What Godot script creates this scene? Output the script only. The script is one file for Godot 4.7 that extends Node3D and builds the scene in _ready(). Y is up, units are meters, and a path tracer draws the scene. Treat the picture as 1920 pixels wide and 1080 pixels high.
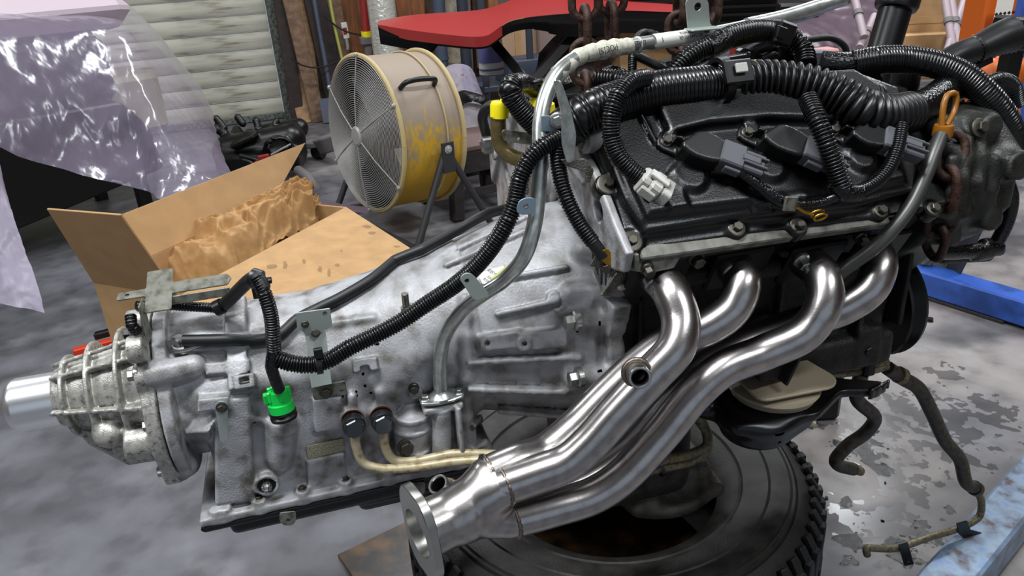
extends Node3D
# A pulled V8 engine with its gearbox, hanging over a tyre on a workshop floor.

func _ready() -> void:
	# camera: lens and tilt read from the vanishing points of the roller door and of the uprights
	var cam := Camera3D.new()
	cam.name = "camera"
	add_child(cam)
	cam_basis = Basis(Vector3.RIGHT, deg_to_rad(-24.34)) * Basis(Vector3.BACK, deg_to_rad(-3.46))
	cam.transform = Transform3D(cam_basis, EYE)
	cam.fov = rad_to_deg(2.0 * atan(540.0 / FOCAL))
	cam.near = 0.05
	cam.current = true
	# environment: a closed workshop, so only a dim sky outside
	var we := WorldEnvironment.new()
	we.name = "environment"
	var env := Environment.new()
	env.background_mode = Environment.BG_COLOR
	env.background_color = Color(0.86, 0.92, 1.0)
	env.background_energy_multiplier = 0.5
	env.tonemap_mode = Environment.TONE_MAPPER_LINEAR
	env.tonemap_exposure = 1.0
	env.sdfgi_enabled = true; env.ssao_enabled = true; env.ssil_enabled = true
	we.environment = env
	add_child(we)
	# engine frame
	var th := deg_to_rad(75.0)
	E = Transform3D(Basis(Vector3(sin(th), 0, -cos(th)), Vector3.UP, Vector3(cos(th), 0, sin(th))), at(60, 755, 1.03))
	# room frame: x along the back wall, z from it into the room
	var ra := deg_to_rad(70.0)
	R = Transform3D(Basis(Vector3(sin(ra), 0, -cos(ra)), Vector3.UP, Vector3(cos(ra), 0, sin(ra))), on(542, 226))
	make_materials()
	ceiling_lamps()
	room()
	transmission()
	engine()
	header()
	looms()
	background()
	tyre_and_floor()

var R: Transform3D                            # room frame

# ---------------------------------------------------------------- lamps
func lamp_tube(x: float, z: float, along_x: bool, energy: float, label: String) -> void:
	var h := 3.35
	var c := R * Vector3(x, h, z)
	var b := R.basis if along_x else R.basis * Basis(Vector3.UP, PI / 2)
	var t := thing("ceiling_lamp", label, "lamp", "", Transform3D(b, c))
	var m := MB.new()
	m.box(Vector3(0, 0.05, 0), Vector3(1.5, 0.05, 0.3), Basis.IDENTITY, 0.01)
	part(t, "housing", m, M.white_enamel)
	var g := MB.new()
	for s in [-0.08, 0.08]:
		g.lathe(PackedVector2Array([Vector2(0, -0.7), Vector2(0.019, -0.7), Vector2(0.019, 0.7), Vector2(0, 0.7)]), Vector3(0, 0.0, s), Vector3.RIGHT, 12)
	part(t, "fluorescent_tube", g, M.glow)
	var l := AreaLight3D.new()
	l.name = "lamp_light"
	l.area_size = Vector2(1.4, 0.26)
	l.light_energy = energy
	l.light_color = Color(0.97, 0.985, 1.0)
	l.area_range = 20.0
	l.shadow_enabled = true
	t.add_child(l)
	l.position = Vector3(0, -0.03, 0)
	l.rotation = Vector3(-PI / 2, 0, 0)

func ceiling_lamps() -> void:
	lamp_tube(-0.9, 5.9, true, 10.0, "twin fluorescent ceiling lamp above the gearbox")
	lamp_tube(0.9, 7.4, true, 4.5, "twin fluorescent ceiling lamp behind the camera, above the entrance side")
	lamp_tube(-3.0, 5.8, true, 6.0, "twin fluorescent ceiling lamp above the hanging corner of film")
	lamp_tube(-2.6, 2.6, true, 7.0, "twin fluorescent ceiling lamp above the covered car body")
	lamp_tube(0.6, 2.4, true, 7.0, "twin fluorescent ceiling lamp above the drum fan")
	lamp_tube(3.4, 2.4, true, 9.5, "twin fluorescent ceiling lamp above the orange column")
	lamp_tube(3.2, 5.0, true, 8.5, "twin fluorescent ceiling lamp above the bare floor beyond the engine")
# ---------------------------------------------------------------- mesh helpers
class MB:                                     # collects triangles with normals for ONE mesh
	var v := PackedVector3Array()
	var n := PackedVector3Array()
	var t := PackedVector2Array()
	var t2 := PackedVector2Array()               # second set of texture coordinates, for the floor
	var ix := PackedInt32Array()
	func tri(a: int, b: int, c: int) -> void:
		var g := (v[c] - v[a]).cross(v[b] - v[a])
		if g.dot(n[a] + n[b] + n[c]) < 0.0:
			ix.append_array([a, c, b])
		else:
			ix.append_array([a, b, c])
	func vert(p: Vector3, nn: Vector3, uv := Vector2.ZERO) -> int:
		v.append(p); n.append(nn); t.append(uv)
		return v.size() - 1
	func quad(a: Vector3, b: Vector3, c: Vector3, d: Vector3, out: Vector3) -> void:
		var nn := (c - a).cross(b - a)
		if nn.length() < 1e-12: nn = (d - a).cross(c - a)
		nn = nn.normalized()
		if nn.dot(out) < 0.0: nn = -nn
		var i := vert(a, nn, Vector2(0, 0)); vert(b, nn, Vector2(1, 0)); vert(c, nn, Vector2(1, 1)); vert(d, nn, Vector2(0, 1))
		tri(i, i + 1, i + 2); tri(i, i + 2, i + 3)
	func face(a: Vector3, b: Vector3, c: Vector3, out: Vector3) -> void:
		var nn := (c - a).cross(b - a).normalized()
		if nn.dot(out) < 0.0: nn = -nn
		var i := vert(a, nn); vert(b, nn); vert(c, nn)
		tri(i, i + 1, i + 2)
	func grid(rows: Array, wrap: bool, flip := false) -> void:   # smooth sheet through rows of points
		var m: int = rows[0].size()
		var base := v.size()
		var acc := PackedVector3Array()
		for r in rows:
			acc.append_array(r)
		var pts := acc.duplicate()
		acc.fill(Vector3.ZERO)
		var tri_list := PackedInt32Array()
		for i in rows.size() - 1:
			for j in (m if wrap else m - 1):
				var j2 := (j + 1) % m
				var a := i * m + j; var b := i * m + j2; var c := (i + 1) * m + j2; var d := (i + 1) * m + j
				var fn := (pts[c] - pts[a]).cross(pts[d] - pts[b])
				if flip: fn = -fn
				acc[a] += fn; acc[b] += fn; acc[c] += fn; acc[d] += fn
				tri_list.append_array([a, b, c, a, c, d])
		for i in pts.size():
			var q := acc[i]
			n.append(q.normalized() if q.length() > 1e-14 else Vector3.UP)
			t.append(Vector2(float(i % m) / maxf(1.0, m - (0 if wrap else 1)), float(i / m) / maxf(1.0, rows.size() - 1)))
		v.append_array(pts)
		for i in range(0, tri_list.size(), 3):
			tri(base + tri_list[i], base + tri_list[i + 1], base + tri_list[i + 2])
	func cap(ring: PackedVector3Array, out: Vector3) -> void:
		var c := Vector3.ZERO
		for p in ring: c += p
		c /= ring.size()
		var o := out.normalized()
		var i0 := vert(c, o, Vector2(0.5, 0.5))
		for p in ring: vert(p, o)
		for j in ring.size():
			tri(i0, i0 + 1 + j, i0 + 1 + (j + 1) % ring.size())
	func tube(path: PackedVector3Array, rad, sides := 14, caps := true) -> void:
		var rows := []
		var m := path.size()
		var tan := (path[1] - path[0]).normalized()
		var u := tan.cross(Vector3.UP if absf(tan.y) < 0.9 else Vector3.RIGHT).normalized()
		for i in m:
			var tn := (path[mini(i + 1, m - 1)] - path[maxi(i - 1, 0)]).normalized()
			u = (u - tn * u.dot(tn)).normalized()
			var w := tn.cross(u)
			var r: float = rad[i] if rad is PackedFloat32Array or rad is Array else rad
			var row := PackedVector3Array()
			for j in sides:
				var a := TAU * j / sides
				row.append(path[i] + (u * cos(a) + w * sin(a)) * r)
			rows.append(row)
		grid(rows, true, false)
		if caps:
			cap(rows[0], path[0] - path[1]); cap(rows[m - 1], path[m - 1] - path[m - 2])
	func corr(path: PackedVector3Array, ro: float, ri: float, pitch: float, sides := 14) -> void:  # split loom: ribs round a hose
		var lens := PackedFloat32Array([0.0])
		for i in range(1, path.size()): lens.append(lens[i - 1] + path[i].distance_to(path[i - 1]))
		var total := lens[lens.size() - 1]
		var ribs := maxi(2, int(total / pitch))
		var pp := PackedVector3Array(); var rr := PackedFloat32Array()
		var k := 0
		for q in ribs:
			for f in [[0.0, 0.0], [0.18, 0.75], [0.32, 1.0], [0.55, 1.0], [0.69, 0.75], [0.87, 0.0]]:
				var s: float = (q + f[0]) * total / ribs
				while k < path.size() - 2 and lens[k + 1] < s: k += 1
				pp.append(path[k].lerp(path[k + 1], (s - lens[k]) / maxf(1e-6, lens[k + 1] - lens[k])))
				rr.append(lerpf(ri, ro, f[1]))
		tube(pp, rr, sides, true)
	func lathe(prof: PackedVector2Array, at: Vector3, axis: Vector3, segs := 28) -> void:  # prof: (radius, height along axis)
		var ax := axis.normalized()
		var u := ax.cross(Vector3.UP if absf(ax.y) < 0.9 else Vector3.RIGHT).normalized()
		var w := ax.cross(u)
		var piece := PackedVector2Array([prof[0]])
		for i in range(1, prof.size()):
			piece.append(prof[i])
			var sharp := i == prof.size() - 1
			if not sharp:
				sharp = absf((prof[i] - prof[i - 1]).angle_to(prof[i + 1] - prof[i])) > 0.6
			if sharp:
				var rows := []
				for q in piece:
					var row := PackedVector3Array()
					for j in segs:
						var a := TAU * j / segs
						row.append(at + ax * q.y + (u * cos(a) + w * sin(a)) * q.x)
					rows.append(row)
				grid(rows, true, false)
				piece = PackedVector2Array([prof[i]])
	func box(at: Vector3, size: Vector3, b := Basis.IDENTITY, bev := 0.002) -> void:
		var h := size * 0.5
		bev = minf(bev, minf(h.x, minf(h.y, h.z)) * 0.9)
		for ax in 3:
			for s in [-1.0, 1.0]:
				var i1 := (ax + 1) % 3; var i2 := (ax + 2) % 3
				var q := []
				for c in [[-1, -1], [1, -1], [1, 1], [-1, 1]]:
					var p := Vector3.ZERO
					p[ax] = s * h[ax]; p[i1] = c[0] * (h[i1] - bev); p[i2] = c[1] * (h[i2] - bev)
					q.append(at + b * p)
				var o := Vector3.ZERO; o[ax] = s
				quad(q[0], q[1], q[2], q[3], b * o)
		if bev <= 0.0: return
		for ax in 3:                          # twelve chamfers
			var i1 := (ax + 1) % 3; var i2 := (ax + 2) % 3
			for s1 in [-1.0, 1.0]:
				for s2 in [-1.0, 1.0]:
					var q := []
					for c in [[-1.0, 0], [1.0, 0], [1.0, 1], [-1.0, 1]]:
						var p := Vector3.ZERO
						p[ax] = c[0] * (h[ax] - bev)
						p[i1] = s1 * (h[i1] - (bev if c[1] == 1 else 0.0)); p[i2] = s2 * (h[i2] - (0.0 if c[1] == 1 else bev))
						q.append(at + b * p)
					var o := Vector3.ZERO; o[i1] = s1; o[i2] = s2
					quad(q[0], q[1], q[2], q[3], b * o)
		for sx in [-1.0, 1.0]:
			for sy in [-1.0, 1.0]:
				for sz in [-1.0, 1.0]:
					var g := Vector3(sx, sy, sz)
					var a := Vector3(sx * h.x, sy * (h.y - bev), sz * (h.z - bev)); var c := Vector3(sx * (h.x - bev), sy * h.y, sz * (h.z - bev)); var d := Vector3(sx * (h.x - bev), sy * (h.y - bev), sz * h.z)
					face(at + b * a, at + b * c, at + b * d, b * g)
	func prism(poly: PackedVector2Array, xf: Transform3D, depth: float, bev := 0.0, holes := []) -> void:  # outline in xf's xy, thick along its z
		var pl := poly.duplicate()
		if Geometry2D.is_polygon_clockwise(pl): pl.reverse()
		var ins := MB.inset(pl, bev) if bev > 0.0 else pl
		_ring(pl, xf, bev, depth - bev, 1.0)
		if bev > 0.0:
			_bevel(pl, ins, xf, bev, 0.0); _bevel(pl, ins, xf, depth - bev, depth)
		var flat := ins.duplicate()
		for ho in holes:                      # [centre, radius]
			var c: Vector2 = ho[0]; var ring := PackedVector2Array()
			var best := 0; var bd := 1e9
			for i in flat.size():
				if flat[i].distance_to(c) < bd: bd = flat[i].distance_to(c); best = i
			var a0 := (flat[best] - c).angle()
			for j in 17: ring.append(c + Vector2.from_angle(a0 - TAU * j / 16.0) * ho[1])
			ring[16] = ring[16] + (ring[15] - ring[16]) * 0.002
			_ring(ring.slice(0, 16), xf, 0.0, depth, -1.0)
			var out := PackedVector2Array()
			for i in flat.size():
				out.append(flat[i])
				if i == best:
					out.append_array(ring)
					out.append(flat[i] + (flat[(i + 1) % flat.size()] - flat[i]) * 0.001)
			flat = out
		var tr := Geometry2D.triangulate_polygon(flat)
		for side in [0, 1]:
			var base := v.size()
			var nn := xf.basis.z.normalized() * (1.0 if side == 1 else -1.0)
			for p in flat: vert(xf * Vector3(p.x, p.y, depth if side == 1 else 0.0), nn, p)
			for i in range(0, tr.size(), 3): tri(base + tr[i], base + tr[i + 1], base + tr[i + 2])
	static func inset(pl: PackedVector2Array, b: float) -> PackedVector2Array:
		var o := PackedVector2Array()
		var m := pl.size()
		for i in m:
			var e1 := (pl[i] - pl[(i + m - 1) % m]).normalized(); var e2 := (pl[(i + 1) % m] - pl[i]).normalized()
			var n1 := Vector2(-e1.y, e1.x); var n2 := Vector2(-e2.y, e2.x)
			var nn := (n1 + n2).normalized()
			o.append(pl[i] + nn * b / maxf(0.35, nn.dot(n1)))
		return o
	func _ring(pl: PackedVector2Array, xf: Transform3D, z0: float, z1: float, sg: float) -> void:
		var m := pl.size()
		for i in m:
			var a := pl[i]; var c := pl[(i + 1) % m]
			var e := (c - a).normalized(); var en := Vector2(e.y, -e.x)
			var ep := (a - pl[(i + m - 1) % m]).normalized(); var ex := (pl[(i + 2) % m] - c).normalized()
			var n1 := en; var n2 := en
			if absf(ep.angle_to(e)) < 0.7: n1 = (en + Vector2(ep.y, -ep.x)).normalized()
			if absf(e.angle_to(ex)) < 0.7: n2 = (en + Vector2(ex.y, -ex.x)).normalized()
			if sg < 0.0: n1 = n1; n2 = n2
			var w1 := (xf.basis * Vector3(n1.x, n1.y, 0)).normalized(); var w2 := (xf.basis * Vector3(n2.x, n2.y, 0)).normalized()
			var i0 := vert(xf * Vector3(a.x, a.y, z0), w1); vert(xf * Vector3(c.x, c.y, z0), w2); vert(xf * Vector3(c.x, c.y, z1), w2); vert(xf * Vector3(a.x, a.y, z1), w1)
			tri(i0, i0 + 1, i0 + 2); tri(i0, i0 + 2, i0 + 3)
	func _bevel(pl: PackedVector2Array, ins: PackedVector2Array, xf: Transform3D, z0: float, z1: float) -> void:
		var m := pl.size()
		var up := z0 > z1
		var za := z0; var zb := z1
		if z0 < z1 and z0 > 0.0 and z1 > z0: up = true
		for i in m:
			var j := (i + 1) % m
			var oz := xf.basis.z * (1.0 if zb > za else -1.0)
			var e := (pl[j] - pl[i]); var ow := xf.basis * Vector3(e.y, -e.x, 0).normalized()
			quad(xf * Vector3(pl[i].x, pl[i].y, za), xf * Vector3(pl[j].x, pl[j].y, za), xf * Vector3(ins[j].x, ins[j].y, zb), xf * Vector3(ins[i].x, ins[i].y, zb), oz.normalized() + ow)
	func bolt(at: Vector3, dir: Vector3, af: float, h: float, flange := 0.0, turn := 0.3) -> void:   # hexagon head (af across flats) on a round flange
		var d := dir.normalized()
		var u := d.cross(Vector3.UP if absf(d.y) < 0.9 else Vector3.RIGHT).normalized().rotated(d, turn)
		var w := d.cross(u)
		var fz := 0.0
		if flange > 0.0:
			fz = h * 0.22
			lathe(PackedVector2Array([Vector2(flange, -h * 0.3), Vector2(flange, fz * 0.7), Vector2(flange * 0.85, fz * 1.3), Vector2(0, fz * 1.4)]), at, d, 20)
		var hx := PackedVector2Array()
		for j in 6: hx.append(Vector2.from_angle(TAU * j / 6.0) * af * 0.577)
		prism(hx, Transform3D(Basis(u, w, d), at), h, af * 0.07)
	func append(o: MB, xf := Transform3D.IDENTITY) -> void:
		var b := v.size()
		for p in o.v: v.append(xf * p)
		for p in o.n: n.append((xf.basis * p).normalized())
		t.append_array(o.t)
		for i in o.ix: ix.append(b + i)
	func mesh() -> ArrayMesh:
		var a := []
		a.resize(Mesh.ARRAY_MAX)
		a[Mesh.ARRAY_VERTEX] = v; a[Mesh.ARRAY_NORMAL] = n; a[Mesh.ARRAY_TEX_UV] = t; a[Mesh.ARRAY_INDEX] = ix
		if not t2.is_empty():
			t2.resize(v.size())
			a[Mesh.ARRAY_TEX_UV2] = t2
		var m := ArrayMesh.new()
		m.add_surface_from_arrays(Mesh.PRIMITIVE_TRIANGLES, a)
		return m

# ---------------------------------------------------------------- castings: smooth unions of solids, meshed as surface nets
class Pr:
	var k := 0.004                            # fillet radius where it joins
	var sub := false                          # cut away instead of added
	func d(_p: Vector3) -> float: return 1e9
class Cap extends Pr:                         # tapered bar between two points
	var a: Vector3; var ba: Vector3; var r1: float; var r2: float; var l2: float
	func _init(p: Vector3, q: Vector3, ra: float, rb := -1.0, kk := 0.004):
		a = p; ba = q - p; r1 = ra; r2 = ra if rb < 0 else rb; l2 = maxf(1e-9, ba.length_squared()); k = kk
	func d(p: Vector3) -> float:
		var pa := p - a
		var h := clampf(pa.dot(ba) / l2, 0.0, 1.0)
		return (pa - ba * h).length() - lerpf(r1, r2, h)
class Cone extends Pr:                        # turned solid between two points, flat ends, edge radius rd
	var a: Vector3; var ax: Vector3; var hl: float; var r1: float; var r2: float; var rd: float; var sl: float
	func _init(p: Vector3, q: Vector3, ra: float, rb: float, kk := 0.004, rnd := 0.002):
		a = p; ax = (q - p).normalized(); hl = p.distance_to(q); r1 = ra; r2 = rb; rd = rnd; k = kk
		sl = hl / sqrt(hl * hl + (ra - rb) * (ra - rb))
	func d(p: Vector3) -> float:
		var pa := p - a
		var h := pa.dot(ax)
		var rr := (pa - ax * h).length()
		var dr := (rr - lerpf(r1, r2, clampf(h / hl, 0.0, 1.0))) * sl + rd
		var dh := absf(h - hl * 0.5) - hl * 0.5 + rd
		return minf(maxf(dr, dh), 0.0) + Vector2(maxf(dr, 0.0), maxf(dh, 0.0)).length() - rd
class Box extends Pr:
	var c: Vector3; var bx: Vector3; var by: Vector3; var bz: Vector3; var h: Vector3; var rd: float
	func _init(cc: Vector3, size: Vector3, b := Basis.IDENTITY, rnd := 0.003, kk := 0.004):
		c = cc; bx = b.x; by = b.y; bz = b.z; rd = minf(rnd, minf(size.x, minf(size.y, size.z)) * 0.49); h = size * 0.5 - Vector3(rd, rd, rd); k = kk
	func d(p: Vector3) -> float:
		var q := p - c
		var x := absf(q.dot(bx)) - h.x; var y := absf(q.dot(by)) - h.y; var z := absf(q.dot(bz)) - h.z
		return minf(maxf(x, maxf(y, z)), 0.0) + Vector3(maxf(x, 0.0), maxf(y, 0.0), maxf(z, 0.0)).length() - rd
class Poly extends Pr:                        # outline in xf's xy, from z 0 to depth
	var inv: Transform3D; var pl: PackedVector2Array; var dep: float; var rd: float
	func _init(poly: PackedVector2Array, xf: Transform3D, depth: float, rnd := 0.002, kk := 0.004):
		inv = xf.affine_inverse(); pl = poly; dep = depth; rd = rnd; k = kk
	func d(p: Vector3) -> float:
		var q := inv * p
		var x := Vector2(q.x, q.y)
		var m := pl.size()
		var dd := x.distance_squared_to(pl[0])
		var s := 1.0
		var j := m - 1
		for i in m:
			var e := pl[j] - pl[i]; var w := x - pl[i]
			var b := w - e * clampf(w.dot(e) / e.length_squared(), 0.0, 1.0)
			dd = minf(dd, b.length_squared())
			var c1 := x.y >= pl[i].y; var c2 := x.y < pl[j].y; var c3 := e.x * w.y > e.y * w.x
			if (c1 and c2 and c3) or (not c1 and not c2 and not c3): s = -s
			j = i
		var d2 := s * sqrt(dd) + rd
		var dz := absf(q.z - dep * 0.5) - dep * 0.5 + rd
		return minf(maxf(d2, dz), 0.0) + Vector2(maxf(d2, 0.0), maxf(dz, 0.0)).length() - rd
class Ell extends Pr:
	var c: Vector3; var r: Vector3
	func _init(cc: Vector3, rr: Vector3, kk := 0.004):
		c = cc; r = rr; k = kk
	func d(p: Vector3) -> float:
		var q := p - c
		var k0 := (q / r).length(); var k1 := (q / (r * r)).length()
		return 0.7 * k0 * (k0 - 1.0) / maxf(1e-6, k1)

func cut(p: Pr) -> Pr:
	p.sub = true
	return p

static func field(prs: Array, p: Vector3) -> float:
	var v := 1e3
	for q: Pr in prs:
		var e: float = q.d(p)
		if q.sub: e = -e
		var h := maxf(q.k - absf(v - e), 0.0)
		if q.sub: v = maxf(v, e) + (h * h * 0.25 / q.k if h > 0.0 else 0.0)
		else: v = minf(v, e) - (h * h * 0.25 / q.k if h > 0.0 else 0.0)
	return v

static func grad(prs: Array, p: Vector3, e: float) -> Vector3:
	var k1 := Vector3(1, -1, -1); var k2 := Vector3(-1, -1, 1); var k3 := Vector3(-1, 1, -1); var k4 := Vector3(1, 1, 1)
	return (k1 * field(prs, p + k1 * e) + k2 * field(prs, p + k2 * e) + k3 * field(prs, p + k3 * e) + k4 * field(prs, p + k4 * e)).normalized()

static func cull(prs: Array, c: Vector3, r: float) -> Array:
	var o := []
	for q: Pr in prs:
		if q.d(c) < r + q.k: o.append(q)
	return o

static func nets(prs: Array, lo: Vector3, hi: Vector3, cell: float, mb: MB) -> void:
	var big := cell * 16.0
	var jobs := []
	for X in int(ceil((hi.x - lo.x) / big)):
		for Y in int(ceil((hi.y - lo.y) / big)):
			for Z in int(ceil((hi.z - lo.z) / big)):
				jobs.append(Vector3i(X, Y, Z))
	var res := []
	res.resize(jobs.size())
	var work := func(i: int): res[i] = net_block(prs, lo, cell, jobs[i])
	var id := WorkerThreadPool.add_group_task(work, jobs.size(), -1, true)
	WorkerThreadPool.wait_for_group_task_completion(id)
	var ids := {}
	var S := 4096
	for r in res:
		if r == null: continue
		var base := mb.v.size()
		mb.v.append_array(r[0]); mb.n.append_array(r[1])
		var keys: PackedInt64Array = r[2]
		for i in keys.size():
			ids[keys[i]] = base + i
			mb.t.append(Vector2.ZERO)
	for r in res:
		if r == null: continue
		for qq in r[3]:
			var ax: int = qq & 3
			var key: int = qq >> 2
			var d1: int; var d2: int
			if ax == 0: d1 = S; d2 = 1
			elif ax == 1: d1 = S * S; d2 = 1
			else: d1 = S * S; d2 = S
			var a = ids.get(key); var b = ids.get(key - d1); var c = ids.get(key - d1 - d2); var d = ids.get(key - d2)
			if a == null or b == null or c == null or d == null: continue
			mb.tri(a, b, c); mb.tri(a, c, d)

static func net_block(prs: Array, lo: Vector3, cell: float, job: Vector3i):
	var BB := cell * 4.0
	var big := cell * 16.0
	var S := 4096
	var bc := lo + (Vector3(job) + Vector3(0.5, 0.5, 0.5)) * big
	var br := big * 0.87
	var l1 := cull(prs, bc, br * 1.1)
	if l1.is_empty() or absf(field(l1, bc)) > br * 1.3: return null
	var vs := PackedVector3Array(); var ns := PackedVector3Array(); var keys := PackedInt64Array(); var quads := PackedInt64Array()
	var buf := PackedFloat32Array(); buf.resize(125)
	var e1 := PackedInt32Array([0, 1, 0, 2, 0, 4, 1, 3, 1, 5, 2, 3, 2, 6, 4, 5, 4, 6, 3, 7, 5, 7, 6, 7])
	var off := PackedInt32Array([0, 1, 5, 6, 25, 26, 30, 31])
	for sub in 64:
		var sx := job.x * 4 + (sub & 3); var sy := job.y * 4 + ((sub >> 2) & 3); var sz := job.z * 4 + (sub >> 4)
		var c := lo + Vector3(sx + 0.5, sy + 0.5, sz + 0.5) * BB
		var r := BB * 0.87
		if absf(field(l1, c)) > r * 1.5: continue
		var l2 := cull(l1, c, r * 1.2)
		if l2.is_empty(): continue
		var o := lo + Vector3(sx, sy, sz) * BB
		var q := 0
		for z in 5:
			for y in 5:
				for x in 5:
					buf[q] = field(l2, o + Vector3(x, y, z) * cell); q += 1
		for z in 4:
			for y in 4:
				for x in 4:
					var b0 := x + 5 * y + 25 * z
					var bits := 0
					for w in 8:
						if buf[b0 + off[w]] < 0.0: bits |= 1 << w
					if bits == 0 or bits == 255: continue
					var acc := Vector3.ZERO; var cnt := 0
					for e in range(0, 24, 2):
						var i := e1[e]; var j := e1[e + 1]
						if ((bits >> i) & 1) != ((bits >> j) & 1):
							var a := buf[b0 + off[i]]; var b := buf[b0 + off[j]]
							acc += Vector3(i & 1, (i >> 1) & 1, i >> 2).lerp(Vector3(j & 1, (j >> 1) & 1, j >> 2), a / (a - b)); cnt += 1
					var p := o + (Vector3(x, y, z) + acc / cnt) * cell
					var nn := grad(l2, p, cell * 0.35)
					p -= nn * clampf(field(l2, p), -cell * 0.5, cell * 0.5)
					var key := ((sx * 4 + x) * S + sy * 4 + y) * S + sz * 4 + z
					keys.append(key); vs.append(p); ns.append(nn)
					var s0 := bits & 1
					if s0 != ((bits >> 1) & 1): quads.append(key * 4)
					if s0 != ((bits >> 2) & 1): quads.append(key * 4 + 1)
					if s0 != ((bits >> 4) & 1): quads.append(key * 4 + 2)
	return [vs, ns, keys, quads]

# ---------------------------------------------------------------- paths and outlines
func V2(a: Array) -> PackedVector2Array:
	var o := PackedVector2Array()
	for i in range(0, a.size(), 2): o.append(Vector2(a[i], a[i + 1]))
	return o

func spline(p: PackedVector3Array, step := 0.006) -> PackedVector3Array:
	var o := PackedVector3Array()
	var m := p.size()
	for i in m - 1:
		var a := p[maxi(i - 1, 0)]; var b := p[i]; var c := p[i + 1]; var d := p[mini(i + 2, m - 1)]
		var n := maxi(2, int(b.distance_to(c) / step))
		# centripetal tangents keep the hose from overshooting
		var t0 := sqrt(maxf(1e-6, a.distance_to(b))); var t1 := sqrt(maxf(1e-6, b.distance_to(c))); var t2 := sqrt(maxf(1e-6, c.distance_to(d)))
		var m1 := (c - b) + ((b - a) / t0 - (c - a) / (t0 + t1)) * t1 if i > 0 else (c - b)
		var m2 := (c - b) + ((d - c) / t2 - (d - b) / (t1 + t2)) * t1 if i < m - 2 else (c - b)
		for j in n:
			var t := float(j) / n
			var tt := t * t; var q := tt * t
			o.append(b * (2 * q - 3 * tt + 1) + m1 * (q - 2 * tt + t) + c * (-2 * q + 3 * tt) + m2 * (q - tt))
	o.append(p[m - 1])
	return o

func resample(p: PackedVector3Array, n: int) -> PackedVector3Array:            # n points evenly along a polyline
	var o := PackedVector3Array()
	for j in n:
		var f := j / float(n - 1) * (p.size() - 1)
		var i := mini(int(f), p.size() - 2)
		o.append(p[i].lerp(p[i + 1], f - i))
	return o
func rpoly(p: PackedVector2Array, r: float, n := 4) -> PackedVector2Array:   # corners rounded
	var o := PackedVector2Array()
	var m := p.size()
	for i in m:
		var a := p[(i + m - 1) % m]; var b := p[i]; var c := p[(i + 1) % m]
		var d := minf(r, minf(a.distance_to(b), c.distance_to(b)) * 0.48)
		var s := b + (a - b).normalized() * d; var e := b + (c - b).normalized() * d
		for j in n + 1:
			var t := float(j) / n
			o.append(s.lerp(b, t).lerp(b.lerp(e, t), t))
	return o

func frame(z: Vector3, up := Vector3.UP) -> Basis:                            # basis whose z is given
	var zz := z.normalized()
	if absf(zz.dot(up.normalized())) > 0.98: up = Vector3.RIGHT if absf(zz.x) < 0.9 else Vector3.UP
	var x := up.cross(zz).normalized()
	return Basis(x, zz.cross(x), zz)

# ---------------------------------------------------------------- where things are
const FOCAL := 1423.0
const EYE := Vector3(0, 1.2, 0)
var cam_basis: Basis
var E: Transform3D                            # engine frame: x along the crankshaft to the front, y up, z to the near side

func ray(px: float, py: float) -> Vector3:
	return cam_basis * Vector3((px - 960.0) / FOCAL, (540.0 - py) / FOCAL, -1.0)
func at(px: float, py: float, d: float) -> Vector3:
	return EYE + ray(px, py) * d
func on(px: float, py: float, h := 0.0) -> Vector3:                          # on the level plane at height h
	var r := ray(px, py)
	return EYE + r * ((h - EYE.y) / r.y)
func onp(px: float, py: float, o: Vector3, n: Vector3) -> Vector3:           # on any plane, world
	var r := ray(px, py)
	return EYE + r * ((o - EYE).dot(n) / r.dot(n))
func L(px: float, py: float, s: float) -> Vector3:                           # engine frame, on the plane s to the near side of the crank axis
	return LP(px, py, Vector3(0, 0, s), Vector3(0, 0, 1))
func LP(px: float, py: float, o: Vector3, n: Vector3) -> Vector3:
	var inv := E.affine_inverse()
	var e := inv * EYE; var r := inv.basis * ray(px, py)
	return e + r * ((o - e).dot(n) / r.dot(n))
func hit(prs: Array, px: float, py: float) -> Array:                         # [point, normal] where the casting lies at that place
	var inv := E.affine_inverse()
	var e := inv * EYE; var r := (inv.basis * ray(px, py)).normalized()
	var t := 0.5
	for i in 90:
		var f := field(prs, e + r * t)
		t += f * 0.9
		if absf(f) < 0.0003: break
		if t > 3.0: break
	var p := e + r * t
	return [p, grad(prs, p, 0.001)]
func path(a: Array, step := 0.006) -> PackedVector3Array:                    # [px, py, s, ...] in the engine frame
	var p := PackedVector3Array()
	for i in range(0, a.size(), 3): p.append(L(a[i], a[i + 1], a[i + 2]))
	return spline(p, step)

# ---------------------------------------------------------------- things and parts
var taken := {}
func numbered(parent: Node, called: String) -> String:
	var key := str(parent.get_instance_id()) + called
	var n: int = taken.get(key, -1) + 1
	taken[key] = n
	return called if n == 0 else "%s_%03d" % [called, n]
func thing(called: String, label: String, category: String, group := "", xf := Transform3D.IDENTITY) -> Node3D:
	var o := Node3D.new()
	o.name = numbered(self, called)
	add_child(o, true)
	o.transform = xf
	o.set_meta("label", label); o.set_meta("category", category)
	if group != "": o.set_meta("group", group)
	return o
func ething(called: String, label: String, category: String, group := "") -> Node3D:
	return thing(called, label, category, group, E)
func part(parent: Node3D, called: String, mb: MB, m: Material, label := "") -> MeshInstance3D:
	return partm(parent, called, mb.mesh(), m, label)
func partm(parent: Node3D, called: String, me: Mesh, m: Material, label := "", xf := Transform3D.IDENTITY) -> MeshInstance3D:
	var o := MeshInstance3D.new()
	o.name = numbered(parent, called)
	o.mesh = me
	o.material_override = m
	o.transform = xf
	parent.add_child(o, true)
	if label != "": o.set_meta("label", label)
	return o
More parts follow.
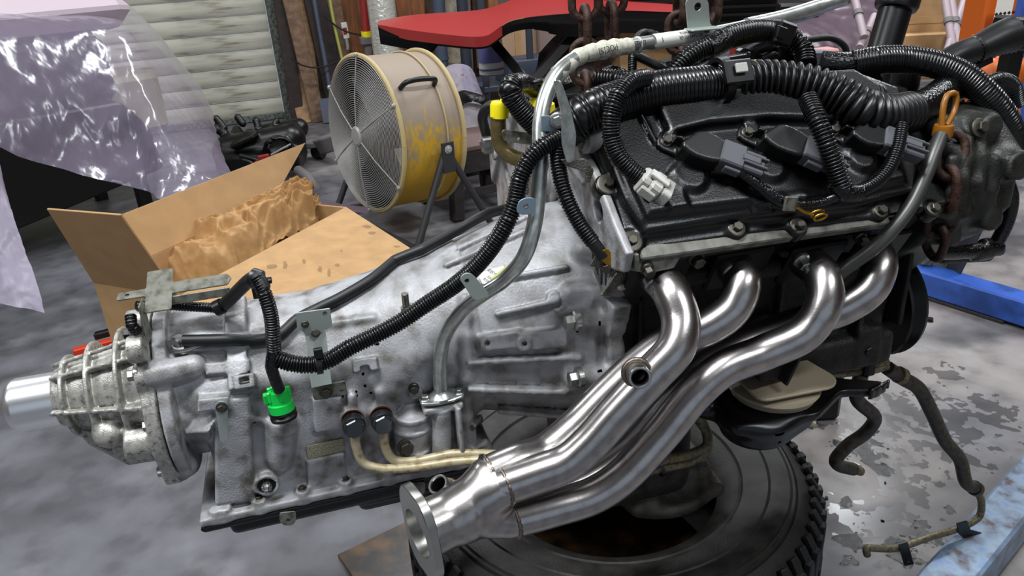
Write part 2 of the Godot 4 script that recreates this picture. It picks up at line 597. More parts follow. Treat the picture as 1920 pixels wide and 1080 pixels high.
func stuff(o: Node) -> void: o.set_meta("kind", "stuff")
func based(root: Node3D) -> Node3D:                                          # moves the thing's origin to its base
	var box := AABB(); var first := true
	for c in root.get_children():
		if c is MeshInstance3D:
			var b: AABB = c.transform * c.get_aabb()
			box = b if first else box.merge(b)
			first = false
	var low := Vector3(box.get_center().x, box.position.y, box.get_center().z)
	for c in root.get_children(): c.position -= low
	root.position += root.basis * low
	return root
func struct(called: String, mb: MB, m: Material, parent: Node3D = self) -> MeshInstance3D:
	var o := MeshInstance3D.new()
	o.name = called; o.mesh = mb.mesh(); o.material_override = m
	parent.add_child(o, true)
	o.set_meta("kind", "structure")
	return o

# ---------------------------------------------------------------- materials
var M := {}
func noise_tex(seed: int, freq: float, c: Array, at_: Array, oct := 4, size := 512, kind := FastNoiseLite.TYPE_SIMPLEX_SMOOTH) -> NoiseTexture2D:
	var n := FastNoiseLite.new()
	n.seed = seed; n.frequency = freq; n.noise_type = kind; n.fractal_octaves = oct
	var t := NoiseTexture2D.new()
	t.width = size; t.height = size; t.seamless = true; t.noise = n
	var g := Gradient.new()
	g.colors = PackedColorArray(c); g.offsets = PackedFloat32Array(at_)
	t.color_ramp = g
	return t
func bump_tex(seed: int, freq: float, strength: float, oct := 3, size := 512) -> NoiseTexture2D:
	var n := FastNoiseLite.new()
	n.seed = seed; n.frequency = freq; n.fractal_octaves = oct
	var t := NoiseTexture2D.new()
	t.width = size; t.height = size; t.seamless = true; t.noise = n; t.as_normal_map = true; t.bump_strength = strength
	return t
func mat(c: Color, rough: float, metal := 0.0) -> StandardMaterial3D:
	var m := StandardMaterial3D.new()
	m.albedo_color = c; m.roughness = rough; m.metallic = metal
	return m
func tri(m: StandardMaterial3D, tex: Texture2D, scale: float, norm: Texture2D = null, nscale := 1.0) -> StandardMaterial3D:
	if tex: m.albedo_texture = tex
	m.uv1_triplanar = true
	m.uv1_scale = Vector3.ONE * scale
	if norm:
		m.normal_enabled = true; m.normal_texture = norm; m.normal_scale = nscale
	return m
func g(v: float) -> Color: return Color(v, v, v)
func make_materials() -> void:
	var cast_tex := noise_tex(3, 0.006, [Color(0.5, 0.48, 0.43), Color(0.8, 0.79, 0.77), g(0.93), g(1.0)], [0.1, 0.38, 0.56, 0.85], 9, 1024)
	var cast_n := bump_tex(5, 0.16, 5.0, 3)
	M.cast = tri(mat(Color(0.66, 0.66, 0.67), 0.5, 0.18), cast_tex, 3.4, cast_n, 0.16)
	M.cast_dark = tri(mat(Color(0.5, 0.49, 0.46), 0.52, 0.6), cast_tex, 4.3, cast_n, 0.5)
	M.cast_grime = tri(mat(Color(0.15, 0.145, 0.135), 0.55, 0.3), cast_tex, 4.0, cast_n, 0.6)
	M.cast_tail = tri(mat(Color(0.7, 0.69, 0.66), 0.42, 0.5), noise_tex(8, 0.03, [g(0.45), g(0.85), g(0.95), g(1.0)], [0.1, 0.34, 0.5, 1.0], 8), 6.0, cast_n, 0.25)
	M.timing = tri(mat(Color(0.21, 0.215, 0.2), 0.48, 0.4), cast_tex, 3.4, cast_n, 0.25)
	M.sump_grey = tri(mat(Color(0.4, 0.38, 0.35), 0.5, 0.4), cast_tex, 4.0, cast_n, 0.4)
	M.steel_dark = mat(Color(0.12, 0.115, 0.11), 0.4, 0.7)
	M.cream_dirty = tri(mat(Color(0.5, 0.46, 0.35), 0.5, 0.2), noise_tex(35, 0.03, [g(0.35), g(0.8), g(1.0)], [0.1, 0.45, 1.0], 5), 7.0)
	M.zinc_dull = mat(Color(0.34, 0.34, 0.33), 0.42, 0.7)
	M.tape_paper = tri(mat(Color(0.78, 0.77, 0.7), 0.55), noise_tex(36, 0.03, [g(0.8), g(1.0)], [0.2, 0.7], 4), 10.0)
	M.rail = tri(mat(Color(0.5, 0.5, 0.47), 0.5, 0.2), cast_tex, 5.0)
	M.bolt_mid = mat(Color(0.3, 0.31, 0.32), 0.3, 0.9)
	M.cream_plain = mat(Color(0.66, 0.61, 0.52), 0.5)
	M.sump_dark = tri(mat(Color(0.24, 0.225, 0.205), 0.55, 0.3), cast_tex, 4.0, cast_n, 0.4)
	M.braid = mat(Color(0.05, 0.05, 0.055), 0.42)
	M.machined = mat(Color(0.93, 0.93, 0.93), 0.3, 0.95)
	M.steel = mat(Color(0.72, 0.72, 0.7), 0.3, 1.0)
	M.zinc = tri(mat(Color(0.84, 0.86, 0.84), 0.27, 0.85), noise_tex(12, 0.02, [g(0.8), g(1.0)], [0.2, 0.8], 3), 6.0)
	M.zinc_plate = mat(Color(0.62, 0.65, 0.63), 0.42, 0.4)
	M.zinc_blue = mat(Color(0.53, 0.61, 0.66), 0.38, 0.5)
	M.olive_plate = tri(mat(Color(0.5, 0.5, 0.46), 0.45, 0.35), cast_tex, 8.0)
	M.bolt = mat(Color(0.33, 0.32, 0.29), 0.42, 0.85)
	M.bolt_bright = mat(Color(0.62, 0.62, 0.61), 0.34, 0.95)
	M.bolt_dark = mat(Color(0.12, 0.12, 0.13), 0.35, 0.6)
	M.copper = mat(Color(0.72, 0.36, 0.2), 0.35, 1.0)
	M.stainless = tri(mat(Color(0.74, 0.72, 0.71), 0.27, 1.0), noise_tex(21, 0.02, [g(0.82), g(0.95), g(1.0)], [0.1, 0.5, 0.9], 4), 4.0, bump_tex(22, 0.3, 1.2, 2), 0.15)
	M.weld = tri(mat(Color(0.5, 0.46, 0.42), 0.3, 1.0), null, 20.0, bump_tex(23, 0.1, 6.0), 0.8)
	M.cream = tri(mat(Color(0.74, 0.7, 0.6), 0.42, 0.2), noise_tex(31, 0.02, [Color(0.6, 0.54, 0.4), Color(0.92, 0.9, 0.84), g(1.0)], [0.1, 0.4, 1.0], 4), 5.0)
	M.olive_pipe = tri(mat(Color(0.5, 0.44, 0.28), 0.38, 0.5), noise_tex(33, 0.02, [g(0.75), g(1.0)], [0.2, 0.8], 3), 6.0)
	M.loom = mat(Color(0.026, 0.027, 0.032), 0.26)
	M.loom_loose = mat(Color(0.03, 0.03, 0.032), 0.36)
	M.rubber_hose = tri(mat(Color(0.05, 0.05, 0.053), 0.5), noise_tex(41, 0.03, [g(0.7), g(1.0)], [0.2, 0.8], 4), 8.0)
	M.old_hose = tri(mat(Color(0.25, 0.225, 0.18), 0.5), noise_tex(43, 0.02, [g(0.4), g(0.8), g(1.2)], [0.2, 0.5, 0.9], 4), 6.0)
	M.tape = tri(mat(Color(0.02, 0.02, 0.023), 0.22), null, 10.0, bump_tex(45, 0.04, 7.0, 3), 0.8)
	M.plastic = mat(Color(0.026, 0.026, 0.03), 0.38)
	M.plastic_grey = mat(Color(0.3, 0.3, 0.32), 0.45)
	M.plastic_pale = tri(mat(Color(0.7, 0.69, 0.66), 0.4), noise_tex(47, 0.05, [g(0.8), g(1.0)], [0.2, 0.6], 4), 20.0)
	M.green = mat(Color(0.02, 0.75, 0.28), 0.35)
	M.cover = tri(mat(Color(0.024, 0.024, 0.028), 0.34, 0.0), noise_tex(51, 0.012, [g(0.5), g(0.8), g(1.0)], [0.1, 0.5, 0.9], 6), 4.0, bump_tex(52, 0.2, 2.0, 3), 0.2)
	M.pan_black = mat(Color(0.02, 0.02, 0.024), 0.32)
	M.black_gap = mat(Color(0.012, 0.012, 0.012), 0.8)
	M.yellow = mat(Color(0.95, 0.88, 0.02), 0.5)
	M.amber = mat(Color(0.55, 0.34, 0.06), 0.35)
	M.brass = mat(Color(0.75, 0.58, 0.22), 0.3, 1.0)
	M.rust = tri(mat(Color(0.3, 0.22, 0.18), 0.6, 0.35), noise_tex(61, 0.03, [Color(0.45, 0.3, 0.22), Color(0.8, 0.72, 0.68), Color(1, 0.95, 0.92)], [0.15, 0.5, 0.9], 5), 8.0, bump_tex(62, 0.1, 4.0), 0.5)
	M.tyre = tri(mat(Color(0.2, 0.19, 0.175), 0.6), noise_tex(71, 0.012, [g(0.4), g(0.7), g(1.0)], [0.2, 0.5, 0.95], 6), 3.0, bump_tex(72, 0.12, 3.0), 0.25)
	M.card = tri(mat(Color(0.72, 0.57, 0.39), 0.8), noise_tex(81, 0.01, [g(0.92), g(1.0)], [0.2, 0.8], 5), 2.0)
	M.kraft = tri(mat(Color(0.72, 0.56, 0.36), 0.7), noise_tex(83, 0.02, [g(0.9), g(1.0)], [0.2, 0.8], 5), 3.0)
	M.blue = tri(mat(Color(0.2, 0.36, 0.7), 0.36), noise_tex(91, 0.008, [g(0.7), g(1.0), g(1.12)], [0.15, 0.45, 0.9], 5), 1.5)
	M.blue_worn = tri(mat(Color(1, 1, 1), 0.4), noise_tex(92, 0.016, [Color(0.3, 0.24, 0.24), Color(0.4, 0.46, 0.54), Color(0.5, 0.58, 0.66), Color(0.4, 0.5, 0.68)], [0.12, 0.3, 0.6, 0.9], 7), 2.2)
	M.orange = mat(Color(0.76, 0.36, 0.08), 0.45)
	M.red_paint = mat(Color(0.58, 0.1, 0.095), 0.45)
	M.red_paint.clearcoat_enabled = true; M.red_paint.clearcoat = 0.5
	M.black_paint = mat(Color(0.012, 0.012, 0.015), 0.4)
	M.black_satin = mat(Color(0.03, 0.032, 0.035), 0.35)
	M.fan_yellow = tri(mat(Color(0.9, 0.68, 0.1), 0.5), noise_tex(101, 0.01, [Color(0.75, 0.72, 0.65), g(1.0)], [0.2, 0.6], 5), 2.0)
	M.fan_dust = tri(mat(Color(0.66, 0.58, 0.48), 0.8), noise_tex(102, 0.02, [g(0.8), g(1.0)], [0.2, 0.7], 5), 3.0)
	M.wire = mat(Color(0.68, 0.67, 0.65), 0.45, 0.4)
	M.dark_blade = mat(Color(0.12, 0.12, 0.13), 0.6, 0.3)
	M.plastic_sheet = mat(Color(0.86, 0.82, 0.9, 0.30), 0.2)
	M.plastic_sheet.transparency = BaseMaterial3D.TRANSPARENCY_ALPHA
	M.plastic_sheet.cull_mode = BaseMaterial3D.CULL_DISABLED
	M.foggy_sheet = M.plastic_sheet.duplicate(); M.foggy_sheet.albedo_color = Color(0.74, 0.7, 0.78, 0.5); M.foggy_sheet.roughness = 0.35
	M.slat = tri(mat(Color(0.74, 0.73, 0.67), 0.55), noise_tex(111, 0.008, [Color(0.5, 0.47, 0.4), g(0.9), g(1.0)], [0.05, 0.3, 0.6], 6), 1.6)
	M.slat.uv1_scale = Vector3(0.35, 2.5, 0.35)
	M.door_frame = tri(mat(Color(0.45, 0.47, 0.44), 0.5, 0.3), noise_tex(112, 0.02, [g(0.6), g(1.0)], [0.2, 0.7], 5), 3.0)
	M.wood_pale = tri(mat(Color(0.68, 0.54, 0.39), 0.75), noise_tex(121, 0.015, [g(0.75), g(1.0)], [0.2, 0.8], 5), 2.0)
	M.wood_mid = tri(mat(Color(0.5, 0.39, 0.3), 0.75), noise_tex(122, 0.015, [g(0.7), g(1.0)], [0.2, 0.8], 5), 2.0)
	M.wood_dark = tri(mat(Color(0.2, 0.15, 0.13), 0.7), noise_tex(123, 0.015, [g(0.7), g(1.0)], [0.2, 0.8], 5), 2.0)
	M.wood_orange = tri(mat(Color(0.55, 0.33, 0.16), 0.65), noise_tex(124, 0.012, [g(0.7), g(1.0)], [0.2, 0.8], 5), 1.5)
	M.wood_orange.uv1_scale = Vector3(6, 0.8, 6)
	M.dust_dark = tri(mat(Color(0.22, 0.19, 0.19), 0.8), noise_tex(125, 0.02, [g(0.7), g(1.0)], [0.2, 0.8], 5), 2.0)
	M.dust_grey = mat(Color(0.42, 0.4, 0.4), 0.8)
	M.foil = tri(mat(Color(0.85, 0.84, 0.8), 0.3, 0.5), null, 3.0, bump_tex(131, 0.02, 8.0, 4), 0.8)
	M.navy = mat(Color(0.1, 0.13, 0.2), 0.45)
	M.slate = mat(Color(0.24, 0.27, 0.33), 0.5)
	M.lime = mat(Color(0.66, 0.68, 0.34), 0.5)
	M.white_enamel = mat(Color(0.85, 0.85, 0.85), 0.4)
	M.white_paper = mat(Color(0.86, 0.85, 0.82), 0.7)
	M.ink = mat(Color(0.06, 0.06, 0.07), 0.7)
	M.mauve = mat(Color(0.5, 0.42, 0.46), 0.6)
	M.wall = tri(mat(Color(0.5, 0.46, 0.44), 0.85), noise_tex(141, 0.01, [g(0.7), g(1.0)], [0.2, 0.8], 5), 0.5)
	M.ceiling = mat(Color(0.82, 0.82, 0.81), 0.9)
	M.smudge = mat(Color(0.35, 0.27, 0.17, 0.26), 0.8)
	M.smudge.transparency = BaseMaterial3D.TRANSPARENCY_ALPHA
	M.rim = mat(Color(0.7, 0.63, 0.45), 0.6)
	M.blade_grey = mat(Color(0.42, 0.42, 0.43), 0.6, 0.2)
	M.stand = mat(Color(0.2, 0.2, 0.21), 0.55, 0.2)
	M.car_grey = mat(Color(0.07, 0.07, 0.075), 0.5)
	M.car_red = mat(Color(0.72, 0.66, 0.69), 0.7)
	M.car_cream = mat(Color(0.6, 0.58, 0.45), 0.6)
	M.film = tri(mat(Color(0.72, 0.67, 0.77, 0.24), 0.2), null, 2.0, bump_tex(301, 0.012, 9.0, 3), 0.35)
	M.film.uv1_scale = Vector3(2.2, 0.6, 2.2)
	M.film.transparency = BaseMaterial3D.TRANSPARENCY_ALPHA
	M.white_film = mat(Color(0.85, 0.82, 0.84, 0.85), 0.3); M.white_film.transparency = BaseMaterial3D.TRANSPARENCY_ALPHA
	M.purple_film = mat(Color(0.34, 0.28, 0.32, 0.9), 0.4); M.purple_film.transparency = BaseMaterial3D.TRANSPARENCY_ALPHA
	M.tarp = mat(Color(0.34, 0.28, 0.29), 0.7)
	M.dust_blue = mat(Color(0.3, 0.32, 0.38), 0.6)
	M.wood_dark2 = tri(mat(Color(0.28, 0.18, 0.1), 0.7), noise_tex(126, 0.015, [g(0.7), g(1.0)], [0.2, 0.8], 5), 2.0)
	M.slate2 = mat(Color(0.17, 0.19, 0.23), 0.5)
	M.tube_pale = tri(mat(Color(0.66, 0.62, 0.54), 0.7), noise_tex(127, 0.015, [g(0.8), g(1.0)], [0.2, 0.8], 5), 2.0)
	M.stool_top = mat(Color(0.42, 0.34, 0.33), 0.7)
	M.tan = mat(Color(0.68, 0.56, 0.45), 0.75)
	M.tan2 = mat(Color(0.5, 0.43, 0.4), 0.75)
	M.label_blue = mat(Color(0.4, 0.4, 0.62), 0.5)
	M.pink = mat(Color(0.75, 0.52, 0.52), 0.7)
	M.mauve_pale = mat(Color(0.6, 0.54, 0.56), 0.55)
	M.orange_red = mat(Color(0.8, 0.2, 0.04), 0.45)
	M.tyre_tread = mat(Color(0.045, 0.044, 0.043), 0.6)
	M.oily_wood = tri(mat(Color(0.3, 0.2, 0.07), 0.35), noise_tex(161, 0.012, [Color(0.25, 0.25, 0.25), g(0.7), g(1.0)], [0.2, 0.5, 0.8], 6), 2.5)
	M.damp = mat(Color(0.18, 0.185, 0.2, 0.33), 0.22); M.damp.transparency = BaseMaterial3D.TRANSPARENCY_ALPHA
	M.wet = tri(mat(Color(0.1, 0.1, 0.105, 0.6), 0.04), null, 16.0, bump_tex(171, 0.03, 7.0, 3), 0.9); M.wet.transparency = BaseMaterial3D.TRANSPARENCY_ALPHA
	M.drum = mat(Color(1, 1, 1), 0.6)
	M.drum.albedo_texture = drum_texture()
	M.glow = mat(Color(1, 1, 1), 0.5)
	M.glow.emission_enabled = true; M.glow.emission = Color(0.97, 0.985, 1.0); M.glow.emission_energy_multiplier = 2.5
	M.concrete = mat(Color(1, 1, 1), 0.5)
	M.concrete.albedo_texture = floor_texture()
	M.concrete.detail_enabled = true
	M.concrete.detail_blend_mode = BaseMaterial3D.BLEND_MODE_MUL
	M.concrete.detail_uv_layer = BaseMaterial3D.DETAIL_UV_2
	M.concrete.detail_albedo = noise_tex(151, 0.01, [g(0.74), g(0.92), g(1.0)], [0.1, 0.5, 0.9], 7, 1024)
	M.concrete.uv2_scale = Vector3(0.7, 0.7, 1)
	M.pavement = mat(Color(0.45, 0.45, 0.44), 0.8)


const FLOOR := Rect2(-6.2, -0.4, 13.4, 10.1)       # in the room frame
func floor_texture() -> ImageTexture:         # poured concrete: oil stains, bluish grey to beige tint, left-hand shading painted into the colour
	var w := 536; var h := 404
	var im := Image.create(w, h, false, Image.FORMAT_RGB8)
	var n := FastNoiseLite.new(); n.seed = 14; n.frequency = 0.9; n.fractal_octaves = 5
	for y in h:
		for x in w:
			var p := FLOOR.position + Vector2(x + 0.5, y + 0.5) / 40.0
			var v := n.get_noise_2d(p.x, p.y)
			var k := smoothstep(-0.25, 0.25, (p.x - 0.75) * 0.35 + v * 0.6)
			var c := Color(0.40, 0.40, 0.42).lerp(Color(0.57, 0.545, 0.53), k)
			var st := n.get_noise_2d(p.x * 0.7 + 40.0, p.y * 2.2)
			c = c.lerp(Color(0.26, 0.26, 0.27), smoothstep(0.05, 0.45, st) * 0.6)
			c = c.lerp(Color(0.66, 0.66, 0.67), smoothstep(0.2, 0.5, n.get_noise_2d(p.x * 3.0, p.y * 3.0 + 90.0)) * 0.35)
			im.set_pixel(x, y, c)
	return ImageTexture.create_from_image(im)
func drum_texture() -> ImageTexture:          # yellow enamel with a crust of dust on its upper side
	var im := Image.create(256, 64, false, Image.FORMAT_RGB8)
	var n := FastNoiseLite.new(); n.seed = 4; n.frequency = 0.02; n.fractal_octaves = 5
	for x in 256:
		for y in 64:
			var up := DRUM_UP * cos(TAU * (x / 256.0) - DRUM_AT)
			var v := n.get_noise_2d(x * 1.6, y * 2.0)
			var dust := smoothstep(-0.22, 0.22, up * 0.75 + 0.02 + v * 0.3 + n.get_noise_2d(x * 9.0, y * 9.0) * 0.35)
			im.set_pixel(x, y, Color(0.78, 0.6, 0.13).lerp(Color(0.57, 0.51, 0.45), dust))
	return ImageTexture.create_from_image(im)
const DRUM_UP := 1.0
const DRUM_AT := 4.7124

# ---------------------------------------------------------------- the room shell
func room() -> void:
	var X0 := -6.0; var X1 := 7.0; var Z1 := 9.5; var H := 3.6
	var ctr := (X0 + X1) / 2; var wid := X1 - X0
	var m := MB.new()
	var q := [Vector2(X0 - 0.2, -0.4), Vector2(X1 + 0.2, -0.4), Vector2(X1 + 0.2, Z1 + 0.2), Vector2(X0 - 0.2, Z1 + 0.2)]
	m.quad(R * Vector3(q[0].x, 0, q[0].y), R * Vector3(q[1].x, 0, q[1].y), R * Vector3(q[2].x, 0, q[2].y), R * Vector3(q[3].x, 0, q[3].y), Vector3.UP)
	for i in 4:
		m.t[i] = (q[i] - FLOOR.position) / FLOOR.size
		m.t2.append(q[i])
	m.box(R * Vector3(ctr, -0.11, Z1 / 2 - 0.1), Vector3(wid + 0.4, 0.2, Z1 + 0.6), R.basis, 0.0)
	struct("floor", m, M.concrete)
	m = MB.new()
	m.box(R * Vector3(ctr, H + 0.1, Z1 / 2), Vector3(wid + 0.4, 0.2, Z1 + 0.4), R.basis, 0.0)
	struct("ceiling", m, M.ceiling)
	m = MB.new()                              # back wall with the opening of the roller door
	m.box(R * Vector3((X1 + 0.12) / 2, H / 2, -0.25), Vector3(X1 - 0.12, H, 0.2), R.basis, 0.0)
	m.box(R * Vector3((X0 - 4.0) / 2, H / 2, -0.25), Vector3(-4.0 - X0, H, 0.2), R.basis, 0.0)
	m.box(R * Vector3(-1.94, 3.3, -0.25), Vector3(4.12, 0.6, 0.2), R.basis, 0.0)
	struct("wall_back", m, M.wall)
	m = MB.new(); m.box(R * Vector3(X0 - 0.1, H / 2, Z1 / 2), Vector3(0.2, H, Z1 + 0.4), R.basis, 0.0); struct("wall_left", m, M.wall)
	m = MB.new(); m.box(R * Vector3(X1 + 0.1, H / 2, Z1 / 2), Vector3(0.2, H, Z1 + 0.4), R.basis, 0.0); struct("wall_right", m, M.wall)
	m = MB.new()                              # wall behind the camera with the open entrance
	m.box(R * Vector3((X0 - 4.6) / 2, H / 2, Z1 + 0.1), Vector3(-4.6 - X0, H, 0.2), R.basis, 0.0)
	m.box(R * Vector3((X1 + 1.4) / 2, H / 2, Z1 + 0.1), Vector3(X1 - 1.4, H, 0.2), R.basis, 0.0)
	m.box(R * Vector3(-1.6, 3.35, Z1 + 0.1), Vector3(6.0, 0.5, 0.2), R.basis, 0.0)
	struct("wall_front", m, M.wall)
	m = MB.new(); m.box(R * Vector3(0, -0.12, Z1 + 5.25), Vector3(24, 0.2, 10.0), R.basis, 0.0); struct("pavement", m, M.pavement)
	# roller door: overlapping slats in a steel channel
	var d := Node3D.new()
	d.name = "door_1"; add_child(d); d.transform = R * Transform3D(Basis.IDENTITY, Vector3(0, 0, -0.12)); d.set_meta("kind", "structure")
	var s := MB.new()
	var pf := V2([0.0, 0.0, 0.022, 0.004, 0.03, 0.02, 0.03, 0.1, 0.014, 0.122, 0.0, 0.126])
	s.prism(pf, Transform3D(Basis(Vector3(0, 0, 1), Vector3.UP, Vector3(-1, 0, 0)), Vector3(-0.02, 0, -0.02)), 3.98, 0.0)
	var me := s.mesh()
	for i in 23:
		partm(d, "slat", me, M.slat, "", Transform3D(Basis.IDENTITY, Vector3(0, 0.05 + i * 0.128, 0)))
	var bot := MB.new(); bot.box(Vector3(-2.0, 0.03, 0), Vector3(3.96, 0.05, 0.05), Basis.IDENTITY, 0.004); part(d, "bottom_rail", bot, M.door_frame)
	for sx in [0.03, -4.03]:
		var j := MB.new(); j.box(Vector3(sx, 1.5, 0.03), Vector3(0.09, 3.0, 0.1), Basis.IDENTITY, 0.005); part(d, "side_channel", j, M.door_frame)

# ---------------------------------------------------------------- gearbox
var trans_skin := []                          # its castings, so that pipes and brackets can rest on them
func rib(prs: Array, base: Array, pts: Array, r: float, lift := 0.0, k := 0.004) -> void:   # raised bead over a casting
	var last = null
	for i in range(0, pts.size(), 2):
		var h := hit(base, pts[i], pts[i + 1])
		var p: Vector3 = h[0] + h[1] * lift
		if last != null: prs.append(Cap.new(last, p, r, r, k))
		last = p
func line(a: float, b: float, c: float, d: float, n: int) -> Array:
	var o := []
	for i in n: o.append_array([lerpf(a, c, float(i) / (n - 1)), lerpf(b, d, float(i) / (n - 1))])
	return o
func boss(prs: Array, base: Array, px: float, py: float, r: float, h: float, k := 0.005, dir = null) -> Array:
	var q := hit(base, px, py)
	var n: Vector3 = q[1] if dir == null else dir
	prs.append(Cone.new(q[0] - n * 0.008, q[0] + n * h, r, r * 0.94, k, 0.0015))
	return [q[0] + n * h, n]
func pad(prs: Array, base: Array, quad: Array, h: float, rnd := 0.002, k := 0.003) -> void:   # raised panel over an outline of pixels
	var c := hit(base, (quad[0] + quad[4]) / 2.0, (quad[1] + quad[5]) / 2.0)
	var n: Vector3 = c[1]
	var x: Vector3 = (LP(quad[2], quad[3], c[0], n) - LP(quad[0], quad[1], c[0], n)).normalized()
	var xf := Transform3D(Basis(x, n.cross(x), n), c[0] - n * 0.012)
	var pl := PackedVector2Array()
	for i in range(0, quad.size(), 2):
		var q := xf.affine_inverse() * LP(quad[i], quad[i + 1], c[0], n)
		pl.append(Vector2(q.x, q.y))
	prs.append(Poly.new(pl, xf, 0.012 + h, rnd, k))
func plate(mb: MB, quad: Array, s: float, thick: float, round_ := 0.003, holes := [], n := Vector3(0, 0, 1)) -> void:   # sheet metal over an outline of pixels, on the plane s
	var o := L(quad[0], quad[1], s)
	var b := frame(n)
	var xf := Transform3D(b, o)
	var inv := xf.affine_inverse()
	var pl := PackedVector2Array()
	for i in range(0, quad.size(), 2):
		var q := inv * LP(quad[i], quad[i + 1], o, n)
		pl.append(Vector2(q.x, q.y))
	if Geometry2D.is_polygon_clockwise(pl): pl.reverse()
	if round_ > 0.0: pl = rpoly(pl, round_)
	var hh := []
	for h in holes:
		var q := inv * LP(h[0], h[1], o, n)
		hh.append([Vector2(q.x, q.y), h[2]])
	mb.prism(pl, xf, thick, thick * 0.2, hh)

func transmission() -> void:
	var t := ething("transmission", "long cast aluminium automatic gearbox bolted behind the engine, its ribbed tail end bare", "gearbox")
	var X := Vector3.RIGHT; var Z := Vector3.BACK; var Y := Vector3.UP
	# --- tail housing
	var tb := [Cone.new(Vector3(0.035, 0, 0), Vector3(0.175, 0, 0), 0.039, 0.080, 0.006),
		Cone.new(Vector3(0.035, 0, 0), Vector3(0.06, 0, 0), 0.037, 0.041, 0.002)]
	var tp := tb.duplicate()
	for a in [[0.050, 0.0565], [0.084, 0.069], [0.124, 0.082]]:   # hoops
		tp.append(Cone.new(Vector3(a[0], 0, 0), Vector3(a[0] + 0.0065, 0, 0), a[1], a[1], 0.0025, 0.0025))
	rib(tp, tb, line(104, 716, 272, 671, 8), 0.0028, 0.010, 0.002)
	rib(tp, tb, line(104, 716, 272, 671, 8), 0.0028, 0.005, 0.002)
	rib(tp, tb, line(106, 769, 290, 757, 8), 0.003, 0.011, 0.002)
	rib(tp, tb, line(106, 769, 290, 757, 8), 0.003, 0.006, 0.002)
	rib(tp, tb, line(106, 696, 262, 642, 8), 0.003, 0.009, 0.002)
	tp.append(Poly.new(V2([0.052, -0.035, 0.175, -0.09, 0.175, -0.112, 0.1, -0.108, 0.06, -0.062]), Transform3D(Basis.IDENTITY, Vector3(0, 0, 0.028)), 0.006, 0.002, 0.006))
	tp.append(Ell.new(L(205, 812, 0.062), Vector3(0.02, 0.019, 0.02), 0.01))
	tp.append(Cone.new(L(236, 833, 0.075), L(292, 826, 0.075), 0.0215, 0.0235, 0.006, 0.004))
	tp.append(Cap.new(L(245, 770, 0.06), L(290, 765, 0.07), 0.012, 0.02, 0.012))
	tp.append(Cone.new(Vector3(0.158, 0, 0), Vector3(0.1765, 0, 0), 0.103, 0.106, 0.003))
	tp.append(Cone.new(Vector3(0.158, -0.03, 0.025), Vector3(0.1765, -0.03, 0.025), 0.098, 0.1, 0.004))
	for p in [[290, 600], [292, 702], [296, 797], [318, 884], [285, 650]]:   # ears of the flange
		var c := L(p[0], p[1], 0.085 if p[1] > 640 else 0.05)
		tp.append(Cone.new(Vector3(0.157, c.y, c.z), Vector3(0.177, c.y, c.z), 0.0175, 0.0175, 0.008))
	var mb := MB.new()
	nets(tp, Vector3(0.02, -0.13, -0.13), Vector3(0.185, 0.13, 0.13), 0.003, mb)
	part(t, "tail_housing", mb, M.cast_tail)
	# --- machined sleeve at the very end
	mb = MB.new()
	mb.lathe(PackedVector2Array([Vector2(0.024, 0.03), Vector2(0.024, 0.0), Vector2(0.031, -0.004), Vector2(0.0345, 0.0), Vector2(0.0365, 0.006), Vector2(0.0365, 0.058), Vector2(0.034, 0.06)]), Vector3(-0.02, 0, 0), X, 48)
	mb.lathe(PackedVector2Array([Vector2(0.0, 0.022), Vector2(0.024, 0.022)]), Vector3(-0.02, 0, 0), X, 24)
	part(t, "output_sleeve", mb, M.machined, "bright machined sleeve at the tail end")
	# --- main case and bell housing
	var b := [Cone.new(Vector3(0.1785, 0, 0), Vector3(0.196, 0, 0), 0.106, 0.104, 0.003),
		Cone.new(Vector3(0.1785, -0.03, 0.025), Vector3(0.194, -0.03, 0.025), 0.1, 0.098, 0.003),
		Cone.new(Vector3(0.2, 0, 0), Vector3(0.46, 0, 0), 0.094, 0.09, 0.008),
		Box.new(Vector3(0.405, -0.07, 0.0), Vector3(0.37, 0.2, 0.21), Basis.IDENTITY, 0.02, 0.02),
		Box.new(Vector3(0.40, -0.166, 0.0), Vector3(0.42, 0.012, 0.25), Basis.IDENTITY, 0.003, 0.01),
		Cone.new(Vector3(0.40, 0, 0), Vector3(0.60, 0, 0), 0.088, 0.134, 0.02),
		Cone.new(Vector3(0.57, 0, 0), Vector3(0.78, 0, 0), 0.124, 0.178, 0.006),
		Cone.new(Vector3(0.768, 0, 0), Vector3(0.786, 0, 0), 0.184, 0.186, 0.006)]
	var p := b.duplicate()
	for q in [[0.017, 292, 702, 388], [0.0175, 296, 797, 366], [0.016, 318, 884, 372]]:   # bolt columns running forward from the flange
		var c := L(q[1], q[2], 0.088); var e := L(q[3], q[2], 0.08)
		p.append(Cap.new(Vector3(0.178, c.y, c.z), Vector3(e.x - 0.012, c.y, c.z - 0.004), q[0], q[0] * 0.9, 0.006))
	# raised bands and pads of the front half
	pad(p, b, [356, 640, 470, 628, 470, 655, 352, 664], 0.012)
	pad(p, b, [388, 684, 470, 676, 470, 698, 388, 706], 0.011)
	pad(p, b, [372, 742, 430, 736, 430, 758, 372, 766], 0.013)
	pad(p, b, [352, 800, 398, 796, 398, 836, 352, 842], 0.01)
	pad(p, b, [420, 560, 462, 556, 466, 730, 430, 734], 0.008, 0.002, 0.005)
	pad(p, b, [402, 745, 470, 738, 478, 930, 404, 940], 0.011, 0.004, 0.007)
	pad(p, b, [585, 745, 640, 738, 648, 800, 590, 808], 0.008, 0.003, 0.006)
	pad(p, b, [574, 862, 646, 846, 652, 905, 580, 930], 0.008, 0.003, 0.004)
	rib(p, b, line(348, 583, 455, 566, 5), 0.004, 0.0)
	rib(p, b, line(345, 650, 470, 632, 5), 0.0035, 0.004)
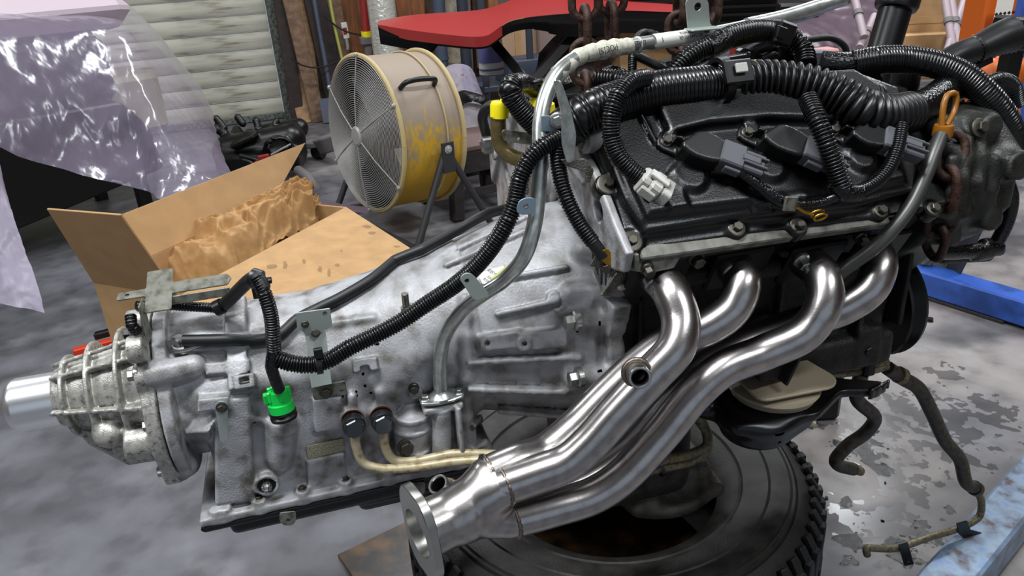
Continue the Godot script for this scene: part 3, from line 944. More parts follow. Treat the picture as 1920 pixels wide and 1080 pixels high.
	rib(p, b, line(480, 628, 700, 596, 8), 0.003, 0.0, 0.008)
	# clip blocks
	pad(p, b, [440, 707, 480, 701, 483, 727, 444, 733], 0.018, 0.001, 0.002)
	p.append(cut(Box.new(hit(b, 460, 702)[0] + Vector3(0, 0, 0.008), Vector3(0.012, 0.012, 0.03), Basis.IDENTITY, 0.001, 0.001)))
	pad(p, b, [661, 674, 706, 668, 709, 690, 696, 693, 692, 684, 678, 686, 676, 696, 664, 698], 0.009, 0.001, 0.002)
	# domed solenoid housing standing on the side
	var s0 := hit(b, 530, 790)[0] as Vector3; var s1 := hit(b, 528, 868)[0] as Vector3
	p.append(Cap.new(s0 + Vector3(0, -0.004, 0.004), s1 + Vector3(0, 0.004, -0.004), 0.0205, 0.018, 0.006))
	p.append(Cone.new(s0 + Vector3(0, -0.01, 0.006), s0 + Vector3(0, 0.008, 0.006), 0.0195, 0.018, 0.003))
	rib(p, b, [452, 772, 505, 790, 510, 860], 0.004, 0.002, 0.008)
	# shaft seal
	var sh := boss(p, b, 500, 902, 0.018, 0.012, 0.006)
	p.append(cut(Cone.new(sh[0] - sh[1] * 0.008, sh[0] + sh[1] * 0.01, 0.0125, 0.0125, 0.001, 0.0005)))
	# fluid line ports
	for q in [[663, 778], [716, 772]]:
		var h := hit(b, q[0], q[1])
		p.append(Cone.new(h[0] - Z * 0.02, h[0] + Z * 0.02, 0.0165, 0.0155, 0.008, 0.002))
		rib(p, b, [q[0] - 4, q[1] - 40, q[0], q[1]], 0.006, 0.006, 0.008)
		rib(p, b, [q[0] + 6, q[1] + 20, q[0] + 8, q[1] + 70], 0.006, 0.002, 0.01)
	# accumulator barrel and hump beside the filler tube
	p.append(Cone.new(L(775, 858, 0.118), L(772, 775, 0.118), 0.026, 0.026, 0.003))
	for q in [[840, 832], [800, 793], [778, 770]]: p.append(Cone.new(L(775, q[0], 0.118), L(774, q[1], 0.118), 0.0285, 0.0285, 0.002, 0.0015))
	p.append(Cap.new(L(772, 775, 0.112), L(770, 752, 0.105), 0.024, 0.014, 0.006))
	p.append(Cap.new(L(740, 722, 0.095), L(800, 714, 0.10), 0.018, 0.02, 0.015))
	p.append(Cap.new(L(730, 690, 0.085), L(800, 640, 0.085), 0.022, 0.02, 0.03))
	boss(p, b, 776, 728, 0.010, 0.016, 0.005, Z)
	boss(p, b, 762, 838, 0.012, 0.026, 0.005, Z)
	# column that carries the filler tube
	p.append(Box.new(L(832, 800, 0.118), Vector3(0.05, 0.075, 0.03), Basis.IDENTITY, 0.004, 0.004))
	p.append(Cone.new(L(829, 852, 0.14), L(828, 762, 0.14), 0.0145, 0.0135, 0.003))
	p.append(Box.new(L(858, 800, 0.14), Vector3(0.007, 0.09, 0.05), Basis.IDENTITY, 0.002, 0.005))
	p.append(Box.new(L(828, 757, 0.135), Vector3(0.056, 0.01, 0.034), Basis.IDENTITY, 0.003, 0.003))
	rib(p, b, line(872, 560, 876, 850, 9), 0.007, 0.001, 0.010)
	# shell ribs of the bell housing
	for r in [[880, 674, 1084, 664, 0.0032, 0.006], [882, 719, 1071, 724, 0.0036, 0.007], [937, 757, 1085, 768, 0.0034, 0.007], [880, 791, 1040, 820, 0.0036, 0.007], [880, 835, 1000, 850, 0.0036, 0.006], [933, 589, 1040, 565, 0.003, 0.004], [905, 530, 1062, 503, 0.003, 0.003], [838, 500, 1000, 430, 0.003, 0.002], [880, 560, 905, 530, 0.003, 0.001], [860, 470, 985, 412, 0.0026, 0.002]]:
		rib(p, b, line(r[0], r[1], r[2], r[3], 9), r[4] * 1.15, r[5] * 1.7, 0.003)
		rib(p, b, line(r[0], r[1], r[2], r[3], 9), r[4], r[5] * 0.8, 0.004)
	pad(p, b, [895, 628, 975, 616, 975, 648, 897, 654], 0.015, 0.003, 0.004)
	pad(p, b, [970, 620, 1062, 612, 1062, 646, 974, 654], 0.016, 0.003, 0.004)
	pad(p, b, [1045, 585, 1110, 560, 1125, 720, 1060, 735], 0.007, 0.006, 0.012)
	for q in [[906, 641, 0.015], [983, 638, 0.016]]:
		var h := boss(p, b, q[0], q[1], 0.011, q[2] + 0.003, 0.004)
		p.append(cut(Cone.new(h[0] - h[1] * 0.01, h[0] + h[1] * 0.01, 0.0035, 0.0035, 0.0005, 0.0002)))
	for q in [[1085, 598], [1090, 702], [1075, 552], [1100, 470]]:   # bosses for the flange bolts
		var h := hit(b, q[0], q[1])
		p.append(Cap.new(h[0] + h[1] * 0.004 - X * 0.002, Vector3(0.78, h[0].y, h[0].z + 0.014), 0.015, 0.017, 0.012))
	boss(p, b, 1038, 558, 0.009, 0.010, 0.005)
	# scalloped engine flange
	for q in [[1150, 575, 0.02], [1158, 600, 0.022], [1150, 650, 0.018], [1140, 700, 0.02], [1128, 740, 0.02], [1120, 520, 0.018]]:
		var c := L(q[0] - 14, q[1], 0.165)
		p.append(Cone.new(Vector3(0.766, c.y, c.z), Vector3(0.79, c.y, c.z), q[2], q[2], 0.008))
	p.append(Box.new(L(1157, 578, 0.175), Vector3(0.028, 0.032, 0.03), Basis(Vector3(1, 0, 0), 0.3), 0.004, 0.004))
	# pan rail bosses
	for q in [[408, 968], [420, 952], [487, 944], [570, 934], [650, 913], [730, 896], [800, 880], [860, 868]]:
		var c := L(q[0], q[1], 0.115)
		p.append(Cone.new(Vector3(c.x, -0.172, c.z), Vector3(c.x, -0.152, c.z), 0.010, 0.0095, 0.006))
	trans_skin = p
	mb = MB.new()
	nets(p, Vector3(0.165, -0.2, -0.2), Vector3(0.82, 0.2, 0.21), 0.0032, mb)
	part(t, "case", mb, M.cast)
	# gasket line between tail and case
	mb = MB.new()
	mb.lathe(PackedVector2Array([Vector2(0.1, 0), Vector2(0.1045, 0), Vector2(0.1045, 0.002), Vector2(0.1, 0.002)]), Vector3(0.1765, 0, 0), X, 48)
	part(t, "gasket", mb, M.black_gap)
	# --- black sump
	var pan := [Box.new(Vector3(0.402, -0.176, 0.0), Vector3(0.425, 0.009, 0.252), Basis.IDENTITY, 0.002, 0.004),
		Box.new(Vector3(0.41, -0.196, 0.0), Vector3(0.38, 0.044, 0.205), Basis.IDENTITY, 0.012, 0.012),
		Box.new(Vector3(0.46, -0.216, 0.03), Vector3(0.12, 0.05, 0.12), Basis.IDENTITY, 0.014, 0.012)]
	mb = MB.new()
	nets(pan, Vector3(0.16, -0.26, -0.14), Vector3(0.65, -0.16, 0.14), 0.005, mb)
	part(t, "sump", mb, M.pan_black, "black painted oil sump")
	for q in [[540, 971], [782, 916]]:
		mb = MB.new()
		plate(mb, [q[0] - 16, q[1] - 11, q[0] + 15, q[1] - 14, q[0] + 15, q[1] + 4, q[0] + 8, q[1] + 13, q[0] - 8, q[1] + 13, q[0] - 16, q[1] + 4], 0.128, 0.002, 0.004, [[q[0], q[1] + 3, 0.003]])
		part(t, "sump_tab", mb, M.olive_plate)
	# --- bolts
	for q in [[487, 944], [570, 934], [650, 913], [730, 896], [800, 880]]:
		mb = MB.new()
		var c := L(q[0], q[1] - 2, 0.113)
		mb.bolt(Vector3(c.x, -0.152, c.z), Y, 0.008, 0.004, 0.0065)
		part(t, "sump_bolt", mb, M.bolt)
	for q in [[264, 699, 0.088], [270, 797, 0.088], [298, 882, 0.085], [262, 620, 0.05]]:
		mb = MB.new()
		var c := L(q[0] + 12, q[1], q[2])
		mb.bolt(Vector3(0.159, c.y, c.z), -X, 0.013, 0.011, 0.0115)
		part(t, "flange_bolt", mb, M.bolt_dark if q[1] == 620 else M.bolt_bright)
	for q in [[1066, 598], [1072, 704]]:
		mb = MB.new()
		var h := hit(p, q[0] + 14, q[1])
		mb.bolt(h[0] + Vector3(-0.002, 0, 0.004), -X, 0.017, 0.015, 0.0145)
		part(t, "bell_bolt", mb, M.bolt_bright)
	for q in [[762, 838, 0.018], [776, 728, 0.011]]:
		mb = MB.new()
		var h := hit(p, q[0], q[1])
		mb.bolt(h[0], Z, q[2], 0.008, q[2] * 0.7)
		part(t, "plug_bolt", mb, M.bolt)
	# selector shaft in its seal
	mb = MB.new()
	mb.lathe(PackedVector2Array([Vector2(0.0125, -0.008), Vector2(0.0115, -0.002), Vector2(0.0085, -0.004), Vector2(0, -0.004)]), sh[0], sh[1], 28)
	part(t, "shaft_seal", mb, M.black_satin)
	mb = MB.new()
	for k in 9:                               # splines
		var bs := frame(sh[1], Vector3.UP)
		var dd := bs * Vector3(cos(TAU * k / 9.0), sin(TAU * k / 9.0), 0)
		mb.box(sh[0] + dd * 0.0058 + sh[1] * 0.0, Vector3(0.0025, 0.003, 0.010), Basis(dd, sh[1].cross(dd), sh[1]), 0.0005)
	mb.lathe(PackedVector2Array([Vector2(0.006, -0.004), Vector2(0.006, 0.005), Vector2(0.004, 0.007), Vector2(0.0, 0.007)]), sh[0], sh[1], 20)
	mb.box(sh[0] + sh[1] * 0.009, Vector3(0.006, 0.006, 0.008), frame(sh[1]), 0.001)
	part(t, "selector_shaft", mb, M.bolt_bright)
	# pale identification plate
	mb = MB.new()
	var hp := hit(p, 610, 842)
	plate(mb, [574, 836, 643, 821, 646, 843, 577, 861], hp[0].z + 0.001, 0.0015, 0.001)
	part(t, "identification_plate", mb, tri(mat(Color(0.75, 0.72, 0.6), 0.5, 0.2), noise_tex(201, 0.09, [Color(0.3, 0.28, 0.22), g(0.9), g(1.0)], [0.25, 0.45, 0.8], 5), 14.0), "pale scuffed plate")
	# hanging tag
	mb = MB.new()
	var ht := hit(p, 416, 765)
	plate(mb, [404, 765, 404, 757, 410, 751, 421, 751, 427, 757, 428, 824, 413, 828], ht[0].z + 0.004, 0.0016, 0.003)
	part(t, "tag_strip", mb, M.zinc_plate)
	mb = MB.new(); mb.bolt(L(416, 764, ht[0].z + 0.0056), Z, 0.01, 0.005, 0.0075); part(t, "tag_bolt", mb, M.bolt)
	# stud
	mb = MB.new()
	var hs := hit(p, 762, 580)
	mb.lathe(PackedVector2Array([Vector2(0.0075, -0.01), Vector2(0.0075, 0.004), Vector2(0, 0.004)]), hs[0], Vector3(0, 1, 0.15), 16)
	mb.corr(PackedVector3Array([hs[0], hs[0] + Vector3(0, 0.026, 0.004)]), 0.005, 0.0042, 0.0018, 12)
	part(t, "stud", mb, M.bolt)
	# white bracket with its foot and top plate
	mb = MB.new()
	var h2 := hit(p, 612, 735)
	plate(mb, [584, 724, 647, 712, 651, 738, 588, 748], h2[0].z + 0.004, 0.003, 0.003, [[640, 729, 0.0028]])
	part(t, "bracket_foot", mb, M.olive_plate)
	mb = MB.new(); mb.bolt(L(611, 734, h2[0].z + 0.007), Z, 0.011, 0.006, 0.0095); part(t, "bracket_bolt", mb, M.bolt)
	mb = MB.new()
	plate(mb, [571, 623, 610, 617, 622, 718, 584, 726], h2[0].z + 0.012, 0.0025, 0.001)
	part(t, "bracket_strip", mb, mat(Color(0.8, 0.84, 0.8), 0.45, 0.0), "white painted bracket strip")
	mb = MB.new()
	plate(mb, [554, 586, 619, 577, 623, 612, 606, 616, 606, 623, 571, 627, 570, 619, 558, 620], h2[0].z + 0.0145, 0.0018, 0.002, [[609, 587, 0.0032]])
	part(t, "bracket_top_plate", mb, M.zinc_plate)
	mb = MB.new(); mb.bolt(L(572, 608, h2[0].z + 0.0165), Z, 0.006, 0.006, 0.005); mb.bolt(L(592, 624, h2[0].z + 0.0165), Vector3(0, 0.5, 1), 0.008, 0.004, 0.006); part(t, "bracket_screw", mb, M.bolt)
	# stamped bracket across the top of the flange joint
	mb = MB.new()
	var bo := L(300, 585, 0.05)
	mb.prism(rpoly(V2([-0.012, -0.03, 0.02, -0.03, 0.02, 0.0, 0.088, 0.0, 0.094, 0.012, 0.088, 0.022, 0.02, 0.022, 0.02, 0.05, -0.012, 0.05, -0.012, 0.016, -0.045, 0.016, -0.047, 0.002, -0.012, 0.002]), 0.003), Transform3D(Basis(Vector3(1, 0, 0), Vector3(0, 0.35, -1).normalized(), Vector3(0, 1, 0.35).normalized()), bo + Vector3(0, 0.022, 0)), 0.0022, 0.0005, [[Vector2(-0.034, 0.009), 0.003]])
	mb.box(bo + Vector3(-0.013, 0.004, 0.03), Vector3(0.0025, 0.05, 0.026), Basis.IDENTITY, 0.0008)
	mb.box(bo + Vector3(0.05, 0.014, 0.002), Vector3(0.08, 0.012, 0.002), Basis.IDENTITY, 0.0006)
	part(t, "stamped_bracket", mb, M.olive_plate)
	# paper sticker on the bell housing
	var hk := hit(p, 925, 520)
	var kx := (LP(945, 510, hk[0], hk[1]) - LP(905, 527, hk[0], hk[1])).normalized()
	var kf := Transform3D(Basis(kx, hk[1].cross(kx), hk[1]), hk[0] + hk[1] * 0.004)
	var quadp := PackedVector2Array()
	for q in [[897, 517], [944, 502], [951, 517], [922, 536], [905, 536]]:
		var v: Vector3 = kf.affine_inverse() * LP(q[0], q[1], hk[0], hk[1])
		quadp.append(Vector2(v.x, v.y))
	mb = MB.new(); mb.prism(quadp, kf, 0.0006)
	var stk := part(t, "sticker", mb, M.white_paper, "white paper sticker with a yellow highlighter stroke")
	mb = MB.new(); mb.box(kf * Vector3(0.009, -0.001, 0.0008), Vector3(0.03, 0.0045, 0.0003), kf.basis * Basis(Vector3.BACK, 0.35), 0.0); part(stk, "highlighter_stroke", mb, M.lime)
	for q in [["304", -0.006, -0.002], ["60DM", 0.002, 0.004], ["K 2", -0.001, 0.008], ["8040T", -0.011, -0.006]]:
		lettering(stk, q[0], 0, 0, 0, 0.006, 0.0, 0.0, Transform3D(kf.basis * Basis(Vector3.BACK, -1.2), kf * Vector3(q[1], q[2], 0.0007)))
	# hose nipple
	var hn := hit(b, 326, 648)
	mb = MB.new()
	mb.lathe(PackedVector2Array([Vector2(0.0125, -0.012), Vector2(0.0125, 0.004), Vector2(0.01, 0.007), Vector2(0.0, 0.007)]), hn[0], Vector3(-0.2, 0.2, 1), 20)
	mb.tube(spline(PackedVector3Array([hn[0] + Vector3(0, 0, 0.004), hn[0] + Vector3(0.004, -0.001, 0.014), hn[0] + Vector3(0.016, 0.0, 0.017), hn[0] + Vector3(0.04, 0.004, 0.016)]), 0.003), 0.0042, 12)
	part(t, "breather_nipple", mb, M.bolt_bright)
	based(t)

# ---------------------------------------------------------------- engine
func LX(px: float, py: float, x: float) -> Vector3: return LP(px, py, Vector3(x, 0, 0), Vector3.RIGHT)
func xpoly(pts: Array, x0: float, depth: float, rnd := 0.004, k := 0.006) -> Poly:   # solid whose outline (pixels) lies square to the crankshaft at x0
	var xf := Transform3D(Basis(Vector3(0, 0, 1), Vector3(0, 1, 0), Vector3(-1, 0, 0)), Vector3(x0 + depth, 0, 0))
	var pl := PackedVector2Array()
	for i in range(0, pts.size(), 2):
		var q := LX(pts[i], pts[i + 1], x0)
		pl.append(Vector2(q.z, q.y))
	return Poly.new(pl, xf, depth, rnd, k)
func yz(pts: Array, x0: float, depth: float, rnd := 0.004, k := 0.006) -> Poly:      # the same from (z, y) in metres
	return Poly.new(V2(pts), Transform3D(Basis(Vector3(0, 0, 1), Vector3(0, 1, 0), Vector3(-1, 0, 0)), Vector3(x0 + depth, 0, 0)), depth, rnd, k)

func engine() -> void:
	var t := ething("engine", "bare V8 engine with a black valve cover, hung in chains above the tyre", "engine")
	var X := Vector3.RIGHT; var Y := Vector3.UP; var Z := Vector3.BACK
	var mb := MB.new()
	# --- cylinder block and lower crankcase
	var bl := [yz([-0.14, -0.09, 0.14, -0.09, 0.155, 0.02, 0.17, 0.12, 0.06, 0.2, -0.06, 0.2, -0.17, 0.12, -0.155, 0.02], 0.79, 0.47, 0.01),
		Box.new(Vector3(1.02, -0.085, 0.06), Vector3(0.44, 0.05, 0.22), Basis.IDENTITY, 0.008, 0.01),
		Box.new(L(1560, 655, 0.14), Vector3(0.19, 0.06, 0.06), Basis.IDENTITY, 0.012, 0.008),
		Box.new(L(1610, 640, 0.15), Vector3(0.045, 0.07, 0.05), Basis.IDENTITY, 0.006, 0.006),
		Box.new(L(1380, 660, 0.12), Vector3(0.2, 0.05, 0.06), Basis.IDENTITY, 0.008, 0.01),
		Cap.new(L(1290, 660, 0.14), L(1420, 600, 0.15), 0.02, 0.022, 0.01),
		Cap.new(L(1180, 600, 0.14), L(1240, 590, 0.15), 0.022, 0.02, 0.01)]
	for i in 7:                               # webs and bosses of the crankcase wall
		bl.append(Box.new(Vector3(0.82 + i * 0.075, 0.01, 0.155), Vector3(0.008, 0.13, 0.03), Basis.IDENTITY, 0.003, 0.006))
	for q in [[1565, 612, 0.17, 0.014], [1590, 585, 0.16, 0.012], [1600, 560, 0.15, 0.016], [1500, 690, 0.16, 0.012], [1440, 640, 0.17, 0.014], [1620, 620, 0.17, 0.01]]:
		var c := L(q[0], q[1], q[2])
		bl.append(Cone.new(c - Z * 0.05, c, q[3], q[3], 0.006))
	nets(bl, Vector3(0.77, -0.2, -0.2), Vector3(1.34, 0.22, 0.22), 0.006, mb)
	part(t, "cylinder_block", mb, M.cast_grime, "grimy dark cylinder block")
	# --- cylinder heads
	var hd := [yz([0.252, 0.184, 0.25, 0.194, 0.105, 0.336, 0.05, 0.29, 0.02, 0.23, 0.1, 0.15, 0.16, 0.1, 0.185, 0.105], 0.762, 0.458, 0.004)]
	hd.append(Box.new(L(1420, 452, 0.247), Vector3(0.46, 0.011, 0.016), Basis(Vector3(1, 0, 0), 0.4), 0.003, 0.004))
	for q in [[1212, 500, 0.012], [1305, 478, 0.013], [1372, 500, 0.011], [1505, 480, 0.011], [1615, 432, 0.012]]:
		var c := L(q[0], q[1], 0.235)
		hd.append(Cone.new(c + Vector3(0, 0.012, -0.03), c + Vector3(0, -0.004, 0.006), q[2], q[2] * 0.9, 0.006))
	for q in [[1290, 520], [1440, 505], [1560, 495]]:
		hd.append(Cap.new(L(q[0] - 30, q[1], 0.212), L(q[0] + 30, q[1] - 6, 0.212), 0.016, 0.012, 0.008))
	hd.append(cut(Cap.new(L(1330, 545, 0.2), L(1350, 540, 0.2), 0.012, 0.008)))
	mb = MB.new()
	nets(hd, Vector3(0.75, 0.05, 0.0), Vector3(1.24, 0.36, 0.29), 0.005, mb)
	part(t, "cylinder_head", mb, M.cast_grime)
	# machined rail under the cover
	mb = MB.new()
	bar(mb, L(1196, 478, 0.262), L(1660, 412, 0.262), 0.015, 0.018, Vector3(0, -1, 1))
	part(t, "head_rail", mb, M.rail)
	# --- pale rear face of the near head, with its core hole
	var rf := [xpoly([1070, 276, 1080, 272, 1102, 305, 1128, 362, 1150, 420, 1174, 476, 1166, 512, 1140, 505, 1110, 470, 1060, 400, 1040, 330, 1052, 290], 0.746, 0.012, 0.004),
		xpoly([1040, 330, 1120, 440, 1160, 545, 1130, 560, 1090, 460, 1030, 400], 0.762, 0.025, 0.005)]
	rf.append(cut(Cone.new(LX(1119, 396, 0.745) - X * 0.01, LX(1119, 396, 0.745) + X * 0.03, 0.0145, 0.0145, 0.002, 0.001)))
	rf.append(Cone.new(LX(1100, 258, 0.75) - X * 0.004, LX(1100, 258, 0.75) + X * 0.02, 0.02, 0.02, 0.006))
	for q in [[1070, 310, 1095, 345], [1070, 350, 1100, 420]]:
		rf.append(Cap.new(LX(q[0], q[1], 0.745), LX(q[2], q[3], 0.745), 0.006, 0.004, 0.006))
	mb = MB.new()
	nets(rf, Vector3(0.725, 0.05, 0.0), Vector3(0.80, 0.36, 0.3), 0.003, mb)
	part(t, "head_end_face", mb, M.cast, "pale grey rear end face with a round core hole")
	# --- the far head shows its rear end beyond the filler tube
	var fh := [xpoly([946, 226, 1000, 222, 1040, 260, 1046, 330, 1030, 385, 985, 388, 935, 400, 908, 352, 925, 300], 0.755, 0.42, 0.006),
		xpoly([930, 215, 960, 210, 950, 275, 930, 300, 916, 365, 900, 352, 910, 300], 0.745, 0.03, 0.004)]
	fh.append(cut(Cap.new(LX(944, 318, 0.752), LX(952, 342, 0.752), 0.0115, 0.0115, 0.001)))
	fh.append(cut(Cap.new(LX(960, 362, 0.75), LX(962, 366, 0.75), 0.007, 0.007)))
	for q in [[924, 288, 0.013], [908, 348, 0.012], [975, 300, 0.012], [1000, 340, 0.02]]:
		fh.append(Cone.new(LX(q[0], q[1], 0.735), LX(q[0], q[1], 0.735) + X * 0.03, q[2], q[2], 0.006))
	fh.append(Cap.new(LX(975, 300, 0.745), LX(985, 360, 0.745), 0.008, 0.006, 0.006))
	mb = MB.new()
	nets(fh, Vector3(0.71, 0.02, -0.34), Vector3(1.2, 0.36, 0.03), 0.0055, mb)
	part(t, "cylinder_head", mb, M.cast)
	# valley floor between the banks and the far cover
	mb = MB.new()
	mb.box(Vector3(1.0, 0.215, 0.0), Vector3(0.46, 0.04, 0.15), Basis.IDENTITY, 0.008)
	for i in 4:
		for s in [-1, 1]:
			mb.box(Vector3(0.84 + i * 0.1, 0.25, 0.052 * s), Vector3(0.07, 0.045, 0.04), Basis(Vector3(1, 0, 0), -0.6 * s), 0.01)
	part(t, "valley_cover", mb, M.cast_dark)
	mb = MB.new()
	var fc := [yz([-0.252, 0.176, -0.10, 0.3, -0.075, 0.315, -0.11, 0.33, -0.24, 0.24, -0.265, 0.19], 0.77, 0.44, 0.012)]
	nets(fc, Vector3(0.75, 0.16, -0.3), Vector3(1.23, 0.42, -0.03), 0.007, mb)
	part(t, "valve_cover", mb, M.cover)
	# --- near valve cover
	var o := L(1190, 470, 0.25)
	var nn := Vector3(0, 0.7071, 0.7071)
	var xf := Transform3D(Basis(X, Vector3(0, 0.7071, -0.7071), nn), o)
	var inv := xf.affine_inverse()
	var out := func(a: Array, lift: float) -> PackedVector2Array:
		var pl := PackedVector2Array()
		for i in range(0, a.size(), 2):
			var q: Vector3 = inv * LP(a[i], a[i + 1], o + nn * lift, nn)
			pl.append(Vector2(q.x, q.y))
		return pl
	var base: PackedVector2Array = (out.call([1088, 238, 1118, 228, 1240, 190, 1420, 160, 1600, 150, 1690, 175, 1720, 250, 1765, 390, 1640, 416, 1390, 448, 1200, 476, 1172, 468, 1135, 350], 0.0))
	var body: PackedVector2Array = (out.call([1108, 226, 1240, 182, 1420, 150, 1600, 140, 1680, 170, 1700, 250, 1725, 360, 1600, 392, 1380, 415, 1205, 442, 1168, 380, 1140, 310], 0.02))
	var topp: PackedVector2Array = (out.call([1140, 210, 1240, 170, 1420, 140, 1600, 130, 1660, 160, 1680, 250, 1700, 335, 1580, 362, 1380, 382, 1215, 402, 1190, 350, 1165, 290], 0.04))
	var crest: PackedVector2Array = (out.call([1228, 190, 1420, 140, 1600, 130, 1650, 160, 1668, 230, 1560, 225, 1440, 222, 1330, 232, 1258, 250], 0.052))
	var cv := [Poly.new(base, xf * Transform3D(Basis.IDENTITY, Vector3(0, 0, 0.001)), 0.014, 0.003, 0.004),
		Poly.new(body, xf * Transform3D(Basis.IDENTITY, Vector3(0, 0, 0.0)), 0.03, 0.006, 0.012),
		Poly.new(topp, xf * Transform3D(Basis.IDENTITY, Vector3(0, 0, 0.0)), 0.042, 0.007, 0.012),
		Poly.new(crest, xf * Transform3D(Basis.IDENTITY, Vector3(0, 0, 0.02)), 0.036, 0.006, 0.008)]
	var cb := cv.duplicate()
	for q in [[1292, 330, 0.024], [1440, 312, 0.024], [1612, 296, 0.022]]:      # spark plug wells
		var h := hit(cb, q[0], q[1])
		cv.append(Cone.new(h[0] - nn * 0.02, h[0] + nn * 0.006, q[2] * 1.1, q[2] * 0.8, 0.01, 0.003))
	for q in [[1252, 265], [1405, 245], [1575, 240]]:                            # coil bosses
		var h := hit(cb, q[0], q[1])
		cv.append(Cone.new(h[0] - nn * 0.02, h[0] + nn * 0.01, 0.013, 0.010, 0.006))
	rib(cv, cb, [1200, 215, 1228, 268], 0.003, 0.002)
	rib(cv, cb, line(1420, 380, 1590, 362, 5), 0.004, 0.0, 0.008)
	pad(cv, cb, [1405, 386, 1440, 380, 1446, 398, 1410, 404], 0.004)
	pad(cv, cb, [1232, 345, 1262, 320, 1290, 385, 1258, 392], 0.003, 0.002, 0.008)
	var spots := [[1100, 246, 0.0165], [1140, 346, 0.017], [1184, 453, 0.0165], [1381, 428, 0.014], [1497, 424, 0.014], [1651, 396, 0.012], [1750, 392, 0.012], [1712, 270, 0.012]]
	for q in spots:
		var c := LP(q[0], q[1], o + nn * 0.018, nn)
		cv.append(Cone.new(c - nn * 0.02, c, q[2], q[2] * 0.94, 0.006, 0.003))
	mb = MB.new()
	nets(cv, Vector3(0.70, 0.14, 0.02), Vector3(1.3, 0.42, 0.34), 0.0038, mb)
	var cover := part(t, "valve_cover", mb, M.cover, "black dusty cast valve cover")
	for q in spots:
		mb = MB.new()
		var c := LP(q[0], q[1], o + nn * 0.018, nn)
		mb.bolt(c, nn, 0.011, 0.008, q[2] * 0.82, 0.2)
		part(cover, "cover_bolt", mb, M.bolt)
	# --- ignition coils
	for q in [[1252, 262, 1352, 300, 0.052], [1404, 246, 1506, 291, 0.052], [1566, 242, 1652, 272, 0.05]]:
		var a := LP(q[0], q[1], o + nn * q[4], nn); var e := LP(q[2], q[3], o + nn * q[4], nn)
		var dx := (e - a).normalized(); var dy := nn.cross(dx)
		var bs := Basis(dx, dy, nn)
		var len := a.distance_to(e)
		var coil := [Poly.new(rpoly(V2([0.012, -0.012, 0.03, -0.021, len * 0.72, -0.02, len, -0.014, len, 0.014, len * 0.72, 0.02, 0.03, 0.018]), 0.005, 1), Transform3D(bs, a - nn * 0.008), 0.026, 0.003, 0.003),
			Cone.new(a + dx * len * 0.42 - nn * 0.035 - dy * 0.004, a + dx * len * 0.42 - nn * 0.006 - dy * 0.004, 0.019, 0.017, 0.004),
			Poly.new(rpoly(V2([-0.012, -0.012, 0.03, -0.014, 0.03, 0.012, -0.012, 0.012]), 0.01, 2), Transform3D(bs, a - nn * 0.012), 0.008, 0.002, 0.003),
			Box.new(a + dx * 0.022 + nn * 0.004, Vector3(0.03, 0.004, 0.02), bs, 0.001, 0.003)]
		mb = MB.new()
		var lo := a.min(e) - Vector3(0.05, 0.05, 0.05); var hi := a.max(e) + Vector3(0.05, 0.05, 0.05)
		nets(coil, lo, hi, 0.0028, mb)
		var co := part(t, "ignition_coil", mb, M.plastic)
		mb = MB.new()
		mb.bolt(a - nn * 0.004, nn, 0.01, 0.007, 0.008); part(co, "coil_bolt", mb, M.bolt)
		mb = MB.new()
		var c := e + nn * 0.01
		mb.box(c + dx * 0.008, Vector3(0.03, 0.032, 0.024), bs, 0.002)
		mb.box(c + dx * 0.034, Vector3(0.03, 0.028, 0.019), bs, 0.002)
		mb.box(c + dx * 0.036 + dy * 0.006 + nn * 0.011, Vector3(0.03, 0.003, 0.006), bs, 0.0008)
		mb.box(c + dx * 0.036 - dy * 0.006 + nn * 0.011, Vector3(0.03, 0.003, 0.006), bs, 0.0008)
		mb.box(c + dx * 0.030 + nn * 0.0125, Vector3(0.022, 0.009, 0.004), bs, 0.001)
		mb.box(c + dx * 0.012 - dy * 0.018, Vector3(0.02, 0.005, 0.012), bs, 0.001)
		part(co, "coil_connector", mb, M.plastic_grey, "grey plug-in connector")
	# --- brackets under the rear corner of the cover
	mb = MB.new()
	plate(mb, [1172, 482, 1285, 462, 1262, 502, 1215, 512, 1180, 507], 0.262, 0.003, 0.003, [[1262, 476, 0.003]], Vector3(0, 0.25, 1))
	mb.box(L(1190, 488, 0.268), Vector3(0.006, 0.02, 0.014), Basis.IDENTITY, 0.001)
	part(t, "lifting_bracket", mb, M.olive_plate)
	mb = MB.new()
	plate(mb, [1124, 552, 1166, 496, 1200, 512, 1190, 545, 1160, 556], 0.215, 0.004, 0.002)
	part(t, "triangular_bracket", mb, M.cast_dark)
	mb = MB.new()
	plate(mb, [1104, 497, 1120, 470, 1158, 462, 1160, 486, 1128, 503], 0.222, 0.003, 0.002)
	part(t, "ground_strap_lug", mb, M.cast_dark)
	for q in [[1140, 499, 0.228, 0.011], [1305, 484, 0.25, 0.015], [1613, 444, 0.25, 0.012], [1213, 503, 0.268, 0.012]]:
		mb = MB.new(); mb.bolt(L(q[0], q[1], q[2]), Vector3(0, -0.45, 1) if q[0] != 1140 else Vector3(-0.6, 0, 1), q[3], 0.012, q[3] * 0.75)
		part(t, "head_bolt", mb, M.bolt)
	# --- timing cover with its curved ribs
	var tc := [xpoly([1640, 225, 1700, 205, 1745, 225, 1790, 300, 1770, 410, 1720, 460, 1650, 490, 1560, 560, 1440, 620, 1440, 400, 1560, 260], 1.225, 0.12, 0.014, 0.012),
		Cone.new(L(1780, 330, 0.02) - X * 0.03, L(1780, 330, 0.02) + X * 0.05, 0.105, 0.085, 0.02, 0.015)]
	var tcb := tc.duplicate()
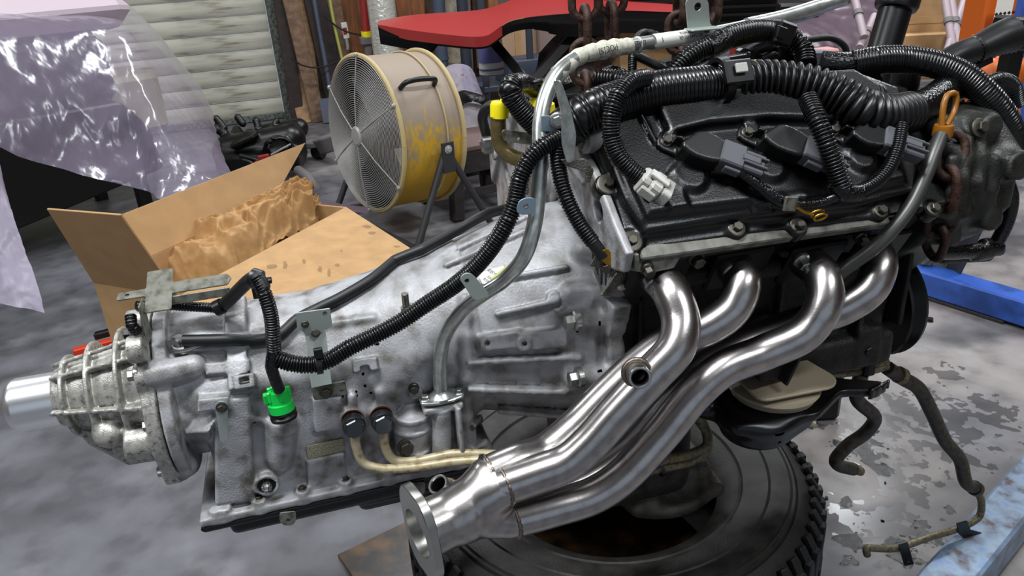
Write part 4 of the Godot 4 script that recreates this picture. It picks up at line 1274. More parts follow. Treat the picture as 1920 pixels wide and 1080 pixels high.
	for q in [[1812, 262, 1800, 330, 1808, 400], [1838, 262, 1830, 340, 1838, 410], [1786, 300, 1780, 360, 1786, 420], [1862, 300, 1856, 350, 1850, 400]]:
		rib(tc, tcb, q, 0.007, 0.003, 0.01)
	for q in [[1838, 242, 0.018], [1842, 412, 0.016], [1752, 392, 0.014], [1770, 445, 0.014], [1890, 312, 0.02]]:
		var h := hit(tcb, q[0], q[1])
		tc.append(Cone.new(h[0] - Z * 0.03, h[0] + Z * 0.02 + Y * 0.006, q[2] * 1.15, q[2], 0.01))
	tc.append(Cap.new(L(1850, 330, 0.03), L(1898, 312, 0.03), 0.022, 0.019, 0.012))
	tc.append(Cap.new(L(1780, 445, 0.08), L(1850, 415, 0.08), 0.013, 0.012, 0.008))
	mb = MB.new()
	nets(tc, Vector3(1.19, -0.16, -0.3), Vector3(1.62, 0.36, 0.3), 0.0065, mb)
	var tcm := part(t, "timing_cover", mb, M.timing, "dark grey timing cover with curved ribs")
	for q in [[1836, 240], [1752, 390], [1750, 280]]:
		mb = MB.new()
		var h := hit(tc, q[0], q[1])
		mb.bolt(h[0], Vector3(0, 0.5, 1), 0.014, 0.01, 0.013); part(tcm, "timing_cover_bolt", mb, M.bolt)
	# --- crank pulley behind the header
	mb = MB.new()
	var pc := L(1600, 568, 0.03); pc.x = 1.33
	mb.lathe(PackedVector2Array([Vector2(0.03, 0.0), Vector2(0.1, 0.0), Vector2(0.102, 0.004), Vector2(0.096, 0.01), Vector2(0.102, 0.016), Vector2(0.096, 0.022), Vector2(0.102, 0.028), Vector2(0.1, 0.034), Vector2(0.03, 0.034)]), pc, X, 48)
	mb.lathe(PackedVector2Array([Vector2(0.045, -0.1), Vector2(0.045, 0.0), Vector2(0.0, 0.0)]), pc, X, 24)
	part(t, "crank_pulley", mb, M.black_satin)
	# dark lumps of the accessories along the lower front edge
	var ac := [Cap.new(L(1660, 470, 0.12), L(1740, 455, 0.1), 0.02, 0.024, 0.015), Cap.new(L(1700, 478, 0.1), L(1708, 484, 0.1), 0.016, 0.012, 0.008),
		Cap.new(L(1640, 510, 0.1), L(1660, 470, 0.1), 0.024, 0.02, 0.015), Cap.new(L(1770, 480, 0.06), L(1850, 478, 0.06), 0.014, 0.012, 0.008), Box.new(L(1690, 420, 0.14), Vector3(0.1, 0.06, 0.05), Basis.IDENTITY, 0.015, 0.02),
		Cap.new(L(1690, 300, 0.12), L(1720, 420, 0.12), 0.022, 0.026, 0.015)]
	mb = MB.new()
	nets(ac, Vector3(1.0, -0.2, -0.05), Vector3(1.65, 0.36, 0.3), 0.006, mb)
	part(t, "accessory_bracket", mb, M.cast_grime)
	# --- engine mount: block, cream washers, black bracket
	mb = MB.new()
	mb.box(L(1440, 680, 0.20), Vector3(0.062, 0.03, 0.05), Basis(Vector3.UP, 0.1), 0.004)
	mb.box(L(1447, 664, 0.2), Vector3(0.02, 0.03, 0.03), Basis.IDENTITY, 0.003)
	mb.box(L(1470, 680, 0.22), Vector3(0.004, 0.05, 0.05), Basis(Vector3.FORWARD, 0.4), 0.001)
	part(t, "mount_block", mb, M.cast_grime)
	mb = MB.new()
	var wc := L(1450, 720, 0.19)
	mb.prism(rpoly(V2([-0.065, -0.055, 0.055, -0.06, 0.075, -0.04, 0.06, 0.06, -0.06, 0.06]), 0.02), Transform3D(Basis(X, Vector3(0, 0, -1), Y), wc + Vector3(0.005, 0.012, 0)), 0.005, 0.0015)
	part(t, "mount_plate", mb, M.cream_plain, "cream coloured mount plate")
	mb = MB.new()
	mb.lathe(PackedVector2Array([Vector2(0.02, -0.004), Vector2(0.066, -0.004), Vector2(0.068, 0.0), Vector2(0.066, 0.003), Vector2(0.05, 0.005), Vector2(0.02, 0.012)]), wc, Y, 40)
	mb.lathe(PackedVector2Array([Vector2(0.02, -0.014), Vector2(0.06, -0.014), Vector2(0.062, -0.011), Vector2(0.06, -0.008), Vector2(0.02, -0.006)]), wc, Y, 40)
	part(t, "mount_washer", mb, M.cream_plain)
	var mk := [Poly.new(rpoly(V2([-0.1, -0.06, 0.03, -0.07, 0.1, -0.03, 0.15, -0.05, 0.175, -0.03, 0.12, 0.0, 0.09, 0.05, -0.08, 0.06]), 0.01), Transform3D(Basis(X, Vector3(0, 0, -1), Y), wc + Vector3(0, -0.03, 0)), 0.014, 0.003, 0.004),
		Cone.new(wc + Vector3(0, -0.055, 0), wc + Vector3(0, -0.015, 0), 0.062, 0.066, 0.006, 0.01),
		Cone.new(wc + Vector3(-0.04, -0.065, 0.02), wc + Vector3(-0.04, -0.02, 0.02), 0.05, 0.06, 0.02, 0.01),
		Cap.new(wc + Vector3(-0.1, -0.03, -0.02), wc + Vector3(-0.02, -0.05, 0.03), 0.018, 0.016, 0.01),
		Box.new(wc + Vector3(0.155, -0.02, 0.045), Vector3(0.05, 0.02, 0.004), Basis(Vector3.UP, 0.3), 0.001, 0.004)]
	mb = MB.new()
	nets(mk, wc - Vector3(0.16, 0.12, 0.12), wc + Vector3(0.22, 0.05, 0.12), 0.0045, mb)
	part(t, "mount_bracket", mb, M.pan_black, "black pressed mount bracket")
	mb = MB.new()
	mb.tube(spline(PackedVector3Array([wc + Vector3(0.02, -0.05, 0.0), wc + Vector3(0.03, -0.075, 0.0), wc + Vector3(0.06, -0.08, 0.0), wc + Vector3(0.075, -0.085, 0.01)])), 0.009, 12)
	part(t, "mount_stud", mb, M.cream)
	# --- sump of the engine, reaching into the tyre
	var op := [Box.new(Vector3(0.845, -0.2, 0.02), Vector3(0.19, 0.24, 0.2), Basis.IDENTITY, 0.02, 0.02),
		Box.new(Vector3(0.87, -0.26, 0.02), Vector3(0.17, 0.18, 0.17), Basis.IDENTITY, 0.03, 0.02)]
	mb = MB.new()
	nets(op, Vector3(0.75, -0.42, -0.15), Vector3(1.1, -0.05, 0.18), 0.007, mb)
	part(t, "upper_sump", mb, M.sump_dark)
	var ob := [Cone.new(L(1240, 905, 0.03) - Y * 0.012, L(1240, 905, 0.03) + Y * 0.014, 0.085, 0.085, 0.01, 0.01), Box.new(L(1245, 900, 0.03), Vector3(0.18, 0.028, 0.13), Basis.IDENTITY, 0.012, 0.02),
		Cone.new(L(1225, 905, 0.03) - Y * 0.026, L(1225, 905, 0.03), 0.06, 0.075, 0.02, 0.008), Cap.new(L(1300, 885, 0.06), L(1316, 888, 0.06), 0.016, 0.012, 0.01),
		Box.new(L(1240, 880, 0.03), Vector3(0.15, 0.07, 0.11), Basis.IDENTITY, 0.02, 0.02)]
	mb = MB.new()
	nets(ob, Vector3(0.78, -0.5, -0.14), Vector3(1.14, -0.28, 0.18), 0.005, mb)
	part(t, "lower_sump", mb, M.sump_grey, "grey lower sump hanging into the tyre")
	mb = MB.new(); mb.bolt(L(1192, 908, 0.11), Z, 0.014, 0.01, 0.012); part(t, "sump_plug", mb, M.bolt)
	based(t)

# ---------------------------------------------------------------- exhaust header
func header() -> void:
	var t := ething("exhaust_header", "bare stainless steel exhaust header, four bent tubes running into one collector", "exhaust")
	var mb := MB.new()
	var r := 0.0235
	var runs := {
		"d": [1640, 468, 0.232, 1648, 500, 0.26, 1632, 540, 0.27, 1590, 572, 0.265, 1530, 596, 0.25, 1440, 628, 0.22, 1350, 672, 0.215, 1270, 745, 0.22, 1180, 845, 0.235, 1090, 905, 0.25, 955, 945, 0.265],
		"b": [1376, 500, 0.232, 1392, 530, 0.26, 1376, 575, 0.27, 1330, 612, 0.268, 1262, 640, 0.255, 1205, 680, 0.25, 1140, 740, 0.255, 1075, 805, 0.265, 1020, 848, 0.275, 970, 866, 0.285, 915, 890, 0.29],
		"c": [1512, 490, 0.232, 1540, 515, 0.268, 1546, 565, 0.292, 1512, 622, 0.295, 1430, 662, 0.285, 1360, 690, 0.285, 1305, 735, 0.29, 1240, 815, 0.3, 1165, 895, 0.31, 1110, 930, 0.312, 1040, 952, 0.31, 960, 974, 0.305],
		"a": [1228, 515, 0.232, 1256, 545, 0.272, 1276, 600, 0.3, 1268, 650, 0.318, 1225, 700, 0.322, 1160, 770, 0.322, 1105, 832, 0.322, 1062, 868, 0.32, 1010, 888, 0.315, 940, 912, 0.308]}
	for k in runs:
		mb = MB.new()
		mb.tube(path(runs[k], 0.006), r, 32)
		part(t, "primary_tube", mb, M.stainless)
	# collector: four mouths blending into one pipe
	var f0 := L(799, 993, 0.313)
	var f1 := L(868, 960, 0.30)
	var ends := [L(945, 912, 0.308), L(961, 972, 0.305), L(918, 890, 0.288), L(955, 942, 0.268)]
	var co := [Cone.new(f0, f1, 0.0345, 0.0345, 0.02, 0.0005)]
	for e in ends:
		var dd: Vector3 = (e - f1).normalized()
		co.append(Cap.new(f1 - dd * 0.004, e - dd * 0.004, 0.031, 0.0252, 0.010))
	var ctr := Vector3.ZERO
	for e in ends: ctr += e * 0.25
	var ad := (ctr - f0).normalized()
	co.append(cut(Box.new(ctr + ad * 0.062, Vector3(0.2, 0.2, 0.12), frame(ad), 0.001, 0.001)))
	mb = MB.new()
	nets(co, f0 - Vector3(0.08, 0.1, 0.12), ctr + Vector3(0.1, 0.1, 0.1), 0.003, mb)
	part(t, "collector", mb, M.stainless)
	# weld bead where the tubes enter
	mb = MB.new()
	for e in ends:
		var bs := frame(ad)
		var ring := PackedVector3Array(); var rr := PackedFloat32Array()
		for j in 61:
			var a := TAU * j / 60.0
			ring.append(e + bs * (Vector3(cos(a), sin(a), 0) * (r + 0.001)) - ad * 0.001)
			rr.append(0.0026 + 0.0006 * sin(j * 2.1))
		mb.tube(ring, rr, 8, false)
	part(t, "weld_bead", mb, M.weld)
	# outlet flange with its bore
	mb = MB.new()
	var fa := (f1 - f0).normalized()
	var fb := frame(fa, L(760, 940, 0.3) - L(805, 1070, 0.3))
	var fp := PackedVector2Array()
	for q in [[-0.062, 0.0], [-0.04, 0.058], [0.0, 0.066], [0.04, 0.058], [0.062, 0.0], [0.04, -0.058], [0.0, -0.066], [-0.04, -0.058]]: fp.append(Vector2(q[0], q[1]))
	fp = rpoly(V2([-0.026, -0.06, 0.026, -0.06, 0.042, -0.034, 0.042, 0.034, 0.026, 0.06, -0.026, 0.06, -0.042, 0.034, -0.042, -0.034]), 0.014)
	mb.prism(fp, Transform3D(fb, f0 - fa * 0.012), 0.012, 0.0012, [[Vector2(0, 0), 0.0315]])
	part(t, "outlet_flange", mb, M.steel)
	mb = MB.new()
	mb.lathe(PackedVector2Array([Vector2(0.0318, -0.011), Vector2(0.0318, 0.06)]), f0, fa, 32)
	part(t, "collector_bore", mb, M.weld)
	# sensor bungs
	for q in [[1196, 702, 0.338, 0.4], [830, 916, 0.272, 2.0]]:
		mb = MB.new()
		var c := L(q[0], q[1], q[2])
		var d := Vector3(-0.25, 0.25, 1).normalized() if q[3] < 1.0 else Vector3(-0.45, 0.85, 0.25).normalized()
		mb.lathe(PackedVector2Array([Vector2(0.0135, -0.016), Vector2(0.0135, 0.012), Vector2(0.0125, 0.0135), Vector2(0.0105, 0.0135), Vector2(0.0095, 0.012), Vector2(0.0095, 0.010)]), c, d, 28)
		var bg := part(t, "sensor_bung", mb, M.steel)
		mb = MB.new(); mb.lathe(PackedVector2Array([Vector2(0.0096, 0.0105), Vector2(0.0092, -0.012), Vector2(0.0, -0.012)]), c, d, 24); part(bg, "bore", mb, M.steel_dark)
		mb = MB.new()
		var bs := frame(d); var ring := PackedVector3Array()
		for j in 41: ring.append(c - d * 0.008 + bs * (Vector3(cos(TAU * j / 40.0), sin(TAU * j / 40.0), 0) * 0.0155))
		mb.tube(ring, 0.003, 8, false)
		part(bg, "weld_bead", mb, M.weld)
	# flange plates at the ports, with nuts
	for q in [[1232, 516], [1384, 502], [1520, 490], [1640, 470]]:
		mb = MB.new()
		var c := L(q[0], q[1], 0.228)
		mb.box(c, Vector3(0.085, 0.072, 0.009), frame(Vector3(0, -0.55, 1)), 0.003)
		part(t, "port_flange", mb, M.steel_dark)
	for q in [[1226, 536, 0.262], [1372, 510, 0.25], [1504, 490, 0.25], [1634, 476, 0.25]]:
		mb = MB.new()
		var d := Vector3(-0.1, -0.4, 1)
		var c := L(q[0], q[1], q[2])
		mb.lathe(PackedVector2Array([Vector2(0.0115, -0.01), Vector2(0.0115, 0.0), Vector2(0.009, 0.002), Vector2(0, 0.002)]), c, d, 20)
		mb.bolt(c, d, 0.0135, 0.013, 0.0)
		mb.lathe(PackedVector2Array([Vector2(0.0045, 0.0), Vector2(0.0045, 0.02), Vector2(0.0, 0.021)]), c, d, 12)
		part(t, "header_nut", mb, M.bolt_bright)
	based(t)

# ---------------------------------------------------------------- looms, hoses, pipes and chains on the engine
func hugging(a: Array, lift: float, step := 0.006) -> PackedVector3Array:     # a path that lies on the gearbox casting
	var p := PackedVector3Array()
	for i in range(0, a.size(), 2):
		var h := hit(trans_skin, a[i], a[i + 1])
		p.append(h[0] + h[1] * lift)
	return spline(p, step)
func OC(px: float, py: float, lift: float) -> Vector3:                        # a height above the valve cover's joint face
	var nn := Vector3(0, 0.7071, 0.7071)
	return LP(px, py, L(1190, 470, 0.25) + nn * lift, nn)
func oncover(a: Array) -> Array:
	var o := []
	for i in range(0, a.size(), 3): o.append_array([a[i], a[i + 1], OC(a[i], a[i + 1], a[i + 2]).z])
	return o
func clampring(mb: MB, c: Vector3, d: Vector3, r: float, w: float) -> void:
	mb.lathe(PackedVector2Array([Vector2(r * 0.8, -w / 2), Vector2(r, -w / 2), Vector2(r, w / 2), Vector2(r * 0.8, w / 2)]), c, d, 24)
func wirebit(t: Node3D, called: String, a: Array, r: float, m: Material, label := "", sides := 10) -> void:
	var mb := MB.new()
	mb.tube(path(a), r, sides)
	part(t, called, mb, m, label)
func ribbed(t: Node3D, called: String, a: Array, r: float, pitch: float, m: Material, depth := 0.86, sides := 14) -> void:
	var mb := MB.new()
	mb.corr(path(a, 0.01), r, r * depth, pitch, sides)
	part(t, called, mb, m)

func looms() -> void:
	var X := Vector3.RIGHT; var Y := Vector3.UP; var Z := Vector3.BACK
	var mb := MB.new()
	# --- filler tube
	var t := ething("filler_tube", "zinc plated dipstick filler tube curving up from the gearbox side and over the engine", "pipe")
	var fp := [827, 744, 0.137, 825, 680, 0.137, 833, 632, 0.14, 866, 583, 0.15, 905, 552, 0.163, 945, 525, 0.176, 982, 482, 0.19, 1001, 425, 0.192, 1009, 360, 0.18, 1013, 290, 0.165, 1013, 235, 0.15, 1022, 185, 0.135, 1045, 138, 0.118, 1085, 107, 0.1, 1130, 94, 0.088, 1200, 83, 0.07, 1330, 64, 0.04, 1450, 38, 0.02, 1540, 12, 0.0, 1580, 0, -0.01]
	mb.tube(path(fp, 0.006), 0.0098, 22)
	part(t, "tube", mb, M.zinc)
	mb = MB.new()
	mb.tube(path([1400, 50, 0.03, 1470, 34, 0.016, 1538, 13, 0.0]), 0.0122, 22)
	part(t, "sleeve", mb, M.zinc)
	mb = MB.new()
	var fb := L(828, 744, 0.137)
	mb.prism(rpoly(V2([-0.031, -0.010, -0.012, -0.016, 0.012, -0.016, 0.031, -0.010, 0.031, 0.010, 0.012, 0.016, -0.012, 0.016, -0.031, 0.010]), 0.006), Transform3D(Basis(X, Vector3(0, 0, -1), Y), fb - Y * 0.003), 0.005, 0.001)
	mb.lathe(PackedVector2Array([Vector2(0.017, 0), Vector2(0.017, 0.004), Vector2(0.011, 0.009), Vector2(0.0098, 0.012)]), fb, Y, 24)
	part(t, "foot_flange", mb, M.zinc)
	for s in [-0.024, 0.025]:
		mb = MB.new(); mb.bolt(fb + Vector3(s, 0.002, 0.002), Y, 0.009, 0.007, 0.007); part(t, "foot_bolt", mb, M.bolt_bright)
	# clip tabs
	mb = MB.new(); plate(mb, [861, 522, 870, 511, 882, 511, 891, 519, 918, 552, 898, 562, 886, 560], 0.187, 0.002, 0.005, [[875, 525, 0.0032]]); part(t, "clip_tab", mb, M.zinc_plate)
	mb = MB.new(); plate(mb, [968, 392, 972, 376, 984, 370, 1003, 370, 1003, 401, 976, 402, 969, 398], 0.2, 0.002, 0.005, [[985, 386, 0.0036]]); part(t, "clip_tab", mb, M.zinc_blue)
	mb = MB.new(); plate(mb, [1014, 217, 1054, 216, 1052, 240, 1046, 246, 1014, 246], 0.162, 0.002, 0.001); part(t, "clip_tab", mb, M.zinc_blue)
	mb = MB.new(); mb.bolt(L(1045, 226, 0.166), Vector3(-0.3, 0.1, 1), 0.012, 0.012, 0.010); part(t, "clip_bolt", mb, M.bolt_bright)
	mb = MB.new()
	plate(mb, [1284, 4, 1292, -8, 1318, -10, 1327, 4, 1330, 44, 1338, 52, 1290, 58, 1288, 50], 0.052, 0.0025, 0.004, [[1307, 12, 0.0055]], Vector3(0, -0.1, 1))
	mb.box(L(1318, 54, 0.06), Vector3(0.045, 0.003, 0.026), Basis.IDENTITY, 0.001)
	part(t, "hanger_tab", mb, M.zinc_plate)
	# masking tape and paper label wrapped on it
	mb = MB.new()
	var wp := path([1042, 142, 0.118, 1085, 107, 0.1, 1130, 94, 0.088, 1196, 84, 0.07], 0.004)
	var wr := PackedFloat32Array()
	for i in wp.size(): wr.append(0.0104 + 0.0007 * sin(i * 1.3) + (0.0016 if i > wp.size() * 0.45 and i < wp.size() * 0.8 else 0.0) * absf(sin(i * 0.7)))
	mb.tube(wp, wr, 18, false)
	part(t, "tape_wrap", mb, M.tape_paper, "crinkled off-white tape with handwritten capitals")
	mb = MB.new(); mb.tube(path([1222, 79, 0.066, 1312, 66, 0.044], 0.01), 0.0102, 20, false)
	part(t, "paper_label", mb, M.white_paper, "white printed paper label")
	# the writing, upside down as it hangs
	var la := L(1222, 79, 0.066); var lb := L(1312, 66, 0.044)
	wrapped(t, "1", la, lb, 0.12, 0.0085, 0.0106, 18.0)
	wrapped(t, "31080-ZW01A", la, lb, 0.68, 0.0052, 0.0106, 48.0)
	wrapped(t, "RE7SAK88YJ-OL", la, lb, 0.70, 0.0062, 0.0106, 12.0)
	la = L(1130, 94, 0.088); lb = L(1200, 83, 0.07)
	wrapped(t, "DAL", la, lb, 0.86, 0.0105, 0.0124, 14.0)
	wrapped(t, "POCISI", L(1085, 107, 0.1), la, 0.95, 0.0105, 0.0138, 10.0)
	based(t)
	# --- thick loom across the valve cover
	t = ething("engine_wiring_loom", "thick black wiring loom across the valve cover, half tightly and half loosely ribbed", "wiring")
	ribbed(t, "tight_conduit", [1046, 252, 0.12, 1074, 230, 0.155, 1110, 208, 0.16, 1160, 190, 0.155, 1230, 172, 0.155, 1300, 164, 0.155, 1350, 160, 0.15], 0.0262, 0.0052, M.loom, 0.95, 26)
	ribbed(t, "loose_conduit", [1375, 155, 0.15, 1430, 152, 0.152, 1500, 158, 0.168, 1560, 176, 0.19, 1615, 205, 0.215, 1660, 216, 0.215, 1708, 210, 0.2], 0.0275, 0.0098, M.loom_loose, 0.78, 26)
	wirebit(t, "wire_bundle", [1360, 158, 0.15, 1450, 153, 0.154, 1560, 178, 0.19, 1620, 206, 0.214, 1720, 208, 0.19, 1760, 180, 0.15, 1778, 160, 0.11, 1785, 140, 0.09], 0.018, M.tape, "", 16)
	wirebit(t, "taped_branch", [1704, 211, 0.2, 1745, 190, 0.18, 1775, 168, 0.15, 1800, 160, 0.12], 0.0215, M.tape, "glossy black taped branch", 18)
	mb = MB.new()
	var kc := L(1357, 150, 0.165)
	clampring(mb, kc - X * 0.004, (L(1375, 155, 0.15) - L(1330, 163, 0.15)), 0.029, 0.012)
	mb.box(kc + Vector3(0.006, 0.012, 0.022), Vector3(0.038, 0.03, 0.01), frame(Vector3(0, 0.5, 1)), 0.002)
	part(t, "loom_clip", mb, M.plastic)
	mb = MB.new(); mb.box(kc + Vector3(0.006, 0.018, 0.029), Vector3(0.016, 0.012, 0.004), frame(Vector3(0, 0.5, 1)), 0.001)
	part(t, "clip_latch", mb, M.plastic_pale); mb = MB.new()
	plate(mb, [1346, 178, 1378, 176, 1382, 186, 1388, 188, 1386, 222, 1352, 222], 0.165, 0.003, 0.002)
	part(t, "clip_bracket", mb, M.plastic_pale, "pale metal bracket of the loom clip"); mb = MB.new()
	plate(mb, [1322, 190, 1346, 190, 1342, 218, 1330, 216], 0.165, 0.003, 0.002)
	part(t, "clip_bracket", mb, M.plastic_pale)
	mb = MB.new(); mb.box(L(1395, 122, 0.13), Vector3(0.045, 0.006, 0.012), Basis(Z, 0.1), 0.002); part(t, "marker_tape", mb, M.yellow, "yellow marker tape")
	based(t)
	# --- drop looms in front of the cover
	t = ething("coil_wiring", "black ribbed conduits dropping in front of the coils and joining in a taped knot", "wiring")
	ribbed(t, "conduit", oncover([1515, 185, 0.09, 1532, 225, 0.098, 1550, 270, 0.092, 1566, 315, 0.078, 1580, 352, 0.065]), 0.0122, 0.0042, M.loom, 0.82, 18)
	ribbed(t, "conduit", oncover([1690, 235, 0.07, 1680, 285, 0.07, 1660, 325, 0.066, 1630, 350, 0.062, 1596, 362, 0.06]), 0.0088, 0.0036, M.loom, 0.84, 14)
	wirebit(t, "taped_knot", oncover([1570, 345, 0.066, 1585, 362, 0.062, 1610, 362, 0.06]), 0.012, M.tape)
	wirebit(t, "taped_lead", oncover([1580, 362, 0.062, 1545, 378, 0.05, 1500, 382, 0.05, 1480, 378, 0.05]), 0.0058, M.tape)
	wirebit(t, "coil_lead", oncover([1370, 312, 0.06, 1400, 330, 0.058, 1430, 355, 0.054, 1465, 378, 0.05, 1500, 384, 0.05]), 0.0075, M.tape)
	mb = MB.new(); mb.box(OC(1482, 382, 0.058), Vector3(0.018, 0.018, 0.004), Basis(Z, -0.15), 0.001); part(t, "tag", mb, M.olive_plate)
	mb = MB.new()
	for q in [[1532, 400], [1538, 407]]:
		var ring := PackedVector3Array()
		for j in 25: ring.append(OC(q[0], q[1], 0.05) + Vector3(cos(TAU * j / 24.0) * 0.0085, sin(TAU * j / 24.0) * 0.005, 0.003 * sin(TAU * j / 24.0)))
		mb.tube(ring, 0.0016, 8, false)
	mb.tube(path(oncover([1494, 388, 0.056, 1508, 397, 0.052, 1524, 402, 0.05])), 0.0022, 8)
	part(t, "ring_terminal", mb, M.brass, "brass ring terminals")
	based(t)
	# --- branch with the pale plug
	t = ething("plug_branch", "thin black ribbed conduit looping over the thick loom to a pale four-way plug", "wiring")
	ribbed(t, "conduit", [1212, 146, 0.178, 1185, 152, 0.19, 1160, 178, 0.203, 1147, 215, 0.208, 1146, 255, 0.212, 1156, 288, 0.22, 1178, 315, 0.226, 1202, 334, 0.23], 0.0112, 0.0034, M.loom, 0.86, 16)
	mb = MB.new()
	var pd := (L(1236, 358, 0.24) - L(1200, 332, 0.23)).normalized()
	var pb := frame(pd, Vector3(0, 1, 0.4))
	var pc := L(1216, 345, 0.236)
	mb.box(pc - pd * 0.006, Vector3(0.028, 0.024, 0.014), pb, 0.003)
	mb.box(pc + pd * 0.008, Vector3(0.034, 0.030, 0.018), pb, 0.004)
	mb.box(pc + pd * 0.006 + pb.y * 0.016, Vector3(0.012, 0.005, 0.026), pb, 0.001)
	mb.box(pc + pd * 0.002 - pb.x * 0.018, Vector3(0.006, 0.012, 0.02), pb, 0.001)
	var wall: PackedVector2Array = rpoly(V2([-0.016, -0.014, 0.016, -0.014, 0.016, 0.014, -0.016, 0.014]), 0.004)
	mb.prism(wall, Transform3D(pb, pc + pd * 0.016), 0.012, 0.001, [[Vector2(0, 0), 0.0115]])
	part(t, "plug", mb, M.plastic_pale, "pale grey plug")
	mb = MB.new(); mb.box(pc + pd * 0.024, Vector3(0.013, 0.009, 0.006), pb, 0.001); part(t, "plug_core", mb, M.plastic_grey)
	based(t)
	# --- loom along the gearbox
	t = ething("gearbox_wiring_loom", "ribbed black conduit running down the gearbox side to a bright green plug", "wiring")
	var gp := PackedVector3Array()
	for q in [[514, 670], [545, 681], [585, 684], [615, 676], [655, 652]]: gp.append(L(q[0], q[1], 0.145))
	for q in [[705, 628, 0.142], [750, 604, 0.142], [800, 570, 0.145], [850, 537, 0.155], [892, 500, 0.172], [928, 455, 0.186], [955, 408, 0.19], [968, 372, 0.186], [975, 335, 0.185], [992, 300, 0.184], [1020, 274, 0.182], [1050, 258, 0.175]]: gp.append(L(q[0], q[1], q[2]))
	mb = MB.new(); mb.corr(spline(gp, 0.01), 0.0112, 0.0094, 0.0038, 18)
	part(t, "conduit", mb, M.loom)
	ribbed(t, "riser", [480, 520, 0.13, 495, 548, 0.14, 508, 590, 0.144, 512, 630, 0.146, 514, 658, 0.146], 0.0092, 0.0034, M.loom, 0.86, 16)
	wirebit(t, "smooth_loop", [412, 578, 0.055, 430, 562, 0.07, 452, 540, 0.09, 470, 524, 0.11, 484, 522, 0.13, 495, 542, 0.138], 0.0088, M.rubber_hose, "", 16)
	ribbed(t, "far_conduit", [245, 592, 0.075, 247, 610, 0.085, 258, 622, 0.08], 0.0072, 0.0036, M.loom, 0.82, 12)
	ribbed(t, "far_conduit", [255, 574, 0.05, 300, 572, 0.04, 360, 575, 0.045, 415, 578, 0.055], 0.0068, 0.0036, M.loom, 0.82, 12)
	mb = MB.new()
	clampring(mb, L(480, 523, 0.122), Vector3(0.8, -0.3, 0.4), 0.0125, 0.012)
	mb.box(L(497, 527, 0.13), Vector3(0.016, 0.006, 0.01), Basis.IDENTITY, 0.001)
	mb.box(L(479, 545, 0.11), Vector3(0.008, 0.02, 0.008), Basis.IDENTITY, 0.001)
	part(t, "hose_clip", mb, M.plastic); mb = MB.new()
	clampring(mb, L(411, 576, 0.06), Vector3(1, 0.4, 0.2), 0.0105, 0.01)
	part(t, "hose_clip", mb, M.plastic)
	mb = MB.new(); clampring(mb, L(598, 682, 0.145), X, 0.0135, 0.008); mb.box(L(597, 662, 0.154), Vector3(0.011, 0.014, 0.006), Basis.IDENTITY, 0.001); part(t, "cable_tie", mb, M.plastic)
	wirebit(t, "taped_tail", [512, 660, 0.146, 508, 685, 0.15, 514, 705, 0.15, 524, 732, 0.148], 0.0075, M.tape, "", 12)
	mb = MB.new()
	var gc := L(524, 748, 0.137)
	var gd := Vector3(0.05, -1, 0.12).normalized()
	var gf := frame(gd, Z)
	mb.lathe(PackedVector2Array([Vector2(0.0, -0.012), Vector2(0.0125, -0.012), Vector2(0.0135, -0.008), Vector2(0.0135, 0.004), Vector2(0.0165, 0.005), Vector2(0.0165, 0.016), Vector2(0.0, 0.016)]), gc, gd, 24)
	for k in 5: mb.box(gc - gd * 0.008 + gf * (Vector3(cos(k * 1.257), sin(k * 1.257), 0) * 0.0135), Vector3(0.005, 0.005, 0.014), gf, 0.001)
	mb.box(gc - gd * 0.004 - X * 0.016, Vector3(0.006, 0.014, 0.008), Basis.IDENTITY, 0.001)
	for k in 4: mb.box(gc - gd * 0.015 + gf * (Vector3(cos(k * 1.57), sin(k * 1.57), 0) * 0.006), Vector3(0.004, 0.004, 0.008), gf, 0.0008)
	part(t, "green_plug", mb, M.green, "bright green plastic plug")
	mb = MB.new()
	mb.lathe(PackedVector2Array([Vector2(0.0, 0.0), Vector2(0.017, 0.0), Vector2(0.0175, 0.003), Vector2(0.015, 0.005), Vector2(0.0175, 0.008), Vector2(0.017, 0.012), Vector2(0.0, 0.013)]), gc + gd * 0.016, gd, 28)
	part(t, "seal_ring", mb, M.plastic)
	based(t)
	# --- short conduit down to the ground strap
	t = ething("ground_lead", "short ribbed conduit beside the filler tube ending in a gold lug on the engine", "wiring")
	ribbed(t, "conduit", [1044, 262, 0.172, 1046, 300, 0.185, 1052, 340, 0.198, 1068, 385, 0.212, 1090, 425, 0.22, 1112, 455, 0.226], 0.0098, 0.0038, M.loom, 0.84, 16)
	wirebit(t, "shrink_sleeve", [1108, 450, 0.226, 1122, 468, 0.23, 1130, 482, 0.232], 0.0082, M.rubber_hose, "", 14)
	mb = MB.new(); plate(mb, [1128, 468, 1138, 466, 1154, 482, 1150, 496, 1138, 498, 1128, 488], 0.236, 0.002, 0.003); part(t, "lug", mb, M.brass, "gold coloured lug")
	based(t)
	# --- breather hose
	t = ething("breather_hose", "smooth black rubber hose lying along the top of the gearbox", "hose")
	var bp := hugging([352, 643, 390, 642, 430, 641, 475, 637, 520, 626, 560, 606, 600, 585, 640, 566, 700, 532, 745, 497], 0.0085)
	bp.append_array(path([790, 468, 0.0, 850, 436, -0.02, 905, 405, -0.04, 945, 392, -0.08]))
	mb = MB.new(); mb.tube(spline(bp, 0.02), 0.0078, 16)
	part(t, "hose", mb, M.rubber_hose)
	based(t)
	# --- cooler lines
	t = ething("cooler_lines", "pair of cream oil cooler pipes leaving the gearbox side and passing behind the header", "pipe")
